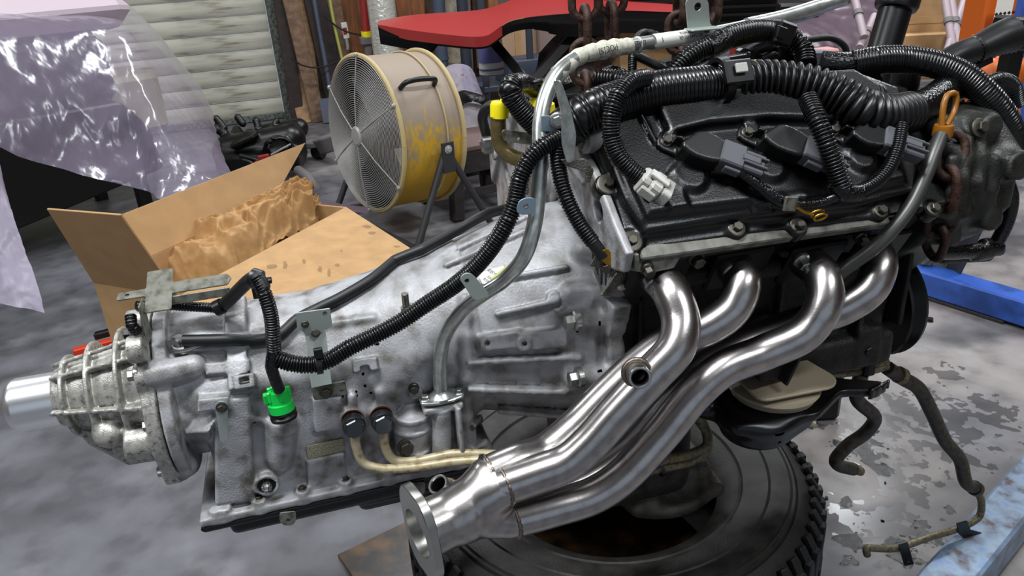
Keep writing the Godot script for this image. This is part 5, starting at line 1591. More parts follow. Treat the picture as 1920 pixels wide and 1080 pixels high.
	for q in [[663, 796, [664, 806, 0.142, 668, 838, 0.146, 682, 868, 0.15, 712, 878, 0.154, 780, 876, 0.158, 850, 866, 0.165, 930, 862, 0.18, 1000, 866, 0.19]],
			[717, 789, [718, 800, 0.142, 722, 838, 0.145, 738, 862, 0.148, 780, 864, 0.15, 850, 851, 0.158, 930, 852, 0.17, 1000, 856, 0.18]]]:
		mb = MB.new(); mb.tube(path(q[2]), 0.0064, 16); part(t, "pipe", mb, M.cream)
		mb = MB.new()
		var c := L(q[0], q[1], 0.142)
		mb.lathe(PackedVector2Array([Vector2(0.0, -0.007), Vector2(0.0145, -0.007), Vector2(0.0155, -0.005), Vector2(0.0155, 0.005), Vector2(0.0145, 0.007), Vector2(0.0, 0.007)]), c, Z, 28)
		part(t, "banjo_eye", mb, M.bolt_mid)
		mb = MB.new(); clampring(mb, c - Z * 0.0105, Z, 0.0158, 0.003); part(t, "copper_washer", mb, M.copper)
		mb = MB.new(); mb.bolt(c + Z * 0.007, Vector3(0, 0.25, 1), 0.023, 0.010, 0.0145); part(t, "banjo_bolt", mb, M.bolt_mid)
	based(t)
	# --- cooler pipes round the sump, and the power steering hoses
	t = ething("sump_pipes", "twin cream pipes bent round the engine sump above the tyre", "pipe")
	for k in 2:
		mb = MB.new(); mb.tube(path([1170, 880 + k * 14, 0.145, 1205, 872 + k * 14, 0.145, 1250, 862 + k * 14, 0.145, 1300, 850 + k * 13, 0.145, 1325, 835 + k * 8, 0.145, 1326, 812 + k * 6, 0.135, 1312 + k * 4, 790, 0.125, 1306, 772 + k * 4, 0.125, 1330, 768 + k * 6, 0.135, 1400, 752 + k * 8, 0.145]), 0.0078, 14); part(t, "pipe", mb, M.cream_dirty)
	mb = MB.new(); clampring(mb, L(1236, 874, 0.145), Vector3(1, 0.145, 0), 0.017, 0.005); part(t, "rubber_band", mb, M.plastic)
	based(t)
	t = ething("steering_hoses", "power steering pipes with two old rubber hoses hanging to the wet floor", "hose")
	for k in 2:
		mb = MB.new(); mb.tube(path([1490, 698 + k * 11, 0.16, 1560, 690 + k * 11, 0.155, 1640, 681 + k * 11, 0.15, 1662, 678 + k * 8, 0.148]), 0.0075, 14); part(t, "pipe", mb, M.cream_dirty)
	mb = MB.new(); mb.box(L(1625, 684, 0.155), Vector3(0.02, 0.034, 0.026), Basis.IDENTITY, 0.004); mb.bolt(L(1625, 656, 0.17), Z, 0.014, 0.008, 0.012); part(t, "pipe_clamp", mb, M.bolt_dark)
	mb = MB.new(); mb.box(L(1622, 662, 0.15), Vector3(0.022, 0.05, 0.012), Basis.IDENTITY, 0.003); part(t, "clamp_bracket", mb, M.cast_grime)
	wirebit(t, "hose", [1615, 700, 0.155, 1606, 745, 0.15, 1640, 785, 0.14, 1622, 812, 0.13, 1590, 835, 0.12, 1567, 862, 0.11, 1572, 872, 0.105, 1600, 880, 0.1], 0.0118, M.old_hose, "", 18)
	wirebit(t, "pipe_end", [1598, 879, 0.1, 1614, 884, 0.098], 0.0085, M.cream_dirty, "", 14)
	wirebit(t, "hose", [1664, 690, 0.148, 1690, 708, 0.15, 1722, 728, 0.15, 1748, 775, 0.15, 1772, 826, 0.15, 1800, 862, 0.15, 1812, 905, 0.15, 1830, 916, 0.15], 0.0122, M.old_hose, "", 18)
	mb = MB.new(); clampring(mb, L(1688, 704, 0.15), Vector3(0.8, -0.5, 0), 0.0145, 0.012); part(t, "hose_clamp", mb, M.cream_dirty)
	mb = MB.new(); clampring(mb, L(1829, 916, 0.15), Vector3(0.8, -0.6, 0), 0.0145, 0.010); part(t, "hose_clamp", mb, M.bolt)
	wirebit(t, "pipe", [1828, 915, 0.15, 1840, 940, 0.15, 1836, 968, 0.152, 1812, 985, 0.155, 1740, 1008, 0.16, 1680, 1028, 0.165, 1640, 1028, 0.168, 1624, 1028, 0.17, 1626, 1040, 0.17], 0.0068, M.cream_dirty, "", 14)
	mb = MB.new(); plate(mb, [1792, 980, 1812, 975, 1818, 992, 1848, 1000, 1850, 1012, 1812, 1014, 1796, 1000], 0.163, 0.003, 0.004, [[1840, 1006, 0.003]]); part(t, "pipe_bracket", mb, M.plastic)
	mb = MB.new(); plate(mb, [1683, 1020, 1700, 1014, 1712, 1056, 1694, 1060], 0.172, 0.003, 0.003, [[1702, 1050, 0.003]]); part(t, "pipe_bracket", mb, M.plastic)
	based(t)
	# --- hoses on the far side and over the valley
	t = ething("coolant_pipe", "brown coolant pipe turning up beside the filler tube under a yellow cap", "pipe")
	wirebit(t, "pipe", [1060, 302, -0.02, 1010, 302, -0.03, 965, 296, -0.04, 940, 276, -0.05, 934, 240, -0.05, 936, 198, -0.05], 0.0115, M.olive_pipe, "", 20)
	mb = MB.new(); clampring(mb, L(935, 219, -0.05), Y, 0.0128, 0.003); part(t, "bead", mb, M.olive_pipe)
	mb = MB.new()
	mb.lathe(PackedVector2Array([Vector2(0.0135, -0.022), Vector2(0.014, -0.004), Vector2(0.012, 0.001), Vector2(0.0, 0.002)]), L(937, 192, -0.05), Y + Vector3(0.1, 0, 0), 20)
	mb.box(L(948, 190, -0.045), Vector3(0.014, 0.006, 0.014), Basis(Z, -0.2), 0.002)
	part(t, "cap", mb, M.yellow, "yellow plastic cap")
	mb = MB.new(); plate(mb, [940, 246, 944, 242, 1000, 250, 1000, 272, 944, 264], -0.03, 0.003, 0.003, [[972, 260, 0.003]]); part(t, "pipe_bracket", mb, M.olive_plate)
	based(t)
	t = ething("heater_hose", "short curved black hose beside the brown coolant pipe", "hose")
	wirebit(t, "hose", [938, 196, -0.12, 916, 200, -0.13, 905, 218, -0.14, 910, 245, -0.15, 920, 275, -0.15], 0.0082, M.rubber_hose, "", 16)
	mb = MB.new(); mb.box(L(914, 272, -0.13), Vector3(0.018, 0.026, 0.018), Basis.IDENTITY, 0.003); clampring(mb, L(914, 268, -0.13), Y, 0.013, 0.008); part(t, "hose_clamp", mb, M.bolt_bright)
	based(t)
	t = ething("rear_wiring_loop", "black conduit looped behind the filler tube with a yellow cap beneath it", "wiring")
	ribbed(t, "conduit", [1008, 238, -0.02, 985, 215, -0.02, 966, 190, -0.02, 955, 170, -0.02, 962, 158, -0.03], 0.0165, 0.0042, M.loom, 0.86, 20)
	wirebit(t, "taped_bend", [962, 160, -0.03, 978, 156, -0.05, 1000, 165, -0.08, 1040, 163, -0.1, 1090, 156, -0.12], 0.015, M.tape, "", 18)
	mb = MB.new()
	var ring := PackedVector3Array()
	for j in 25: ring.append(L(1006, 157, -0.06) + Vector3(cos(TAU * j / 24.0) * 0.013, 0.004 * sin(TAU * j / 24.0), sin(TAU * j / 24.0) * 0.011))
	mb.tube(ring, 0.0035, 10, false); part(t, "fixing_eye", mb, M.plastic)
	mb = MB.new(); mb.lathe(PackedVector2Array([Vector2(0.024, -0.022), Vector2(0.022, -0.004), Vector2(0.012, 0.004), Vector2(0.0, 0.005)]), L(1012, 190, -0.06), Y, 20); part(t, "port_cap", mb, M.yellow, "yellow port cap")
	based(t)
	t = ething("rear_hanger_plate", "pale curved steel lifting plate between the filler tube and the thick loom", "bracket")
	mb = MB.new(); plate(mb, [1036, 148, 1050, 150, 1068, 200, 1079, 250, 1076, 300, 1062, 306, 1052, 270, 1052, 215], 0.205, 0.004, 0.004); part(t, "plate", mb, M.zinc)
	mb = MB.new(); plate(mb, [1050, 298, 1096, 296, 1112, 318, 1104, 342, 1096, 340, 1098, 322, 1060, 310], 0.2, 0.004, 0.002); part(t, "foot", mb, M.cast_dark)
	based(t)
	t = ething("valley_loom", "black conduit lying across the valley behind the thick loom", "wiring")
	ribbed(t, "conduit", [1112, 150, 0.02, 1150, 152, 0.03, 1190, 158, 0.05, 1230, 160, 0.07], 0.0165, 0.0044, M.loom, 0.92, 18)
	wirebit(t, "lead", [1120, 140, 0.0, 1150, 128, 0.0, 1180, 140, 0.02, 1215, 158, 0.05], 0.0045, M.tape)
	ribbed(t, "riser", [1186, 140, 0.04, 1186, 110, 0.03, 1192, 78, 0.0, 1208, 62, -0.02, 1232, 68, -0.03], 0.0065, 0.003, M.loom, 0.86, 12)
	wirebit(t, "lead", [1190, 103, 0.03, 1225, 120, 0.04, 1260, 140, 0.06], 0.0065, M.plastic)
	based(t)
	t = ething("upper_loom", "ribbed loom rising under the filler tube to a square clip and down again", "wiring")
	ribbed(t, "conduit", [1258, 140, 0.1, 1285, 112, 0.095, 1312, 94, 0.09, 1335, 84, 0.085], 0.0125, 0.0046, M.loom, 0.84, 18)
	wirebit(t, "taped_joint", [1325, 92, 0.085, 1345, 82, 0.082, 1360, 74, 0.078], 0.0158, M.tape, "", 16)
	ribbed(t, "conduit", [1348, 78, 0.08, 1380, 66, 0.07, 1420, 58, 0.06, 1455, 60, 0.055], 0.0158, 0.0046, M.loom, 0.85, 20)
	ribbed(t, "conduit", [1472, 66, 0.055, 1494, 78, 0.06, 1508, 98, 0.07, 1512, 122, 0.085], 0.0145, 0.0048, M.loom, 0.82, 20)
	mb = MB.new(); mb.box(L(1464, 62, 0.065), Vector3(0.03, 0.032, 0.028), Basis(Z, -0.35), 0.003); mb.box(L(1464, 61, 0.085), Vector3(0.014, 0.016, 0.006), Basis(Z, -0.35), 0.001); mb.box(L(1472, 46, 0.066), Vector3(0.016, 0.008, 0.02), Basis(Z, -0.35), 0.001); part(t, "square_clip", mb, M.plastic)
	ribbed(t, "side_branch", [1290, 138, 0.07, 1340, 118, 0.05, 1400, 106, 0.03], 0.0062, 0.003, M.loom, 0.84, 12)
	wirebit(t, "boot", [1400, 108, 0.03, 1430, 92, 0.02, 1470, 88, 0.0, 1500, 112, 0.0], 0.014, M.plastic, "", 16)
	based(t)
	t = ething("valley_connectors", "small dark plugs, levers and a pale plug in the valley beyond the thick loom", "wiring")
	for q in [[1300, 118, 0.0, 0.05, 0.03, 0.04, 0.3], [1420, 115, 0.02, 0.06, 0.03, 0.04, -0.2], [1260, 130, -0.03, 0.04, 0.03, 0.03, 0.1], [1470, 100, 0.02, 0.03, 0.045, 0.03, 0.4]]:
		mb = MB.new(); mb.box(L(q[0], q[1], q[2]), Vector3(q[3], q[4], q[5]), Basis(Z, q[6]), 0.004); mb.box(L(q[0] + 10, q[1] - 6, q[2] + 0.01), Vector3(q[3] * 0.5, q[4] * 0.5, q[5]), Basis(Z, q[6] + 0.4), 0.003); part(t, "plug", mb, M.plastic)
	mb = MB.new(); mb.box(L(1528, 108, 0.03), Vector3(0.05, 0.022, 0.03), Basis(Z, -0.1), 0.003); mb.box(L(1540, 101, 0.03), Vector3(0.03, 0.01, 0.02), Basis(Z, -0.1), 0.002); part(t, "pale_plug", mb, M.plastic_grey)
	wirebit(t, "lever", [1395, 62, 0.0, 1415, 82, 0.0, 1425, 112, 0.01], 0.005, M.plastic)
	wirebit(t, "lead", [1510, 75, -0.08, 1560, 72, -0.08, 1585, 90, -0.08, 1588, 112, -0.08], 0.0055, M.rubber_hose)
	based(t)
	# --- hose and looms at the front end
	t = ething("front_loom", "long glossy finely ribbed black loom arching over the front of the engine", "wiring")
	ribbed(t, "conduit", [1600, 120, 0.1, 1640, 113, 0.11, 1700, 112, 0.12, 1760, 122, 0.14, 1810, 145, 0.16, 1855, 185, 0.18, 1887, 230, 0.19, 1902, 285, 0.19], 0.0195, 0.0042, M.loom, 0.95, 24)
	wirebit(t, "taped_start", [1540, 118, 0.08, 1570, 120, 0.09, 1610, 119, 0.1], 0.0165, M.tape, "", 18)
	ribbed(t, "under_conduit", [1825, 190, 0.14, 1850, 215, 0.14, 1870, 250, 0.14, 1884, 292, 0.14], 0.0115, 0.004, M.loom, 0.84, 14)
	ribbed(t, "under_conduit", [1700, 222, 0.13, 1740, 222, 0.12, 1780, 208, 0.1, 1800, 190, 0.09], 0.0085, 0.0034, M.loom, 0.84, 14)
	ribbed(t, "far_conduit", [1840, 165, -0.05, 1870, 152, -0.06, 1895, 160, -0.07, 1905, 195, -0.08], 0.016, 0.005, M.loom, 0.84, 16)
	mb = MB.new(); mb.lathe(PackedVector2Array([Vector2(0.0, -0.03), Vector2(0.0195, -0.03), Vector2(0.0205, -0.022), Vector2(0.0185, -0.012), Vector2(0.0205, 0.0), Vector2(0.02, 0.02), Vector2(0.0, 0.022)]), L(1696, 160, 0.08), Y, 22); part(t, "oil_filler_cap", mb, M.plastic)
	based(t)
	t = ething("braided_sleeve", "fat black braided cable sleeve tied round the middle, pointing at the orange hoist", "wiring")
	mb = MB.new(); braid(mb, path([1770, 118, 0.0, 1800, 102, 0.0, 1828, 94, 0.0], 0.004), 0.0185, 0.021); part(t, "sleeve", mb, M.braid)
	mb = MB.new(); braid(mb, path([1828, 94, 0.0, 1850, 84, 0.0, 1876, 72, 0.0, 1896, 66, 0.0], 0.004), 0.021, 0.029); part(t, "sleeve", mb, M.braid)
	mb = MB.new(); clampring(mb, L(1829, 94, 0.0), L(1840, 88, 0.0) - L(1820, 97, 0.0), 0.0228, 0.006); mb.box(L(1846, 118, 0.01), Vector3(0.03, 0.01, 0.006), Basis(Z, 0.3), 0.001); part(t, "cable_tie", mb, M.plastic)
	based(t)
	# --- dipstick tube with the amber handle
	t = ething("dipstick_tube", "slim grey dipstick tube with an amber handle in front of the timing cover", "pipe")
	wirebit(t, "tube", [1768, 245, 0.235, 1752, 285, 0.25, 1735, 330, 0.262, 1708, 385, 0.272, 1672, 432, 0.278, 1632, 470, 0.276, 1590, 500, 0.265, 1540, 540, 0.25], 0.0092, M.zinc_dull, "", 18)
	mb = MB.new()
	var dc := L(1769, 240, 0.235)
	mb.lathe(PackedVector2Array([Vector2(0.0, 0.012), Vector2(0.0125, 0.01), Vector2(0.0125, 0.0), Vector2(0.0115, -0.004), Vector2(0.0, -0.004)]), dc, -Y, 20)
	mb.tube(path([1766, 236, 0.235, 1768, 205, 0.23, 1775, 180, 0.225, 1792, 176, 0.22, 1790, 205, 0.225, 1774, 236, 0.235]), 0.004, 10)
	part(t, "handle", mb, M.amber, "amber plastic handle")
	based(t)
	# --- hose down the far right
	t = ething("front_drain_hose", "ragged black hose hanging down the front edge of the engine", "hose")
	wirebit(t, "hose", [1884, 330, 0.09, 1896, 370, 0.1, 1890, 410, 0.1, 1874, 445, 0.1, 1860, 465, 0.1, 1820, 472, 0.1, 1770, 474, 0.11, 1710, 470, 0.12], 0.0115, M.tape, "", 16)
	var rg := [Cap.new(L(1790, 474, 0.1), L(1868, 464, 0.1), 0.012, 0.014, 0.01), Cap.new(L(1850, 460, 0.1), L(1876, 474, 0.105), 0.012, 0.004, 0.008), Cap.new(L(1846, 456, 0.1), L(1856, 450, 0.1), 0.008, 0.002, 0.006), Cap.new(L(1830, 478, 0.1), L(1850, 474, 0.1), 0.012, 0.012, 0.006)]
	mb = MB.new(); nets(rg, L(1830, 465, 0.1) - Vector3(0.1, 0.08, 0.08), L(1830, 465, 0.1) + Vector3(0.12, 0.08, 0.08), 0.005, mb)
	part(t, "torn_end", mb, M.tape)
	based(t)
	# --- chains
	chain("lifting_chain", "rusty lifting chain hanging in front of the red bonnet, left of the pair", [1094, -325, 0.02, 1098, 180, 0.02], 0.058)
	chain("lifting_chain", "rusty lifting chain right of the pair that hangs in front of the red bonnet, short", [1148, -325, 0.0, 1146, 88, 0.0], 0.058)
	chain("lifting_chain", "rusty chain passing down behind the hanger tab of the filler tube", [1282, -325, -0.03, 1272, 120, 0.0], 0.054)
	chain("lifting_chain", "rusty chain just right of the hanger tab with the drilled hole", [1352, -325, -0.03, 1340, 30, -0.02], 0.054)
	chain("lifting_chain", "rusty chain hooked down over the dark timing cover at the front", [1786, 258, 0.235, 1780, 320, 0.25, 1770, 395, 0.25, 1748, 470, 0.225], 0.06)

func braid(mb: MB, p: PackedVector3Array, r0: float, r1: float) -> void:      # woven sleeve: a tube with a basket relief
	var rows := []
	var m := p.size(); var n := 44
	var u := Vector3.BACK
	for i in m:
		var tn := (p[mini(i + 1, m - 1)] - p[maxi(i - 1, 0)]).normalized()
		u = (u - tn * u.dot(tn)).normalized()
		var w := tn.cross(u); var row := PackedVector3Array()
		for j in n:
			var a := TAU * j / n
			var r := lerpf(r0, r1, float(i) / (m - 1)) + (0.0014 if (i + j) % 2 == 0 else -0.0014)
			row.append(p[i] + (u * cos(a) + w * sin(a)) * r)
		rows.append(row)
	mb.grid(rows, true, false)
	mb.cap(rows[0], p[0] - p[1]); mb.cap(rows[m - 1], p[m - 1] - p[m - 2])

func chain(called: String, label: String, a: Array, len: float) -> void:
	var t := ething(called, label, "chain", "rusty lifting chains")
	var p := path(a, 0.004)
	var lens := PackedFloat32Array([0.0])
	for i in range(1, p.size()): lens.append(lens[i - 1] + p[i].distance_to(p[i - 1]))
	var pos := func(s: float) -> Vector3:
		for i in range(1, p.size()):
			if lens[i] >= s: return p[i - 1].lerp(p[i], (s - lens[i - 1]) / maxf(1e-6, lens[i] - lens[i - 1]))
		return p[p.size() - 1]
	var link := MB.new()
	var ring := PackedVector3Array()
	var w := len * 0.3
	for j in 33:
		var f := TAU * j / 32.0
		ring.append(Vector3(cos(f) * w, sin(f) * w + (len * 0.5 - w) * signf(sin(f)) * (1.0 if absf(sin(f)) > 0.05 else 0.0), 0))
	link.tube(ring, len * 0.1, 10, false)
	var me := link.mesh()
	var s := len * 0.4
	var k := 0
	while s < lens[lens.size() - 1]:
		var d: Vector3 = ((pos.call(s + 0.01) as Vector3) - (pos.call(s - 0.01) as Vector3)).normalized()
		var b := frame(d, Vector3.BACK)
		partm(t, "chain_link", me, M.rust, "", Transform3D(Basis(b.x, b.z, -b.y).rotated(d, (0.35 if k % 2 == 0 else 1.75)), pos.call(s)))
		s += len * 0.74; k += 1
	based(t)

func wrapped(t: Node3D, text: String, a: Vector3, b: Vector3, f: float, size: float, r: float, lean: float) -> void:   # writing upside down on the tube from a to b
	var x := (b - a).normalized()
	var z := (Vector3.BACK - x * x.z).normalized().rotated(x, -deg_to_rad(lean))
	lettering(t, text, 0, 0, 0, size, 0.0, 0.0, Transform3D(Basis(-x, z.cross(-x), z), a.lerp(b, f) + z * r))

func lettering(t: Node3D, text: String, px: float, py: float, s: float, size: float, slope: float, turn := 0.0, xf = null) -> void:
	var tm := TextMesh.new()
	var f := SystemFont.new(); f.font_names = PackedStringArray(["Droid Sans"])
	tm.font = f; tm.text = text; tm.font_size = 32; tm.pixel_size = size / 32.0; tm.depth = 0.0006 if xf == null else 0.0002
	partm(t, "lettering", tm, M.ink, "", xf if xf != null else Transform3D(Basis(Vector3.BACK, deg_to_rad(slope + turn)) * Basis(Vector3.RIGHT, 0.0), L(px, py, s) + Vector3(0, 0, 0.0035)))

# ---------------------------------------------------------------- the workshop behind
var rng := RandomNumberGenerator.new()
func fbox(t: Node3D, called: String, c: Vector3, size: Vector3, b: Basis, m: Material, bev := 0.004, label := "") -> void:
	var mb := MB.new(); mb.box(c, size, b, bev); part(t, called, mb, m, label)
func bar(mb: MB, a: Vector3, b: Vector3, w: float, d: float, hint := Vector3.BACK) -> void:
	var y := (b - a).normalized(); var x := y.cross(hint).normalized()
	mb.box((a + b) / 2, Vector3(w, a.distance_to(b), d), Basis(x, y, x.cross(y)), minf(w, d) * 0.12)
func wallp(px: float, py: float, z: float) -> Vector3:                       # on the plane z metres in front of the back wall
	return onp(px, py, R * Vector3(0, 0, z), R.basis.z)
func foot(px: float, z: float) -> Vector3:                                   # where that plane meets the floor, below or above a pixel column
	var a := wallp(px, 100, z); var b := wallp(px + 20, 200, z)
	var p := wallp(px, 240, z); p.y = 0.0
	return p
func plank(px0: float, px1: float, py1: float, z: float, w: float, th: float, top: float, m: Material, label: String, cat := "plank", called := "leaning_plank") -> void:
	# foot on the floor in pixel column px0, passing the pixel (px1, py1)
	var a := foot(px0, z + 0.06); var b := wallp(px1, py1, z)
	var d := (b - a).normalized()
	b = a + d * top / maxf(0.3, d.y)
	var t := thing(called, label, cat, "planks leaning by the roller door")
	var mb := MB.new(); bar(mb, a, b, w, th, R.basis.z); part(t, "board", mb, m)
	based(t)

func background() -> void:
	rng.seed = 11
	carton(); drum_fan(); covered_car(); manifolds(); leaning_things(); bonnet(); far_right(); hoist(); oddments()

func carton() -> void:
	var h := 0.34
	var bl := on(184, 526, h); var fl := on(336, 556, h); var fr := on(649, 389, h)
	var ax := (fr - fl); ax.y = 0; var lx := ax.length(); ax = ax.normalized()
	var az := ax.cross(Vector3.UP).normalized()
	if az.dot(bl - fl) < 0.0: az = -az
	var wz := absf((bl - fl).dot(az)) 
	var t := thing("cardboard_box", "large open brown cardboard box with all its flaps up, behind the gearbox", "box")
	var o := fl; o.y = 0
	var b := Basis(ax, Vector3.UP, -az)
	var th := 0.006
	var c := o + ax * lx / 2 + az * wz / 2
	fbox(t, "bottom_panel", c + Vector3(0, 0.006, 0), Vector3(lx, th, wz), b, M.card, 0.001)
	fbox(t, "side_panel", o + ax * lx / 2 + Vector3(0, h / 2, 0), Vector3(lx, h, th), b, M.card, 0.001)
	fbox(t, "side_panel", o + ax * lx / 2 + az * wz + Vector3(0, h / 2, 0), Vector3(lx, h, th), b, M.card, 0.001)
	fbox(t, "end_panel", o + az * wz / 2 + Vector3(0, h / 2, 0), Vector3(th, h, wz), b, M.card, 0.001)
	fbox(t, "end_panel", o + ax * lx + az * wz / 2 + Vector3(0, h / 2, 0), Vector3(th, h, wz), b, M.card, 0.001)
	var flap := func(p0: Vector3, p1: Vector3, q0: Vector3, q1: Vector3, m: Material, label: String):
		var mb := MB.new()
		var x := (p1 - p0).normalized(); var up := ((q0 + q1) / 2 - (p0 + p1) / 2); var n := x.cross(up).normalized(); var y := n.cross(x)
		var xf := Transform3D(Basis(x, y, n), p0 - n * th / 2)
		var pl := PackedVector2Array()
		for p in [p0, p1, q1, q0]:
			var q: Vector3 = xf.affine_inverse() * p
			pl.append(Vector2(q.x, q.y))
		mb.prism(pl, xf, th, 0.001)
		part(t, "flap", mb, m, label)
	var H := Vector3(0, h, 0)
	var A := o + H; var B := o + ax * lx + H; var C := o + ax * lx + az * wz + H; var D := o + az * wz + H
	# front flap folded out to the camera, back flap standing up, left flap raised
	var fpl := (onp(772, 468, B + Vector3(0, -0.03, 0), Vector3.UP) - B)
	flap.call(A, B, A + fpl, B + fpl, M.card, "front flap with smudged finger marks")
	var bd := (at(228, 402, 1.0) - EYE)
	var up_d := (az * 0.35 + Vector3.UP).normalized()
	var q0 := onp(228, 402, D, (ax.cross(up_d)).cross(Vector3.ZERO) if false else ax.cross(up_d).normalized())
	var q1 := onp(572, 268, D, ax.cross(up_d).normalized())
	flap.call(D, C, q0, q1, M.card, "")
	var ud := (-ax * 0.5 + Vector3.UP).normalized()
	var nl := az.cross(ud).normalized()
	flap.call(A, D, onp(227, 402, A, nl), onp(89, 391, A, nl), M.card, "")
	flap.call(B, C, B + Vector3(0, -0.15, 0) + ax * 0.12, C + Vector3(0, -0.15, 0) + ax * 0.12, M.card, "")
	# smudges: greasy finger marks on the front flap
	var n := ax.cross(fpl).normalized()
	if n.y < 0.0: n = -n
	for q in [[510, 500, 9, 5], [535, 497, 4, 8], [570, 490, 4, 5], [600, 505, 4, 7], [617, 512, 3, 8], [632, 497, 5, 3], [688, 425, 8, 3], [697, 437, 7, 3], [744, 462, 6, 2], [640, 470, 2, 2]]:
		var mb := MB.new()
		var cc := onp(q[0], q[1], A + n * 0.0045, n)
		var ring := PackedVector3Array()
		for j in 14:
			var r := 1.0 + rng.randf_range(-0.3, 0.3)
			ring.append(onp(q[0] + cos(TAU * j / 14.0) * q[2] * r, q[1] + sin(TAU * j / 14.0) * q[3] * r, A + n * 0.0045, n))
		mb.cap(ring, n)
		part(t, "grease_smudge", mb, M.smudge)
	based(t)
	# crumpled packing paper inside
	t = thing("packing_paper", "crumpled brown kraft paper stuffed in the open cardboard box", "paper")
	var ns := FastNoiseLite.new(); ns.seed = 5; ns.frequency = 5.0; ns.noise_type = FastNoiseLite.TYPE_CELLULAR; ns.cellular_return_type = FastNoiseLite.RETURN_DISTANCE2_SUB; ns.fractal_octaves = 1
	var n2 := FastNoiseLite.new(); n2.seed = 9; n2.frequency = 4.0; n2.fractal_octaves = 1
	for s in [[[288, 470, 0.28, 350, 428, 0.32, 430, 408, 0.38, 510, 372, 0.42, 560, 345, 0.44, 592, 356, 0.42], [318, 516, 0.26, 375, 500, 0.3, 430, 478, 0.33, 480, 450, 0.36, 520, 415, 0.38, 588, 392, 0.36]],
			[[430, 480, 0.28, 470, 460, 0.29, 500, 430, 0.3, 540, 400, 0.32, 592, 375, 0.34], [440, 520, 0.24, 490, 500, 0.25, 540, 470, 0.26, 590, 440, 0.26, 610, 415, 0.26]]]:
		var e0 := PackedVector3Array(); var e1 := PackedVector3Array()
		for i in range(0, s[0].size(), 3): e0.append(on(s[0][i], s[0][i + 1], s[0][i + 2]))
		for i in range(0, s[1].size(), 3): e1.append(on(s[1][i], s[1][i + 1], s[1][i + 2]))
		var c0 := resample(spline(e0, 0.012), 140); var c1 := resample(spline(e1, 0.012), 140)
		var rows := []
		for i in 140:
			var f := i / 139.0
			var p0 := c0[i]; var p1 := c1[i]
			var row := PackedVector3Array()
			for j in 70:
				var g_ := j / 69.0
				var p := p0.lerp(p1, g_)
				p += Vector3.UP * 0.05 * sin(g_ * PI) + Vector3(0, -0.08, 0.0) * smoothstep(0.85, 1.0, g_)
				var w := n2.get_noise_2d(f * 1.1 + 3.0, g_ * 0.6) * 0.5
				var cr := (0.35 - absf(n2.get_noise_2d(f * 0.6 + g_ * 0.3 + w * 0.2, g_ * 0.45 - f * 0.25))) * 0.06 + (0.35 - absf(n2.get_noise_2d(f * 1.3 - g_ * 0.5 + 9.0, g_ * 0.8 + f * 0.6 + w * 0.4))) * 0.026 + (0.3 - absf(n2.get_noise_2d(f * 2.7 + g_ * 0.8 + 21.0, g_ * 1.3 - f))) * 0.01
				row.append(p + Vector3(0.2, 1, 0.4).normalized() * cr)
			rows.append(row)
		var mb := MB.new(); mb.grid(rows, false)
		part(t, "paper_sheet", mb, M.kraft)
	based(t)

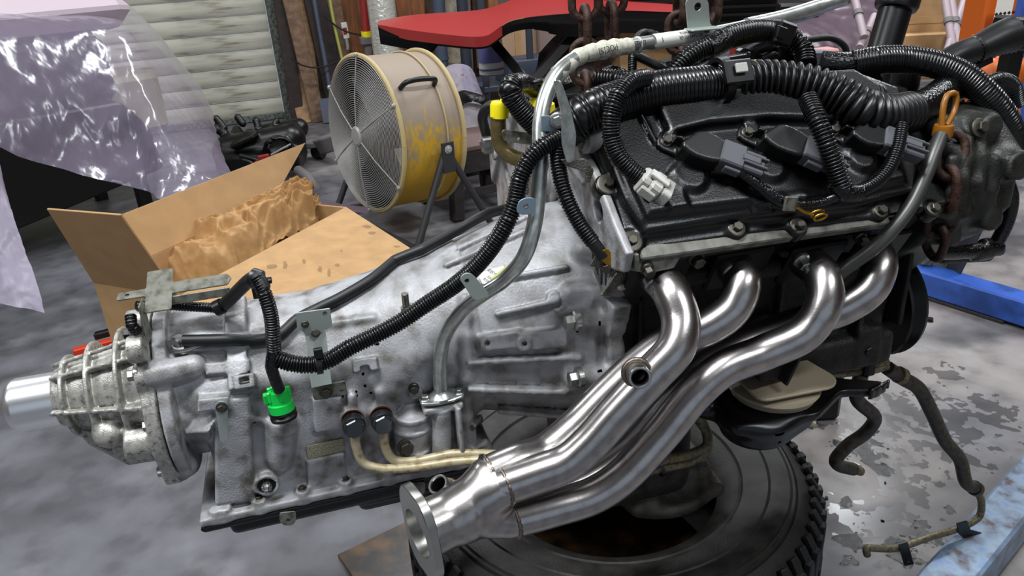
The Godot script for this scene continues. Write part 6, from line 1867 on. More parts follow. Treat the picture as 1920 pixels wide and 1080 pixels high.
func drum_fan() -> void:
	var c := at(685, 253, 3.36)
	var vh := ray(685, 253); vh.y = 0; vh = vh.normalized()
	var f := (-vh).rotated(Vector3.UP, deg_to_rad(-64.0))
	if f.x > 0.0: f = (-vh).rotated(Vector3.UP, deg_to_rad(64.0))
	f = (f + Vector3(0, 0.05, 0)).normalized()
	var t := thing("drum_fan", "round yellow drum fan, dusty on top, standing behind the cardboard box", "fan")
	var r := 0.345; var w := 0.3
	var fb := frame(f)
	var mb := MB.new()
	mb.lathe(PackedVector2Array([Vector2(r - 0.012, -w), Vector2(r - 0.012, -0.004)]), c, f, 64)
	part(t, "drum", mb, M.drum)
	mb = MB.new()
	mb.lathe(PackedVector2Array([Vector2(r - 0.016, 0.0), Vector2(r - 0.016, -w)]), c, f, 64)
	part(t, "drum_lining", mb, M.dark_blade)
	for z in [0.0, -w, -w * 0.72]:
		mb = MB.new()
		var rr := r if z > -0.25 or z < -0.28 else r - 0.008
		var ring := PackedVector3Array()
		for j in 65: ring.append(c + f * z + fb * (Vector3(cos(TAU * j / 64.0), sin(TAU * j / 64.0), 0) * (rr - 0.006)))
		mb.tube(ring, 0.011 if z != -w * 0.72 else 0.004, 10, false)
		part(t, "rim", mb, M.rim)
	mb = MB.new()
	for k in 34:
		var rr := 0.035 + k * 0.0091
		var ring := PackedVector3Array()
		for j in 61:
			ring.append(c + f * (0.012 + 0.028 * (1.0 - pow(rr / r, 2.0))) + fb * (Vector3(cos(TAU * j / 60.0), sin(TAU * j / 60.0), 0) * rr))
		mb.tube(ring, 0.0016, 5, false)
	stuff(part(t, "grille_rings", mb, M.wire))
	for k in 6:
		mb = MB.new()
		var a := TAU * k / 6.0 + 0.5
		var d := fb * Vector3(cos(a), sin(a), 0)
		mb.tube(PackedVector3Array([c + f * 0.044, c + d * r * 0.5 + f * 0.036, c + d * (r - 0.004) + f * 0.014]), 0.0028, 6)
		part(t, "grille_spoke", mb, M.wire)
		mb = MB.new(); mb.bolt(c + d * (r - 0.002) + f * 0.014, f, 0.014, 0.008, 0.01); part(t, "grille_screw", mb, M.wire)
	mb = MB.new(); mb.lathe(PackedVector2Array([Vector2(0.0, 0.036), Vector2(0.044, 0.036), Vector2(0.044, 0.044), Vector2(0.036, 0.05), Vector2(0.0, 0.051)]), c, f, 32); part(t, "hub_badge", mb, M.wire)
	mb = MB.new(); mb.lathe(PackedVector2Array([Vector2(0.08, -0.22), Vector2(0.08, -0.1), Vector2(0.03, -0.08), Vector2(0.0, -0.08)]), c, f, 28); part(t, "motor", mb, M.dark_blade)
	for k in 4:
		var a := TAU * k / 4.0 + 0.3
		var rows := []
		for i in 12:
			var row := PackedVector3Array(); var rr := lerpf(0.06, r - 0.03, i / 11.0)
			for j in 8:
				var aa := a + (j / 7.0 - 0.5) * 1.0
				row.append(c + f * (-0.1 + (j / 7.0 - 0.5) * 0.07) + fb * (Vector3(cos(aa), sin(aa), 0) * rr))
			rows.append(row)
		var m2 := MB.new(); m2.grid(rows, false); part(t, "fan_blade", m2, M.blade_grey)
	# handle on the drum
	mb = MB.new()
	var hd := (fb * Vector3(-0.75, 0.66, 0)).normalized()
	if hd.dot(vh) > 0.0: hd = (fb * Vector3(0.75, 0.66, 0)).normalized()
	mb.tube(spline(PackedVector3Array([c + hd * (r - 0.01) - f * 0.05, c + hd * (r + 0.03) - f * 0.065, c + hd * (r + 0.03) - f * 0.2, c + hd * (r - 0.01) - f * 0.215]), 0.01), 0.011, 10)
	part(t, "carry_handle", mb, M.plastic)
	# stand
	var side := f.cross(Vector3.UP).normalized()
	if side.dot(vh) > 0.0: side = -side
	for s in [1.0, -1.0]:
		var pv: Vector3 = c - f * w * 0.62 + side * s * (r + 0.015) - Vector3(0, 0.03, 0)
		mb = MB.new()
		var base_y := 0.0
		var lowc := Vector3(pv.x, 0.02, pv.z)
		for q in [0.21, -0.21]:
			mb.tube(PackedVector3Array([pv, lowc + f * q + side * s * 0.03]), 0.0155, 12)
		part(t, "stand_leg", mb, M.stand)
		stuff(t.get_child(t.get_child_count() - 1)); t.get_child(t.get_child_count() - 1).remove_meta("kind")
		mb = MB.new(); bar(mb, pv - Vector3(0, 0.1, 0) + side * s * 0.016, pv + Vector3(0, 0.03, 0) + side * s * 0.016, 0.06, 0.01, side); part(t, "pivot_plate", mb, M.stand)
		mb = MB.new(); mb.bolt(pv + side * s * 0.02, side * s, 0.02, 0.012, 0.018); part(t, "pivot_bolt", mb, M.wire)
		mb = MB.new(); mb.tube(PackedVector3Array([lowc + f * 0.27 + side * s * 0.03, lowc - f * 0.27 + side * s * 0.03]), 0.0155, 12); part(t, "floor_tube", mb, M.stand)
	mb = MB.new(); var lc := c - f * w * 0.62; lc.y = 0.02
	mb.tube(PackedVector3Array([lc + f * 0.2 + side * (r + 0.04), lc + f * 0.2 - side * (r + 0.04)]), 0.0155, 12); part(t, "floor_tube", mb, M.stand)
	based(t)

func sheet(t: Node3D, called: String, rows_px: Array, m: Material, amp: float, seed: int, nu := 90, nv := 70, freq := 5.0) -> void:   # crumpled plastic film through rows of [px, py, depth]
	var ns := FastNoiseLite.new(); ns.seed = seed; ns.frequency = 1.0; ns.fractal_octaves = 3
	var cols := []
	for r in rows_px:
		var p := PackedVector3Array()
		for i in range(0, r.size(), 3): p.append(at(r[i], r[i + 1], r[i + 2]))
		var s := spline(p, 0.02)
		cols.append(resample(s, nu))
	var rows := []
	for j in nu:
		var p := PackedVector3Array()
		for q in cols: p.append(q[j])
		var s := resample(spline(p, 0.01), nv)
		var row := PackedVector3Array()
		for i in nv:
			var x: Vector3 = s[i]
			var e := 1.3 * absf(ns.get_noise_3d(x.x * freq * 0.7, x.y * freq * 0.16, x.z * freq * 0.5)) + 0.22 * absf(ns.get_noise_3d(x.x * freq * 3.1, x.y * freq * 1.1, x.z * freq * 3.1)) + 0.06 * absf(ns.get_noise_3d(x.x * freq * 9, x.y * freq * 4, x.z * freq * 9))
			row.append(x + Vector3(0.1, 0.25, 1.0).normalized() * (0.5 - e) * amp)
		rows.append(row)
	var mb := MB.new(); mb.grid(rows, false)
	part(t, called, mb, m)

func covered_car() -> void:
	var t := thing("covered_car_body", "black car body shell standing off the floor under clear plastic film on the left", "car body")
	var tr := at(245, 60, 3.5); var br := at(283, 358, 3.32)
	var dx := (at(0, 62, 3.15) - tr); dx.y = 0; dx = dx.normalized()              # along the front face, to the left
	var back := dx.cross(Vector3.UP); 
	if back.z > 0.0: back = -back
	var hgt := tr.y - br.y
	br = Vector3(tr.x, br.y, tr.z)
	var b := Basis(dx, Vector3.UP, dx.cross(Vector3.UP))
	var mb := MB.new()
	mb.prism(rpoly(V2([0, -0.02, 1.7, -0.32, 1.7, hgt * 0.52, 0.12, hgt * 0.52, 0.02, hgt * 0.3]), 0.02), Transform3D(Basis(dx, Vector3.UP, dx.cross(Vector3.UP)), br + back * (0.9 if dx.cross(Vector3.UP).dot(back) < 0 else 0.0)), 0.9, 0.01)
	part(t, "lower_panel", mb, M.black_paint)
	mb = MB.new()
	mb.box(br + Vector3(0, hgt * 0.76, 0) + dx * 0.92 + back * 0.5, Vector3(1.65, hgt * 0.46, 0.85), b, 0.03)
	part(t, "upper_panel", mb, M.car_grey)
	mb = MB.new()
	mb.box(br + Vector3(0, hgt + 0.03, 0) + dx * 0.8 + back * 0.72, Vector3(1.75, 0.16, 1.3), b * Basis(Vector3.RIGHT, 0.12 if (dx.cross(Vector3.UP)).dot(back) > 0 else -0.12), 0.07)
	part(t, "roof_panel", mb, M.car_red, "dull red roof panel seen through the film")
	mb = MB.new()
	mb.box(br + Vector3(0, hgt * 0.35, 0) - dx * 0.12 + back * 0.75, Vector3(0.3, hgt * 0.5, 0.5), b, 0.03)
	part(t, "wing_panel", mb, M.car_cream)
	for q in [[0.1, 0.1], [0.1, 0.8], [1.5, 0.1], [1.5, 0.8]]:
		mb = MB.new(); var lg: Vector3 = br + dx * q[0] + back * q[1]; mb.box(Vector3(lg.x, br.y / 2 - 0.05, lg.z), Vector3(0.06, br.y + 0.0, 0.06), b, 0.004); part(t, "stand_leg", mb, M.black_paint)
	based(t)
	t = thing("plastic_film", "clear crinkled plastic film draped over the black car body shell", "plastic film")
	sheet(t, "film", [[-120, -60, 4.3, 60, -40, 4.4, 170, -6, 4.5, 235, 6, 4.55, 275, 40, 4.5, 330, 105, 4.3, 380, 170, 4.15, 400, 215, 4.1],
		[-120, 10, 3.5, 30, 12, 3.55, 140, 20, 3.6, 230, 36, 3.65, 285, 66, 3.75, 330, 130, 3.75, 375, 200, 3.75, 408, 255, 3.7],
		[-120, 50, 2.95, 20, 50, 3.06, 125, 52, 3.22, 238, 58, 3.38, 268, 100, 3.4, 312, 180, 3.4, 365, 255, 3.4, 425, 305, 3.4],
		[-120, 130, 2.85, 10, 140, 2.95, 130, 160, 3.1, 250, 165, 3.25, 285, 200, 3.25, 325, 255, 3.25, 375, 310, 3.25, 440, 335, 3.3],
		[-120, 200, 2.75, 10, 212, 2.9, 60, 240, 2.95, 150, 262, 3.1, 262, 280, 3.2, 300, 305, 3.15, 350, 345, 3.15, 450, 345, 3.2],
		[-120, 230, 2.7, 5, 276, 2.86, 34, 292, 2.9, 150, 326, 3.05, 284, 360, 3.18, 300, 372, 3.1, 350, 376, 3.1, 425, 370, 3.15]], M.film, 0.05, 3, 120, 100, 5.0)
	based(t)
	t = thing("plastic_flap", "pale hanging corner of plastic film at the left edge, nearest the camera", "plastic film")
	sheet(t, "film", [[-90, 215, 2.5, -20, 250, 2.5, 0, 300, 2.5, 12, 345, 2.5], [-90, 300, 2.45, -20, 340, 2.45, 10, 380, 2.45, 30, 405, 2.45], [-90, 420, 2.4, -10, 450, 2.4, 30, 470, 2.4, 52, 485, 2.4], [-90, 545, 2.35, -10, 565, 2.35, 40, 578, 2.35, 83, 587, 2.35]], M.foggy_sheet, 0.04, 8, 50, 60, 5.0)
	based(t)

func manifolds() -> void:
	var t := thing("intake_manifold", "black plastic intake manifold lying on the floor before the roller door", "engine part")
	var P := func(px: float, py: float, d: float) -> Vector3: return at(px, py, d)
	var d := 4.6
	var pr := []
	pr.append(Cap.new(at(430, 285, d), at(545, 260, d), 0.10, 0.09, 0.05))
	pr.append(Cap.new(at(500, 250, d + 0.1), at(560, 240, d + 0.1), 0.06, 0.06, 0.04))
	pr.append(Cone.new(at(520, 280, d - 0.1), at(528, 283, d - 0.18), 0.085, 0.08, 0.02, 0.01))
	pr.append(cut(Cone.new(at(524, 281, d - 0.14), at(532, 285, d - 0.25), 0.066, 0.066, 0.005)))
	for i in 5: pr.append(Cap.new(at(420 + i * 24, 250 - (i % 2) * 6, d + 0.15), at(432 + i * 26, 280, d), 0.03, 0.045, 0.02))
	for q in [[405, 222, 420, 240], [446, 220, 455, 232], [480, 226, 484, 238], [518, 228, 514, 240], [552, 234, 556, 250], [400, 240, 440, 262], [560, 262, 568, 285]]:
		pr.append(Cap.new(at(q[0], q[1], d), at(q[2], q[3], d), 0.022, 0.022, 0.02))
	pr.append(Box.new(at(460, 262, d - 0.1), Vector3(0.16, 0.02, 0.14), Basis(Vector3.BACK, 0.35), 0.005, 0.01))
	pr.append(Box.new(at(490, 300, d - 0.05), Vector3(0.5, 0.12, 0.2), Basis.IDENTITY, 0.03, 0.04))
	var mb := MB.new()
	nets(pr, at(480, 265, d) - Vector3(0.5, 0.3, 0.4), at(480, 265, d) + Vector3(0.5, 0.3, 0.4), 0.014, mb)
	part(t, "body", mb, M.plastic)
	mb = MB.new(); bar(mb, at(508, 290, d - 0.2), at(545, 270, d - 0.2), 0.008, 0.02); part(t, "throttle_shaft", mb, M.wire)
	based(t)
	t = thing("jumper_leads", "black cables with red handles lying in front of the black intake manifold", "cable")
	for q in [[450, 292, 480, 300, 500, 312, 520, 315], [455, 300, 470, 305, 485, 318, 500, 322]]:
		mb = MB.new(); var p := PackedVector3Array()
		for i in range(0, q.size(), 2): p.append(at(q[i], q[i + 1], 4.35))
		mb.tube(spline(p, 0.03), 0.014, 8); part(t, "lead", mb, M.plastic)
	for q in [[485, 298, 505, 294], [478, 309, 498, 303]]:
		mb = MB.new(); bar(mb, at(q[0], q[1], 4.33), at(q[2], q[3], 4.33), 0.035, 0.03); part(t, "red_grip", mb, M.red_paint)
	based(t)
	t = thing("grey_jack", "dusty grey trolley jack with a small wheel, left of the drum fan", "jack")
	var g0 := on(600, 298, 0.0)
	mb = MB.new(); bar(mb, g0 + Vector3(0, 0.08, 0), at(640, 262, 4.7), 0.1, 0.07); part(t, "frame", mb, M.dust_grey)
	mb = MB.new(); mb.lathe(PackedVector2Array([Vector2(0.0, -0.03), Vector2(0.05, -0.03), Vector2(0.055, -0.02), Vector2(0.055, 0.02), Vector2(0.05, 0.03), Vector2(0.0, 0.03)]), g0 + Vector3(0, 0.055, 0), Vector3(0.9, 0, 0.3), 20); part(t, "wheel", mb, M.black_satin)
	mb = MB.new(); mb.box(g0 + Vector3(-0.02, 0.1, 0.0), Vector3(0.1, 0.04, 0.1), Basis.IDENTITY, 0.008); part(t, "fork", mb, M.dust_grey)
	based(t)

func leaning_things() -> void:
	plank(562, 527, 10, 0.1, 0.1, 0.03, 2.4, M.wood_dark, "dark narrow board standing just right of the roller door frame")
	plank(582, 548, 60, 0.08, 0.1, 0.03, 2.5, M.wood_pale, "pale board partly hidden behind the leaning brown plank")
	plank(600, 558, 60, 0.16, 0.11, 0.04, 2.5, M.wood_mid, "long brown plank leaning right of the roller door")
	plank(588, 574, 180, 0.13, 0.22, 0.03, 0.33, M.wood_pale, "short wide pale offcut with a dark stained foot standing against the planks")
	plank(596, 574, 50, 0.07, 0.09, 0.02, 1.5, M.wood_pale, "thin pale batten left of the blue shovel handle")
	plank(642, 604, 60, 0.12, 0.17, 0.05, 2.5, M.wood_dark, "thick dark plank behind the blue shovel handle")
	plank(662, 632, 60, 0.1, 0.14, 0.03, 2.5, M.wood_mid, "brown plank left of the lime cord")
	plank(690, 664, 40, 0.06, 0.3, 0.03, 2.4, M.wood_orange, "wide orange-brown plywood sheet behind the hanging tools")
	var mb := MB.new()
	var t := thing("blue_shovel", "shovel with a blue handle and grey blade leaning among the planks", "shovel")
	var a := foot(632, 0.34); var b := wallp(596, 40, 0.2); b = a + (b - a) * 1.6
	mb.tube(PackedVector3Array([a + (b - a) * 0.14, b]), 0.019, 12); part(t, "handle", mb, M.slate)
	mb = MB.new(); var bd := (b - a).normalized(); bar(mb, a + Vector3(0, 0.01, 0), a + (b - a) * 0.16, 0.2, 0.012, R.basis.z); part(t, "blade", mb, M.dust_blue)
	based(t)
	var cord := func(called: String, label: String, q: Array, z: float, r: float, m: Material):
		var tt := thing(called, label, "cord")
		var p := PackedVector3Array()
		for i in range(0, q.size(), 2): p.append(wallp(q[i], q[i + 1], z))
		var mm := MB.new(); mm.tube(spline(p, 0.04), r, 8); part(tt, "cord", mm, m); based(tt)
	cord.call("lime_cord", "lime yellow cord hanging down beside the plywood sheet", [614, -30, 622, 20, 632, 70, 645, 125, 655, 165], 0.3, 0.011, M.lime)
	cord.call("hanging_cable", "thin dark cable sagging across the planks low down", [545, 108, 565, 122, 595, 127, 620, 121, 640, 112], 0.32, 0.006, M.ink)
	cord.call("hanging_cable", "thin dark cable sagging from the planks to the red bonnet", [608, 30, 640, 55, 680, 66, 712, 62], 0.32, 0.006, M.ink)
	cord.call("hanging_cable", "grey cable loop in front of the silver foil duct", [686, -10, 700, 14, 715, 20, 730, 8, 735, -14], 0.75, 0.006, M.dust_grey)
	t = thing("brush_tool", "small tool with a white and red handle hanging on the plywood sheet", "tool")
	mb = MB.new(); bar(mb, wallp(644, 42, 0.2), wallp(650, 72, 0.2), 0.045, 0.03, R.basis.z); part(t, "handle", mb, M.white_paper)
	mb = MB.new(); bar(mb, wallp(646, 52, 0.218), wallp(648, 64, 0.218), 0.03, 0.006, R.basis.z); part(t, "red_band", mb, M.red_paint)
	mb = MB.new(); mb.tube(PackedVector3Array([wallp(649, 70, 0.2), wallp(652, 86, 0.2), wallp(652, 93, 0.2)]), 0.014, 8); part(t, "hook", mb, M.wire)
	based(t)
	t = thing("red_jack_stand", "red post with a yellow collar and grey foot beside the foil duct", "jack")
	mb = MB.new(); mb.tube(PackedVector3Array([wallp(680, -30, 0.55), wallp(687, 62, 0.55)]), 0.03, 12); part(t, "post", mb, M.red_paint)
	mb = MB.new(); mb.lathe(PackedVector2Array([Vector2(0.0, -0.02), Vector2(0.038, -0.02), Vector2(0.038, 0.02), Vector2(0.0, 0.02)]), wallp(687, 64, 0.55), Vector3.UP, 16); part(t, "collar", mb, M.yellow)
	mb = MB.new(); bar(mb, wallp(688, 68, 0.55), wallp(690, 84, 0.55), 0.11, 0.08, R.basis.z); bar(mb, wallp(690, 84, 0.55), foot(697, 0.55), 0.05, 0.05, R.basis.z); part(t, "foot", mb, M.dust_grey)
	based(t)
	t = thing("foil_duct", "tall silver foil duct standing behind the drum fan", "duct")
	mb = MB.new(); a = foot(742, 0.75); b = wallp(714, 0, 0.75); mb.tube(PackedVector3Array([a, a.lerp(b, 0.5), a + (b - a) * 1.8]), 0.1, 24); part(t, "duct", mb, M.foil)
	based(t)
	for q in [[770, 755, 20, 0.35, 0.34, M.wood_orange, "wide brown cabinet door standing right of the foil duct"], [830, 816, 20, 0.2, 0.3, M.wood_dark2, "dark brown board between the cabinet door and the grey pipes"], [912, 905, 100, 0.3, 0.16, M.wood_dark2, "dark post right of the grey pipes"], [935, 928, 100, 0.45, 0.09, M.wood_orange, "narrow orange-brown post left of the workbench"]]:
		plank(q[0], q[1], q[2], q[3], q[4], 0.05, 2.6, q[5], q[6], "board", "standing_board")
	for q in [[836, 822, 0, 0.95, 0.045, M.slate, "blue-grey steel pipe standing left of the pale cardboard tube"], [884, 872, 80, 0.95, 0.04, M.slate2, "dark blue-grey steel pipe standing right of the pale cardboard tube"], [868, 852, 20, 0.75, 0.085, M.tube_pale, "fat pale cardboard tube between two blue-grey pipes"]]:
		t = thing("standing_pipe", q[6], "pipe")
		mb = MB.new(); a = foot(q[0], q[3]); b = wallp(q[1], q[2], q[3]); var top: Vector3 = a + (b - a) * 1.9
		mb.tube(PackedVector3Array([a, top]), q[4], 20); part(t, "pipe", mb, q[5])
		mb = MB.new(); clampring(mb, a + (b - a) * 0.55, b - a, q[4] + 0.006, 0.02); part(t, "joint_band", mb, q[5])
		based(t)
	t = thing("plastic_bag", "clear crumpled plastic bag heaped behind the drum fan", "bag")
	sheet(t, "film", [[738, 118, 4.3, 770, 68, 4.4, 800, 82, 4.4, 832, 135, 4.3], [735, 140, 4.15, 770, 105, 4.15, 805, 112, 4.15, 838, 160, 4.15], [735, 260, 4.05, 770, 260, 4.05, 805, 260, 4.05, 838, 260, 4.05]], M.foggy_sheet, 0.08, 21, 40, 40, 6.0)
	based(t)
	t = thing("plastic_bag", "white crumpled plastic bag on the floor right of the drum fan", "bag")
	sheet(t, "film", [[850, 205, 4.6, 875, 188, 4.7, 900, 195, 4.7, 920, 220, 4.6], [845, 235, 4.4, 875, 215, 4.35, 905, 222, 4.35, 925, 245, 4.4], [845, 262, 4.3, 875, 262, 4.25, 905, 262, 4.25, 925, 265, 4.3]], M.white_film, 0.08, 22, 40, 40, 6.0)
	based(t)
	t = thing("plastic_bag", "clear plastic film bunched round the foot of the pale cardboard tube", "bag")
	sheet(t, "film", [[825, 135, 5.2, 850, 120, 5.3, 880, 125, 5.3, 905, 180, 5.2], [825, 175, 5.1, 850, 165, 5.1, 880, 165, 5.1, 910, 190, 5.1], [825, 205, 5.0, 850, 205, 5.0, 880, 205, 5.0, 915, 208, 5.0]], M.foggy_sheet, 0.08, 23, 40, 40, 6.0)
	based(t)
	t = thing("rubbish_sack", "black sack slumped on the floor behind the drum fan", "bag")
	var sp := [Cap.new(at(840, 225, 4.6), at(850, 290, 4.5), 0.14, 0.17, 0.08), Cap.new(at(870, 190, 4.9), at(900, 195, 4.9), 0.07, 0.06, 0.05), Cap.new(at(835, 190, 4.8), at(860, 200, 4.7), 0.06, 0.09, 0.06)]
	mb = MB.new(); nets(sp, at(855, 240, 4.7) - Vector3(0.45, 0.4, 0.45), at(855, 240, 4.7) + Vector3(0.45, 0.4, 0.45), 0.02, mb)
	part(t, "sack", mb, tri(mat(Color(0.05, 0.045, 0.045), 0.4), null, 3.0, bump_tex(311, 0.03, 8.0, 4), 0.8))
	based(t)
	# plastic stool
	t = thing("plastic_stool", "dusty dark plastic stool between the drum fan and the coolant pipe", "stool")
	var sc := at(878, 262, 3.75)
	var sb := Basis(Vector3.UP, 0.5)
	sc.y = 0.0
	var sh := at(878, 262, 3.75).y
	mb = MB.new(); mb.box(sc + Vector3(0, sh, 0), Vector3(0.34, 0.04, 0.34), sb, 0.012); part(t, "seat", mb, M.stool_top)
	for q in [[-1, -1], [1, -1], [1, 1], [-1, 1]]:
		mb = MB.new(); bar(mb, sc + sb * Vector3(q[0] * 0.18, 0, q[1] * 0.18), sc + sb * Vector3(q[0] * 0.145, sh, q[1] * 0.145), 0.06, 0.06, sb.z); part(t, "leg", mb, M.dust_dark)
	for k in 4:
		mb = MB.new(); var bb := sb * Basis(Vector3.UP, k * PI / 2); mb.box(sc + Vector3(0, sh - 0.07, 0) + bb * Vector3(0, 0, 0.155), Vector3(0.3, 0.1, 0.02), bb, 0.004); part(t, "apron", mb, M.dust_dark)
		mb = MB.new(); mb.box(sc + Vector3(0, sh * 0.35, 0) + bb * Vector3(0, 0, 0.165), Vector3(0.3, 0.04, 0.02), bb, 0.004); part(t, "stretcher", mb, M.dust_dark)
	based(t)

func bonnet() -> void:
	var t := thing("red_bonnet", "red car bonnet with a black underside resting on a black folding stand", "car bonnet")
	var E0 := [[708, 46, 3.75], [760, 55, 3.72], [830, 64, 3.68], [890, 69, 3.66], [915, 66, 3.7], [935, 52, 3.75], [960, 38, 3.85], [1010, 30, 3.95], [1085, 24, 4.05], [1150, 20, 4.15], [1300, 24, 4.3]]
	var E1 := [[709, 40, 4.0], [765, 31, 4.0], [830, 30, 4.0], [885, 35, 4.0], [910, 36, 4.0], [935, 32, 4.02], [965, 22, 4.08], [1015, 18, 4.15], [1085, 12, 4.25], [1150, 8, 4.35], [1300, 8, 4.5]]
	var E2 := [[714, 38, 4.2], [775, 28, 4.25], [840, 23, 4.3], [885, 20, 4.35], [912, 16, 4.4], [938, 8, 4.45], [970, -4, 4.5], [1020, -16, 4.6], [1085, -20, 4.7], [1150, -22, 4.8], [1300, -22, 4.95]]
	var rows := []
	for e in [E0, E1, E2]:
		var p := PackedVector3Array()
		for q in e: p.append(at(q[0], q[1], q[2]))
		var s := spline(p, 0.03); var row := PackedVector3Array()
		for j in 80: row.append(s[int(j / 79.0 * (s.size() - 1))])
		rows.append(row)
	var fine := []
	for i in 13:
		var row := PackedVector3Array()
		for j in 80:
			var s := spline(PackedVector3Array([rows[0][j], rows[1][j], rows[2][j]]), 0.01)
			row.append(s[int(i / 12.0 * (s.size() - 1))])
		fine.append(row)
	var mb := MB.new(); mb.grid(fine, false)
	var lip := []                              # folded red edge along the front
	for k in 2:
		var row := PackedVector3Array()
		for j in 28: row.append(fine[0][j] + Vector3(0, -0.05, 0.0) * k * sin(minf(1.0, j / 6.0) * 1.3))
		lip.append(row)
	mb.grid(lip, false)
	part(t, "skin", mb, M.red_paint)
	var under := []
	for k in 3:
		var row := PackedVector3Array()
		for j in 80:
			var e: Vector3 = fine[0][j]
			var drop := 0.06 + 0.06 * smoothstep(0.45, 0.6, j / 79.0) + (0.035 if j < 12 else 0.0)
			if k == 0: row.append(e + Vector3(0, -0.003, 0))
			elif k == 1: row.append(e + Vector3(0, -drop, -0.02))
			else: row.append(fine[12][j] + Vector3(0, -0.12, 0.05))
		under.append(row)
	mb = MB.new(); mb.grid(under, false)
	part(t, "underside", mb, M.black_paint, "black underside")
	based(t)
	t = thing("folding_stand", "black crossed folding stand under the red bonnet", "stand")
	for q in [[918, 70, 4.1, 1000, 168, 4.0], [1072, 70, 4.2, 985, 168, 4.0], [985, 160, 4.0, 960, 235, 3.95], [990, 160, 4.0, 1030, 250, 4.0]]:
		mb = MB.new(); bar(mb, at(q[0], q[1], q[2]), at(q[3], q[4], q[5]), 0.05, 0.03); part(t, "bar", mb, M.black_satin)
	mb = MB.new(); bar(mb, at(930, 232, 3.95), at(1060, 250, 4.0), 0.05, 0.05); part(t, "floor_bar", mb, M.black_satin)
	based(t)
	# workbench and shelf clutter beyond the bonnet
	t = thing("workbench", "slate grey steel workbench behind the folding stand", "workbench")
	var o := wallp(975, 150, 0.9)
	for q in [[0, 0, 0.75, 0.04, 0.5], [0, -0.42, 0.72, 0.03, 0.48]]: fbox(t, "shelf", o + Vector3(q[0], q[1], 0), Vector3(q[2], q[3], q[4]), R.basis, M.slate)
	for sx in [-0.35, 0.0, 0.35]:
		mb = MB.new(); bar(mb, Vector3(o.x, 0, o.z) + R.basis * Vector3(sx, 0, 0.22), Vector3(o.x, 1.6, o.z) + R.basis * Vector3(sx, 0, 0.22), 0.05, 0.05); part(t, "upright", mb, M.slate2)
	fbox(t, "tray", o + Vector3(0.1, 0.1, 0.1), Vector3(0.5, 0.16, 0.3), R.basis, M.slate)
	based(t)
	for q in [[958, 78, 0.55, 0.5, 0.4, 0.3, M.tan, "tan panel behind the workbench, upper"], [965, 170, 0.5, 0.5, 0.4, 0.3, M.tan, "tan panel behind the workbench, lower"], [1050, 70, 0.6, 0.5, 0.6, 0.3, M.tan2, "greyish tan carton right of the workbench"]]:
		t = thing("storage_carton", q[7], "box")
		fbox(t, "carton", wallp(q[0], q[1], q[2]), Vector3(q[3], q[4], q[5]), R.basis, q[6], 0.01)
		fbox(t, "lid_tape", wallp(q[0], q[1], q[2]) + R.basis * Vector3(0, 0, 0.152), Vector3(0.05, q[4], 0.003), R.basis, M.card, 0.001)
		based(t)
	t = thing("spray_bottle", "white bottle with a blue label on the workbench under the bonnet", "bottle")
	mb = MB.new(); var bb := at(920, 106, 4.6)
	mb.lathe(PackedVector2Array([Vector2(0.0, -0.1), Vector2(0.075, -0.1), Vector2(0.075, 0.1), Vector2(0.03, 0.14), Vector2(0.03, 0.18), Vector2(0.0, 0.18)]), bb, Vector3.UP, 20); part(t, "body", mb, M.white_enamel)
	mb = MB.new(); clampring(mb, bb + Vector3(0, 0.02, 0), Vector3.UP, 0.077, 0.1); clampring(mb, bb + Vector3(0, -0.07, 0), Vector3.UP, 0.077, 0.01); part(t, "label_band", mb, M.label_blue)
	based(t)
	t = thing("tarp", "mauve brown tarp draped beside the folding stand", "tarp")
	sheet(t, "cloth", [[1010, 100, 4.6, 1050, 62, 4.7, 1110, 55, 4.8, 1180, 60, 4.9], [1000, 160, 4.4, 1050, 140, 4.4, 1110, 140, 4.5, 1180, 140, 4.6], [990, 250, 4.2, 1050, 250, 4.2, 1110, 250, 4.3, 1180, 250, 4.4]], M.tarp, 0.08, 31, 40, 40, 4.0)
	based(t)
	t = thing("radiator_grille", "black slotted car grille lying beyond the chains", "car part")
	var gg := at(1265, 12, 4.5)
	for k in 6:
		mb = MB.new(); mb.box(gg + Vector3(0, 0.12 - k * 0.045, 0), Vector3(1.25, 0.02, 0.06), Basis(Vector3.BACK, -0.02), 0.004); part(t, "slat", mb, M.black_satin)
	mb = MB.new(); mb.box(gg + Vector3(0, 0, -0.05), Vector3(1.25, 0.3, 0.03), Basis.IDENTITY, 0.005); part(t, "backing", mb, M.black_paint)
	based(t)
	t = thing("storage_carton", "brown cardboard carton beyond the chains under the black grille", "box")
	fbox(t, "carton", at(1205, 95, 4.7), Vector3(0.5, 0.42, 0.35), R.basis, M.card, 0.006); fbox(t, "carton_side", at(1252, 95, 4.66), Vector3(0.02, 0.42, 0.3), R.basis, M.black_satin, 0.003)
	based(t)
	t = thing("tool_cart", "dusty dark cart under the red toolbox and the pink block", "cart")
	var ct := at(1440, 112, 3.85)
	fbox(t, "top", ct, Vector3(0.8, 0.03, 0.5), Basis.IDENTITY, M.dust_dark)
	for sx in [-0.37, 0.37]:
		for sz in [-0.22, 0.22]: fbox(t, "leg", Vector3(ct.x + sx, ct.y / 2 - 0.01, ct.z + sz), Vector3(0.04, ct.y - 0.02, 0.04), Basis.IDENTITY, M.dust_dark)
	based(t)
	t = thing("toolbox", "red slotted toolbox glimpsed under the ribbed upper loom", "toolbox")
	fbox(t, "case", at(1415, 92, 3.9), Vector3(0.22, 0.14, 0.15), Basis.IDENTITY, M.red_paint, 0.01)
	for k in 3: fbox(t, "vent_slot", at(1408, 84 + k * 5, 3.82), Vector3(0.08, 0.006, 0.006), Basis.IDENTITY, M.black_gap, 0.001)
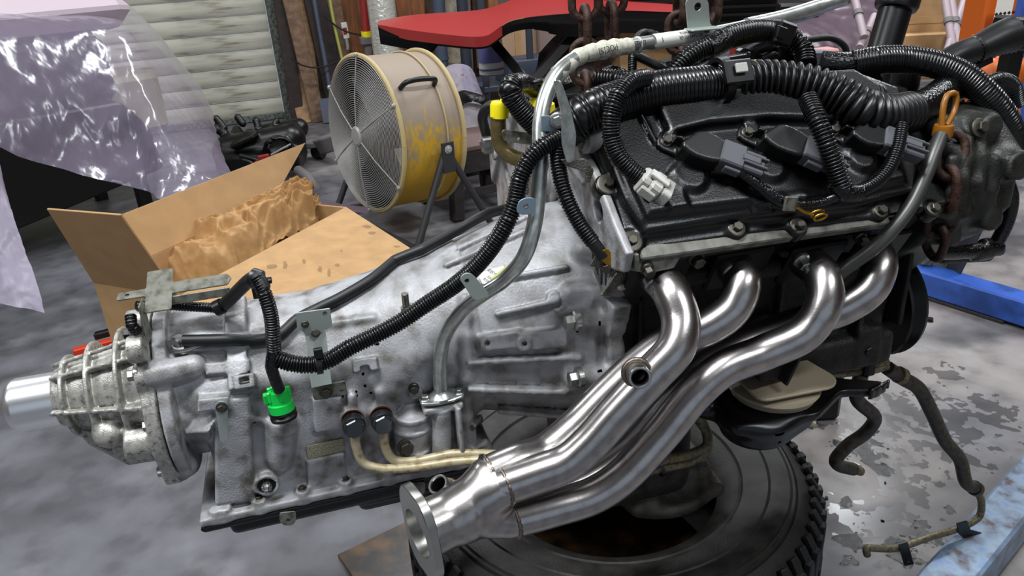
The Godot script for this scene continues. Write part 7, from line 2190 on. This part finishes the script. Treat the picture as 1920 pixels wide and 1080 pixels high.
	fbox(t, "grip", at(1395, 96, 3.8), Vector3(0.05, 0.16, 0.1), Basis(Vector3.BACK, -0.2), M.dust_dark, 0.006)
	based(t)

func far_right() -> void:
	var t := thing("dust_sheet", "purple tinted plastic sheet heaped behind the black hoist ram", "plastic film")
	sheet(t, "film", [[1440, 60, 4.6, 1500, 18, 4.9, 1570, 12, 5.0, 1660, -10, 5.1, 1720, -10, 5.1], [1440, 90, 4.3, 1500, 70, 4.4, 1570, 70, 4.5, 1660, 60, 4.6, 1720, 60, 4.6], [1440, 150, 4.1, 1500, 160, 4.1, 1570, 165, 4.2, 1660, 165, 4.3, 1720, 165, 4.3]], M.purple_film, 0.1, 41, 50, 40, 4.0)
	based(t)
	t = thing("dark_panel", "long black car panel lying beyond the red toolbox", "car part")
	var mb := MB.new(); bar(mb, at(1330, 30, 4.9), at(1500, 24, 5.0), 0.16, 0.5); part(t, "panel", mb, M.black_paint)
	based(t)
	t = thing("pink_block", "small pink foam block behind the upper loom", "block")
	fbox(t, "block", at(1542, 98, 3.6), Vector3(0.12, 0.035, 0.1), Basis(Vector3.UP, 0.2), M.pink, 0.008)
	based(t)
	for q in [[1735, 32, 4.6, 0.34, 0.42, M.card, "upper brown carton right of the black hoist ram"], [1728, 100, 4.6, 0.34, 0.26, M.card, "lower brown carton right of the black hoist ram"]]:
		t = thing("storage_carton", q[6], "box")
		fbox(t, "carton", at(q[0], q[1], q[2]), Vector3(q[3], q[4], 0.3), Basis(Vector3.UP, -0.1), q[5], 0.006)
		fbox(t, "lid_tape", at(q[0], q[1], q[2]) + Basis(Vector3.UP, -0.1) * Vector3(0, 0, 0.152), Vector3(q[3], 0.04, 0.003), Basis(Vector3.UP, -0.1), M.card, 0.001)
		based(t)
	for q in [[1770, -20, 1788, 100, "pale plastic conduit standing left of the crossed pair"], [1780, -20, 1800, 100, "pale pinkish conduit, second of the crossed group"], [1812, -10, 1775, 100, "pale conduit crossing leftward behind the others"], [1598, -20, 1620, 70, "pale conduit standing in the purple plastic sheet"], [1640, 30, 1612, 90, "pale conduit leaning in the purple plastic sheet"]]:
		t = thing("conduit_pipe", q[4], "pipe")
		mb = MB.new(); mb.tube(PackedVector3Array([at(q[0], q[1], 4.25), at(q[2], q[3], 4.1)]), 0.022, 12); part(t, "pipe", mb, M.mauve_pale)
		mb = MB.new(); clampring(mb, at((q[0] + q[2]) / 2.0, (q[1] + q[3]) / 2.0, 4.17), at(q[0], q[1], 4.25) - at(q[2], q[3], 4.1), 0.026, 0.03); part(t, "coupling", mb, M.dust_grey)
		based(t)
	t = thing("hose_coil", "grey coil of hose lying behind the conduits", "hose")
	for k in 5:
		mb = MB.new(); var ring := PackedVector3Array()
		for j in 33: ring.append(at(1822, 75 + k * 5, 4.4) + Vector3(cos(TAU * j / 32.0) * 0.14, sin(TAU * j / 32.0) * 0.13 + 0.01 * k, 0.02 * k))
		mb.tube(ring, 0.014, 8, false); part(t, "coil", mb, M.dust_grey)
	based(t)
	t = thing("slatted_vent", "white slatted vent panel behind the conduits", "vent")
	for k in 8: fbox(t, "slat", at(1812, 8 + k * 7, 4.6), Vector3(0.24, 0.012, 0.02), Basis(Vector3.BACK, 0.1), M.white_paper, 0.002)
	fbox(t, "backing", at(1812, 32, 4.66), Vector3(0.26, 0.24, 0.02), Basis(Vector3.BACK, 0.1), M.black_satin, 0.004)
	based(t)
	t = thing("orange_column", "orange steel lift column with a torn white notice", "lift column")
	fbox(t, "column", at(1862, -20, 3.6), Vector3(0.16, 0.9, 0.16), Basis(Vector3.UP, 0.1), M.orange, 0.01)
	fbox(t, "notice", at(1884, 10, 3.5), Vector3(0.085, 0.13, 0.003), Basis(Vector3.UP, 0.1), M.white_paper, 0.001)
	for k in 5:
		fbox(t, "torn_tooth", at(1868 + k * 8, 27 - k, 3.49), Vector3(0.012, 0.012, 0.003), Basis(Vector3.BACK, 0.78), M.ink, 0.0005)
	mb = MB.new(); bar(mb, at(1862, 60, 3.6), Vector3(at(1862, 60, 3.6).x, 0, at(1862, 60, 3.6).z), 0.14, 0.14); part(t, "lower_column", mb, M.orange)
	based(t)
	t = thing("blue_cabinet", "blue steel cabinet at the far right edge", "cabinet")
	var bc := at(1945, 60, 4.2); fbox(t, "body", Vector3(bc.x, 0.75, bc.z), Vector3(0.28, 1.5, 0.3), Basis.IDENTITY, M.blue, 0.01)
	fbox(t, "door", Vector3(bc.x, 0.75, bc.z + 0.155), Vector3(0.26, 1.4, 0.012), Basis.IDENTITY, M.blue, 0.004)
	based(t)
	t = thing("orange_machine", "rounded orange machine casing beyond the braided sleeve", "machine")
	var pr := [Cap.new(at(1860, 140, 3.2), at(1905, 135, 3.2), 0.07, 0.06, 0.04), Cap.new(at(1880, 110, 3.2), at(1882, 140, 3.2), 0.03, 0.05, 0.03), Cone.new(at(1875, 160, 3.2), at(1875, 250, 3.15), 0.06, 0.08, 0.03)]
	mb = MB.new(); nets(pr, at(1885, 150, 3.2) - Vector3(0.35, 0.4, 0.25), at(1885, 150, 3.2) + Vector3(0.35, 0.3, 0.25), 0.012, mb); part(t, "casing", mb, M.orange)
	based(t)
	t = thing("power_tool", "black machine with an orange and yellow switch beside the orange column", "tool")
	fbox(t, "body", at(1905, 62, 2.9), Vector3(0.14, 0.12, 0.12), Basis(Vector3.BACK, -0.1), M.plastic, 0.01)
	fbox(t, "switch_plate", at(1908, 72, 2.8), Vector3(0.034, 0.04, 0.02), Basis(Vector3.BACK, -0.2), M.orange_red, 0.004)
	fbox(t, "switch", at(1911, 75, 2.785), Vector3(0.016, 0.03, 0.02), Basis(Vector3.BACK, -0.2), M.yellow, 0.003)
	fbox(t, "post", Vector3(at(1905, 62, 2.9).x, 0.4, at(1905, 62, 2.9).z), Vector3(0.06, 0.8, 0.06), Basis.IDENTITY, M.black_satin, 0.004)
	based(t)

func hoist() -> void:
	# black hydraulic ram of the engine hoist
	var t := thing("hoist_ram", "thick black hydraulic ram of the engine hoist behind the looms", "hoist")
	var a := at(1634, 170, 1.75); var b := at(1684, 0, 1.72)
	var d := (b - a).normalized()
	var mb := MB.new(); mb.tube(PackedVector3Array([a - d * 0.18, b]), 0.036, 24); part(t, "ram_tube", mb, M.black_satin)
	mb = MB.new(); mb.lathe(PackedVector2Array([Vector2(0.036, -0.006), Vector2(0.044, -0.004), Vector2(0.047, 0.004), Vector2(0.047, 0.05), Vector2(0.0, 0.055)]), at(1680, 14, 1.72), d, 28); part(t, "collar", mb, M.black_satin)
	mb = MB.new(); mb.tube(PackedVector3Array([b + d * 0.02, b + d * 0.5]), 0.022, 16); part(t, "ram_rod", mb, M.steel)
	based(t)
	t = thing("hoist_mast", "black hoist mast and boom carrying the ram and the lifting chains", "hoist")
	var low := a - d * 0.18
	mb = MB.new(); bar(mb, Vector3(low.x, 0.0, low.z), low, 0.09, 0.09); part(t, "mast", mb, M.black_satin)
	var hook := E * L(1200, -330, 0.0)
	mb = MB.new(); bar(mb, b + d * 0.5, Vector3(hook.x, hook.y + 0.03, hook.z), 0.06, 0.06, Vector3.UP); part(t, "boom", mb, M.black_satin)
	mb = MB.new(); bar(mb, E * L(1060, -335, 0.02), E * L(1400, -345, -0.03), 0.05, 0.05, Vector3.UP); part(t, "load_bar", mb, M.black_satin)
	based(t)
	# blue legs on the floor
	t = thing("hoist_beam", "blue steel hoist leg with a welded gusset, on the floor behind the engine", "hoist", "blue hoist legs")
	var h := 0.085
	var p0 := on(1580, 512, 0.0); var p1 := on(1920, 622, 0.0)
	var dir := (p1 - p0).normalized(); p1 = p0 + dir * 1.6; p0 -= dir * 0.5
	var up := Vector3.UP; var side := dir.cross(up).normalized()
	if side.z > 0.0: side = -side
	var bs := Basis(dir, up, dir.cross(up))
	mb = MB.new(); mb.box((p0 + p1) / 2 + side * 0.045 + up * (h / 2 + 0.012), Vector3(p0.distance_to(p1), h, 0.09), bs, 0.006); part(t, "beam", mb, M.blue)
	var k := on(1740, 560, 0.0)
	mb = MB.new(); mb.box(k + side * 0.03 + up * 0.006, Vector3(0.5, 0.012, 0.09), bs, 0.002); part(t, "wear_strip", mb, M.dust_dark)
	var g0 := on(1728, 545, 0.0) + side * 0.045
	var gt := g0 + up * (h + 0.3) + dir * 0.05 + side * 0.06
	mb = MB.new(); bar(mb, g0 + up * h, gt, 0.13, 0.07, Vector3.BACK); part(t, "gusset_web", mb, M.olive_plate)
	for k2 in [-0.068, 0.068]:
		mb = MB.new(); bar(mb, g0 + up * h + dir * k2 - side * 0.01, gt + dir * k2 - side * 0.01, 0.007, 0.1, Vector3.BACK); part(t, "gusset_plate", mb, M.slate2)
	based(t)
	t = thing("hoist_beam", "scuffed blue and rusty hoist leg in the bottom right corner, nearest the camera", "hoist", "blue hoist legs")
	var q0 := on(1714, 1080, 0.1); var q1 := on(1920, 849, 0.1)
	dir = (q1 - q0).normalized(); q1 = q0 + dir * 1.3; q0 -= dir * 0.4
	side = dir.cross(up).normalized()
	if side.x < 0.0: side = -side
	bs = Basis(dir, up, dir.cross(up))
	mb = MB.new(); mb.box((q0 + q1) / 2 + side * 0.04 - up * 0.045, Vector3(q0.distance_to(q1), 0.09, 0.08), bs, 0.006); part(t, "beam", mb, M.blue_worn)
	based(t)

func oddments() -> void:
	var t := thing("trigger_clamp", "orange and black tool on the floor behind the gearbox tail", "tool")
	var c := on(172, 655, 0.02)
	var mb := MB.new(); bar(mb, c + Vector3(-0.05, 0, 0.02), c + Vector3(0.08, 0.01, -0.03), 0.03, 0.03); part(t, "handle", mb, M.orange_red)
	mb = MB.new(); bar(mb, c + Vector3(0.0, 0.03, -0.04), c + Vector3(0.1, 0.04, -0.07), 0.022, 0.03); part(t, "jaw", mb, M.plastic)
	based(t)
	t = thing("dropped_nut", "small black nut on the bare floor beyond the engine", "nut")
	c = on(1743, 602, 0.0)
	mb = MB.new(); mb.bolt(c, Vector3.UP, 0.018, 0.012, 0.011); part(t, "nut", mb, M.bolt_dark)
	based(t)
	t = thing("purple_wrap", "strip of purple plastic wrap on the floor between box and fan", "plastic film")
	sheet(t, "film", [[600, 372, 3.2, 640, 382, 3.2, 690, 388, 3.2], [600, 388, 3.1, 640, 395, 3.1, 690, 400, 3.1]], M.purple_film, 0.02, 51, 30, 12, 6.0)
	based(t)
	t = thing("floor_junk", "white plastic trim strip on the floor right of the cardboard box", "car part")
	mb = MB.new(); mb.tube(PackedVector3Array([on(560, 320, 0.06), on(580, 335, 0.1), on(592, 352, 0.04)]), 0.03, 10); part(t, "trim", mb, M.dust_grey)
	based(t)

# ---------------------------------------------------------------- tyre, wet patches
func tyre_and_floor() -> void:
	var c := Vector3(0.165, 0, -1.19)
	var R1 := 0.392; var W := 0.27; var r0 := 0.205
	var t := thing("tyre", "worn black truck tyre lying flat under the engine, its sump over the hole", "tyre", "", Transform3D(Basis.IDENTITY, c + Vector3(0, 0.011, 0)))
	var mb := MB.new()
	# closed carcass profile, from the lower bead round the tread to the upper bead and down the inside
	var pf := [Vector2(r0, 0.03), Vector2(r0 + 0.012, 0.012), Vector2(0.25, 0.006), Vector2(0.31, 0.0), Vector2(0.355, 0.012), Vector2(0.378, 0.034), Vector2(0.384, 0.06), Vector2(0.386, W * 0.5), Vector2(0.384, W - 0.06), Vector2(0.378, W - 0.034), Vector2(0.358, W - 0.013),
		Vector2(0.345, W - 0.006), Vector2(0.343, W - 0.009), Vector2(0.34, W - 0.003), Vector2(0.32, W + 0.001), Vector2(0.298, W - 0.001), Vector2(0.296, W - 0.004), Vector2(0.293, W - 0.0015), Vector2(0.27, W - 0.006), Vector2(0.25, W - 0.013), Vector2(0.247, W - 0.018), Vector2(0.242, W - 0.016), Vector2(0.234, W - 0.02), Vector2(0.222, W - 0.026), Vector2(r0 + 0.006, W - 0.036), Vector2(r0, W - 0.046), Vector2(r0 + 0.006, W - 0.058),
		Vector2(0.25, W - 0.04), Vector2(0.31, W - 0.03), Vector2(0.35, W - 0.05), Vector2(0.36, W * 0.5), Vector2(0.35, 0.05), Vector2(0.31, 0.03), Vector2(0.25, 0.04), Vector2(r0, 0.03)]
	mb.lathe(PackedVector2Array(pf), Vector3.ZERO, Vector3.UP, 120)
	part(t, "carcass", mb, M.tyre)
	# raised sidewall ring of worn moulding
	mb = MB.new()
	mb.lathe(PackedVector2Array([Vector2(0.330, W - 0.002), Vector2(0.333, W + 0.0018), Vector2(0.336, W - 0.003)]), Vector3.ZERO, Vector3.UP, 120)
	part(t, "sidewall_rib", mb, M.tyre)
	# tread: shoulder lugs and centre blocks
	var lug := MB.new()
	lug.prism(rpoly(V2([-0.011, -0.03, 0.008, -0.034, 0.014, 0.0, 0.011, 0.034, -0.006, 0.038, -0.014, 0.006]), 0.003), Transform3D(Basis(Vector3(0, 0, -1), Vector3.UP, Vector3.RIGHT), Vector3(-0.004, 0, 0)), 0.013, 0.002)
	var cap_lug := MB.new()
	cap_lug.prism(rpoly(V2([-0.01, -0.016, 0.008, -0.016, 0.011, 0.012, -0.007, 0.016]), 0.003), Transform3D(Basis(Vector3(0, 0, -1), Vector3(-0.55, 0.83, 0).normalized(), Vector3(0.83, 0.55, 0).normalized()), Vector3(-0.003, 0, 0)), 0.010, 0.002)
	var lm := lug.mesh(); var cm := cap_lug.mesh()
	var n := 72
	for i in n:
		var b := Basis(Vector3.UP, TAU * i / n)
		for q in [[0.386, W - 0.066, 0.0], [0.388, W - 0.148, 0.5], [0.386, 0.07, 0.0]]:
			if q[1] < 0.1 and i % 2 == 1: continue
			var bb := Basis(Vector3.UP, TAU * (i + q[2]) / n)
			partm(t, "tread_block", lm, M.tyre_tread, "", Transform3D(bb * Basis(Vector3.RIGHT, 0.18), bb * Vector3(q[0], q[1], 0)))
		if i % 1 == 0 and i < n:
			partm(t, "shoulder_block", cm, M.tyre_tread, "", Transform3D(b, b * Vector3(0.376, W - 0.026, 0)))
	# oily plywood; past its visible corner, extended unseen to darken the tyre hole
	t = thing("plywood_offcut", "oil-stained plywood offcut with one corner showing, enlarged under the tyre to darken its hole", "board")
	var p0 := on(634, 1046, 0.0); var p1 := on(760, 985, 0.0)
	var dx := (p1 - p0).normalized(); var dz := dx.cross(Vector3.UP)
	if dz.z < 0.0: dz = -dz
	mb = MB.new(); mb.box(p0 + dx * 0.4 + dz * 0.22 + Vector3(0, 0.005, 0), Vector3(0.8, 0.01, 0.44), Basis(dx, Vector3.UP, dx.cross(Vector3.UP)), 0.001); part(t, "board", mb, M.oily_wood)
	based(t)
	# spilled oil and water: splashes with ragged outlines
	splash("oil_splash", "shiny wet oil splashes round the hose end and the lying pipe right of the tyre", M.wet, 7, 0.05,
		[[1618, 850, 0.075], [1600, 835, 0.05], [1655, 880, 0.05], [1640, 820, 0.05], [1600, 1010, 0.05], [1690, 1040, 0.07], [1745, 1005, 0.06], [1780, 960, 0.03], [1585, 945, 0.03], [1500, 855, 0.02], [1590, 1050, 0.03]])
	splash("damp_stains", "dull grey damp stains spread over the beige floor between the two hanging hoses", M.damp, 19, 0.1,
		[[1640, 830, 0.14], [1760, 790, 0.2], [1850, 770, 0.13], [1530, 770, 0.1], [1780, 700, 0.08], [1700, 905, 0.12], [1690, 760, 0.1], [1800, 850, 0.1], [1660, 990, 0.14], [1570, 960, 0.07], [1620, 740, 0.08]])
	for q in [[1550, 934, 0.006, "dark fleck of grit on the floor close to the right side of the tyre"], [1655, 976, 0.004, "dark fleck of grit above the lying pipe"], [1660, 905, 0.004, "dark fleck of grit just under the left hose end"]]:
		t = thing("grit_speck", q[3], "grit", "flecks of grit")
		mb = MB.new(); mb.box(on(q[0], q[1], 0.002), Vector3(q[2] * 2, q[2], q[2]), Basis(Vector3.UP, q[0]), q[2] * 0.3); part(t, "fleck", mb, M.plastic)

func splash(called: String, label: String, m: Material, seed: int, rough: float, spots: Array) -> void:   # marching squares over the floor
	var ns := FastNoiseLite.new(); ns.seed = seed; ns.frequency = 17.0; ns.fractal_octaves = 6; ns.fractal_gain = 0.62
	var sp := []
	var lo := Vector2(99, 99); var hi := Vector2(-99, -99)
	for q in spots:
		var c := on(q[0], q[1], 0.0)
		var v := Vector2(c.x, c.z)
		sp.append([v, q[2]])
		lo = lo.min(v - Vector2(q[2], q[2])); hi = hi.max(v + Vector2(q[2], q[2]))
	var cell := 0.004
	var w := int((hi.x - lo.x) / cell) + 2; var h := int((hi.y - lo.y) / cell) + 2
	var f := PackedFloat32Array(); f.resize(w * h)
	for y in h:
		for x in w:
			var p := lo + Vector2(x, y) * cell
			var k := 0.0
			for s in sp: k = maxf(k, 1.0 - p.distance_to(s[0]) / s[1])
			f[y * w + x] = (k * 0.6 - 0.33 + ns.get_noise_2d(p.x, p.y) * 0.75) if k > 0.0 else -0.3
	var mb := MB.new()
	for y in h - 1:
		for x in w - 1:
			var c := [f[y * w + x], f[y * w + x + 1], f[(y + 1) * w + x + 1], f[(y + 1) * w + x]]
			if c[0] <= 0.0 and c[1] <= 0.0 and c[2] <= 0.0 and c[3] <= 0.0: continue
			var pts := [Vector2(x, y), Vector2(x + 1, y), Vector2(x + 1, y + 1), Vector2(x, y + 1)]
			var poly := []
			for i in 4:
				var j := (i + 1) % 4
				if c[i] > 0.0: poly.append(pts[i])
				if (c[i] > 0.0) != (c[j] > 0.0): poly.append((pts[i] as Vector2).lerp(pts[j], c[i] / (c[i] - c[j])))
			var i0 := mb.v.size()
			for q in poly:
				var g_: Vector2 = lo + q * cell
				mb.vert(Vector3(g_.x, 0.0012 if m == M.wet else 0.0006, g_.y), Vector3.UP)
			for i in range(1, poly.size() - 1): mb.tri(i0, i0 + i, i0 + i + 1)
	var o := MeshInstance3D.new()
	o.name = called; o.mesh = mb.mesh(); o.material_override = m
	add_child(o, true)
	o.set_meta("label", label); o.set_meta("category", "spill"); o.set_meta("kind", "stuff")
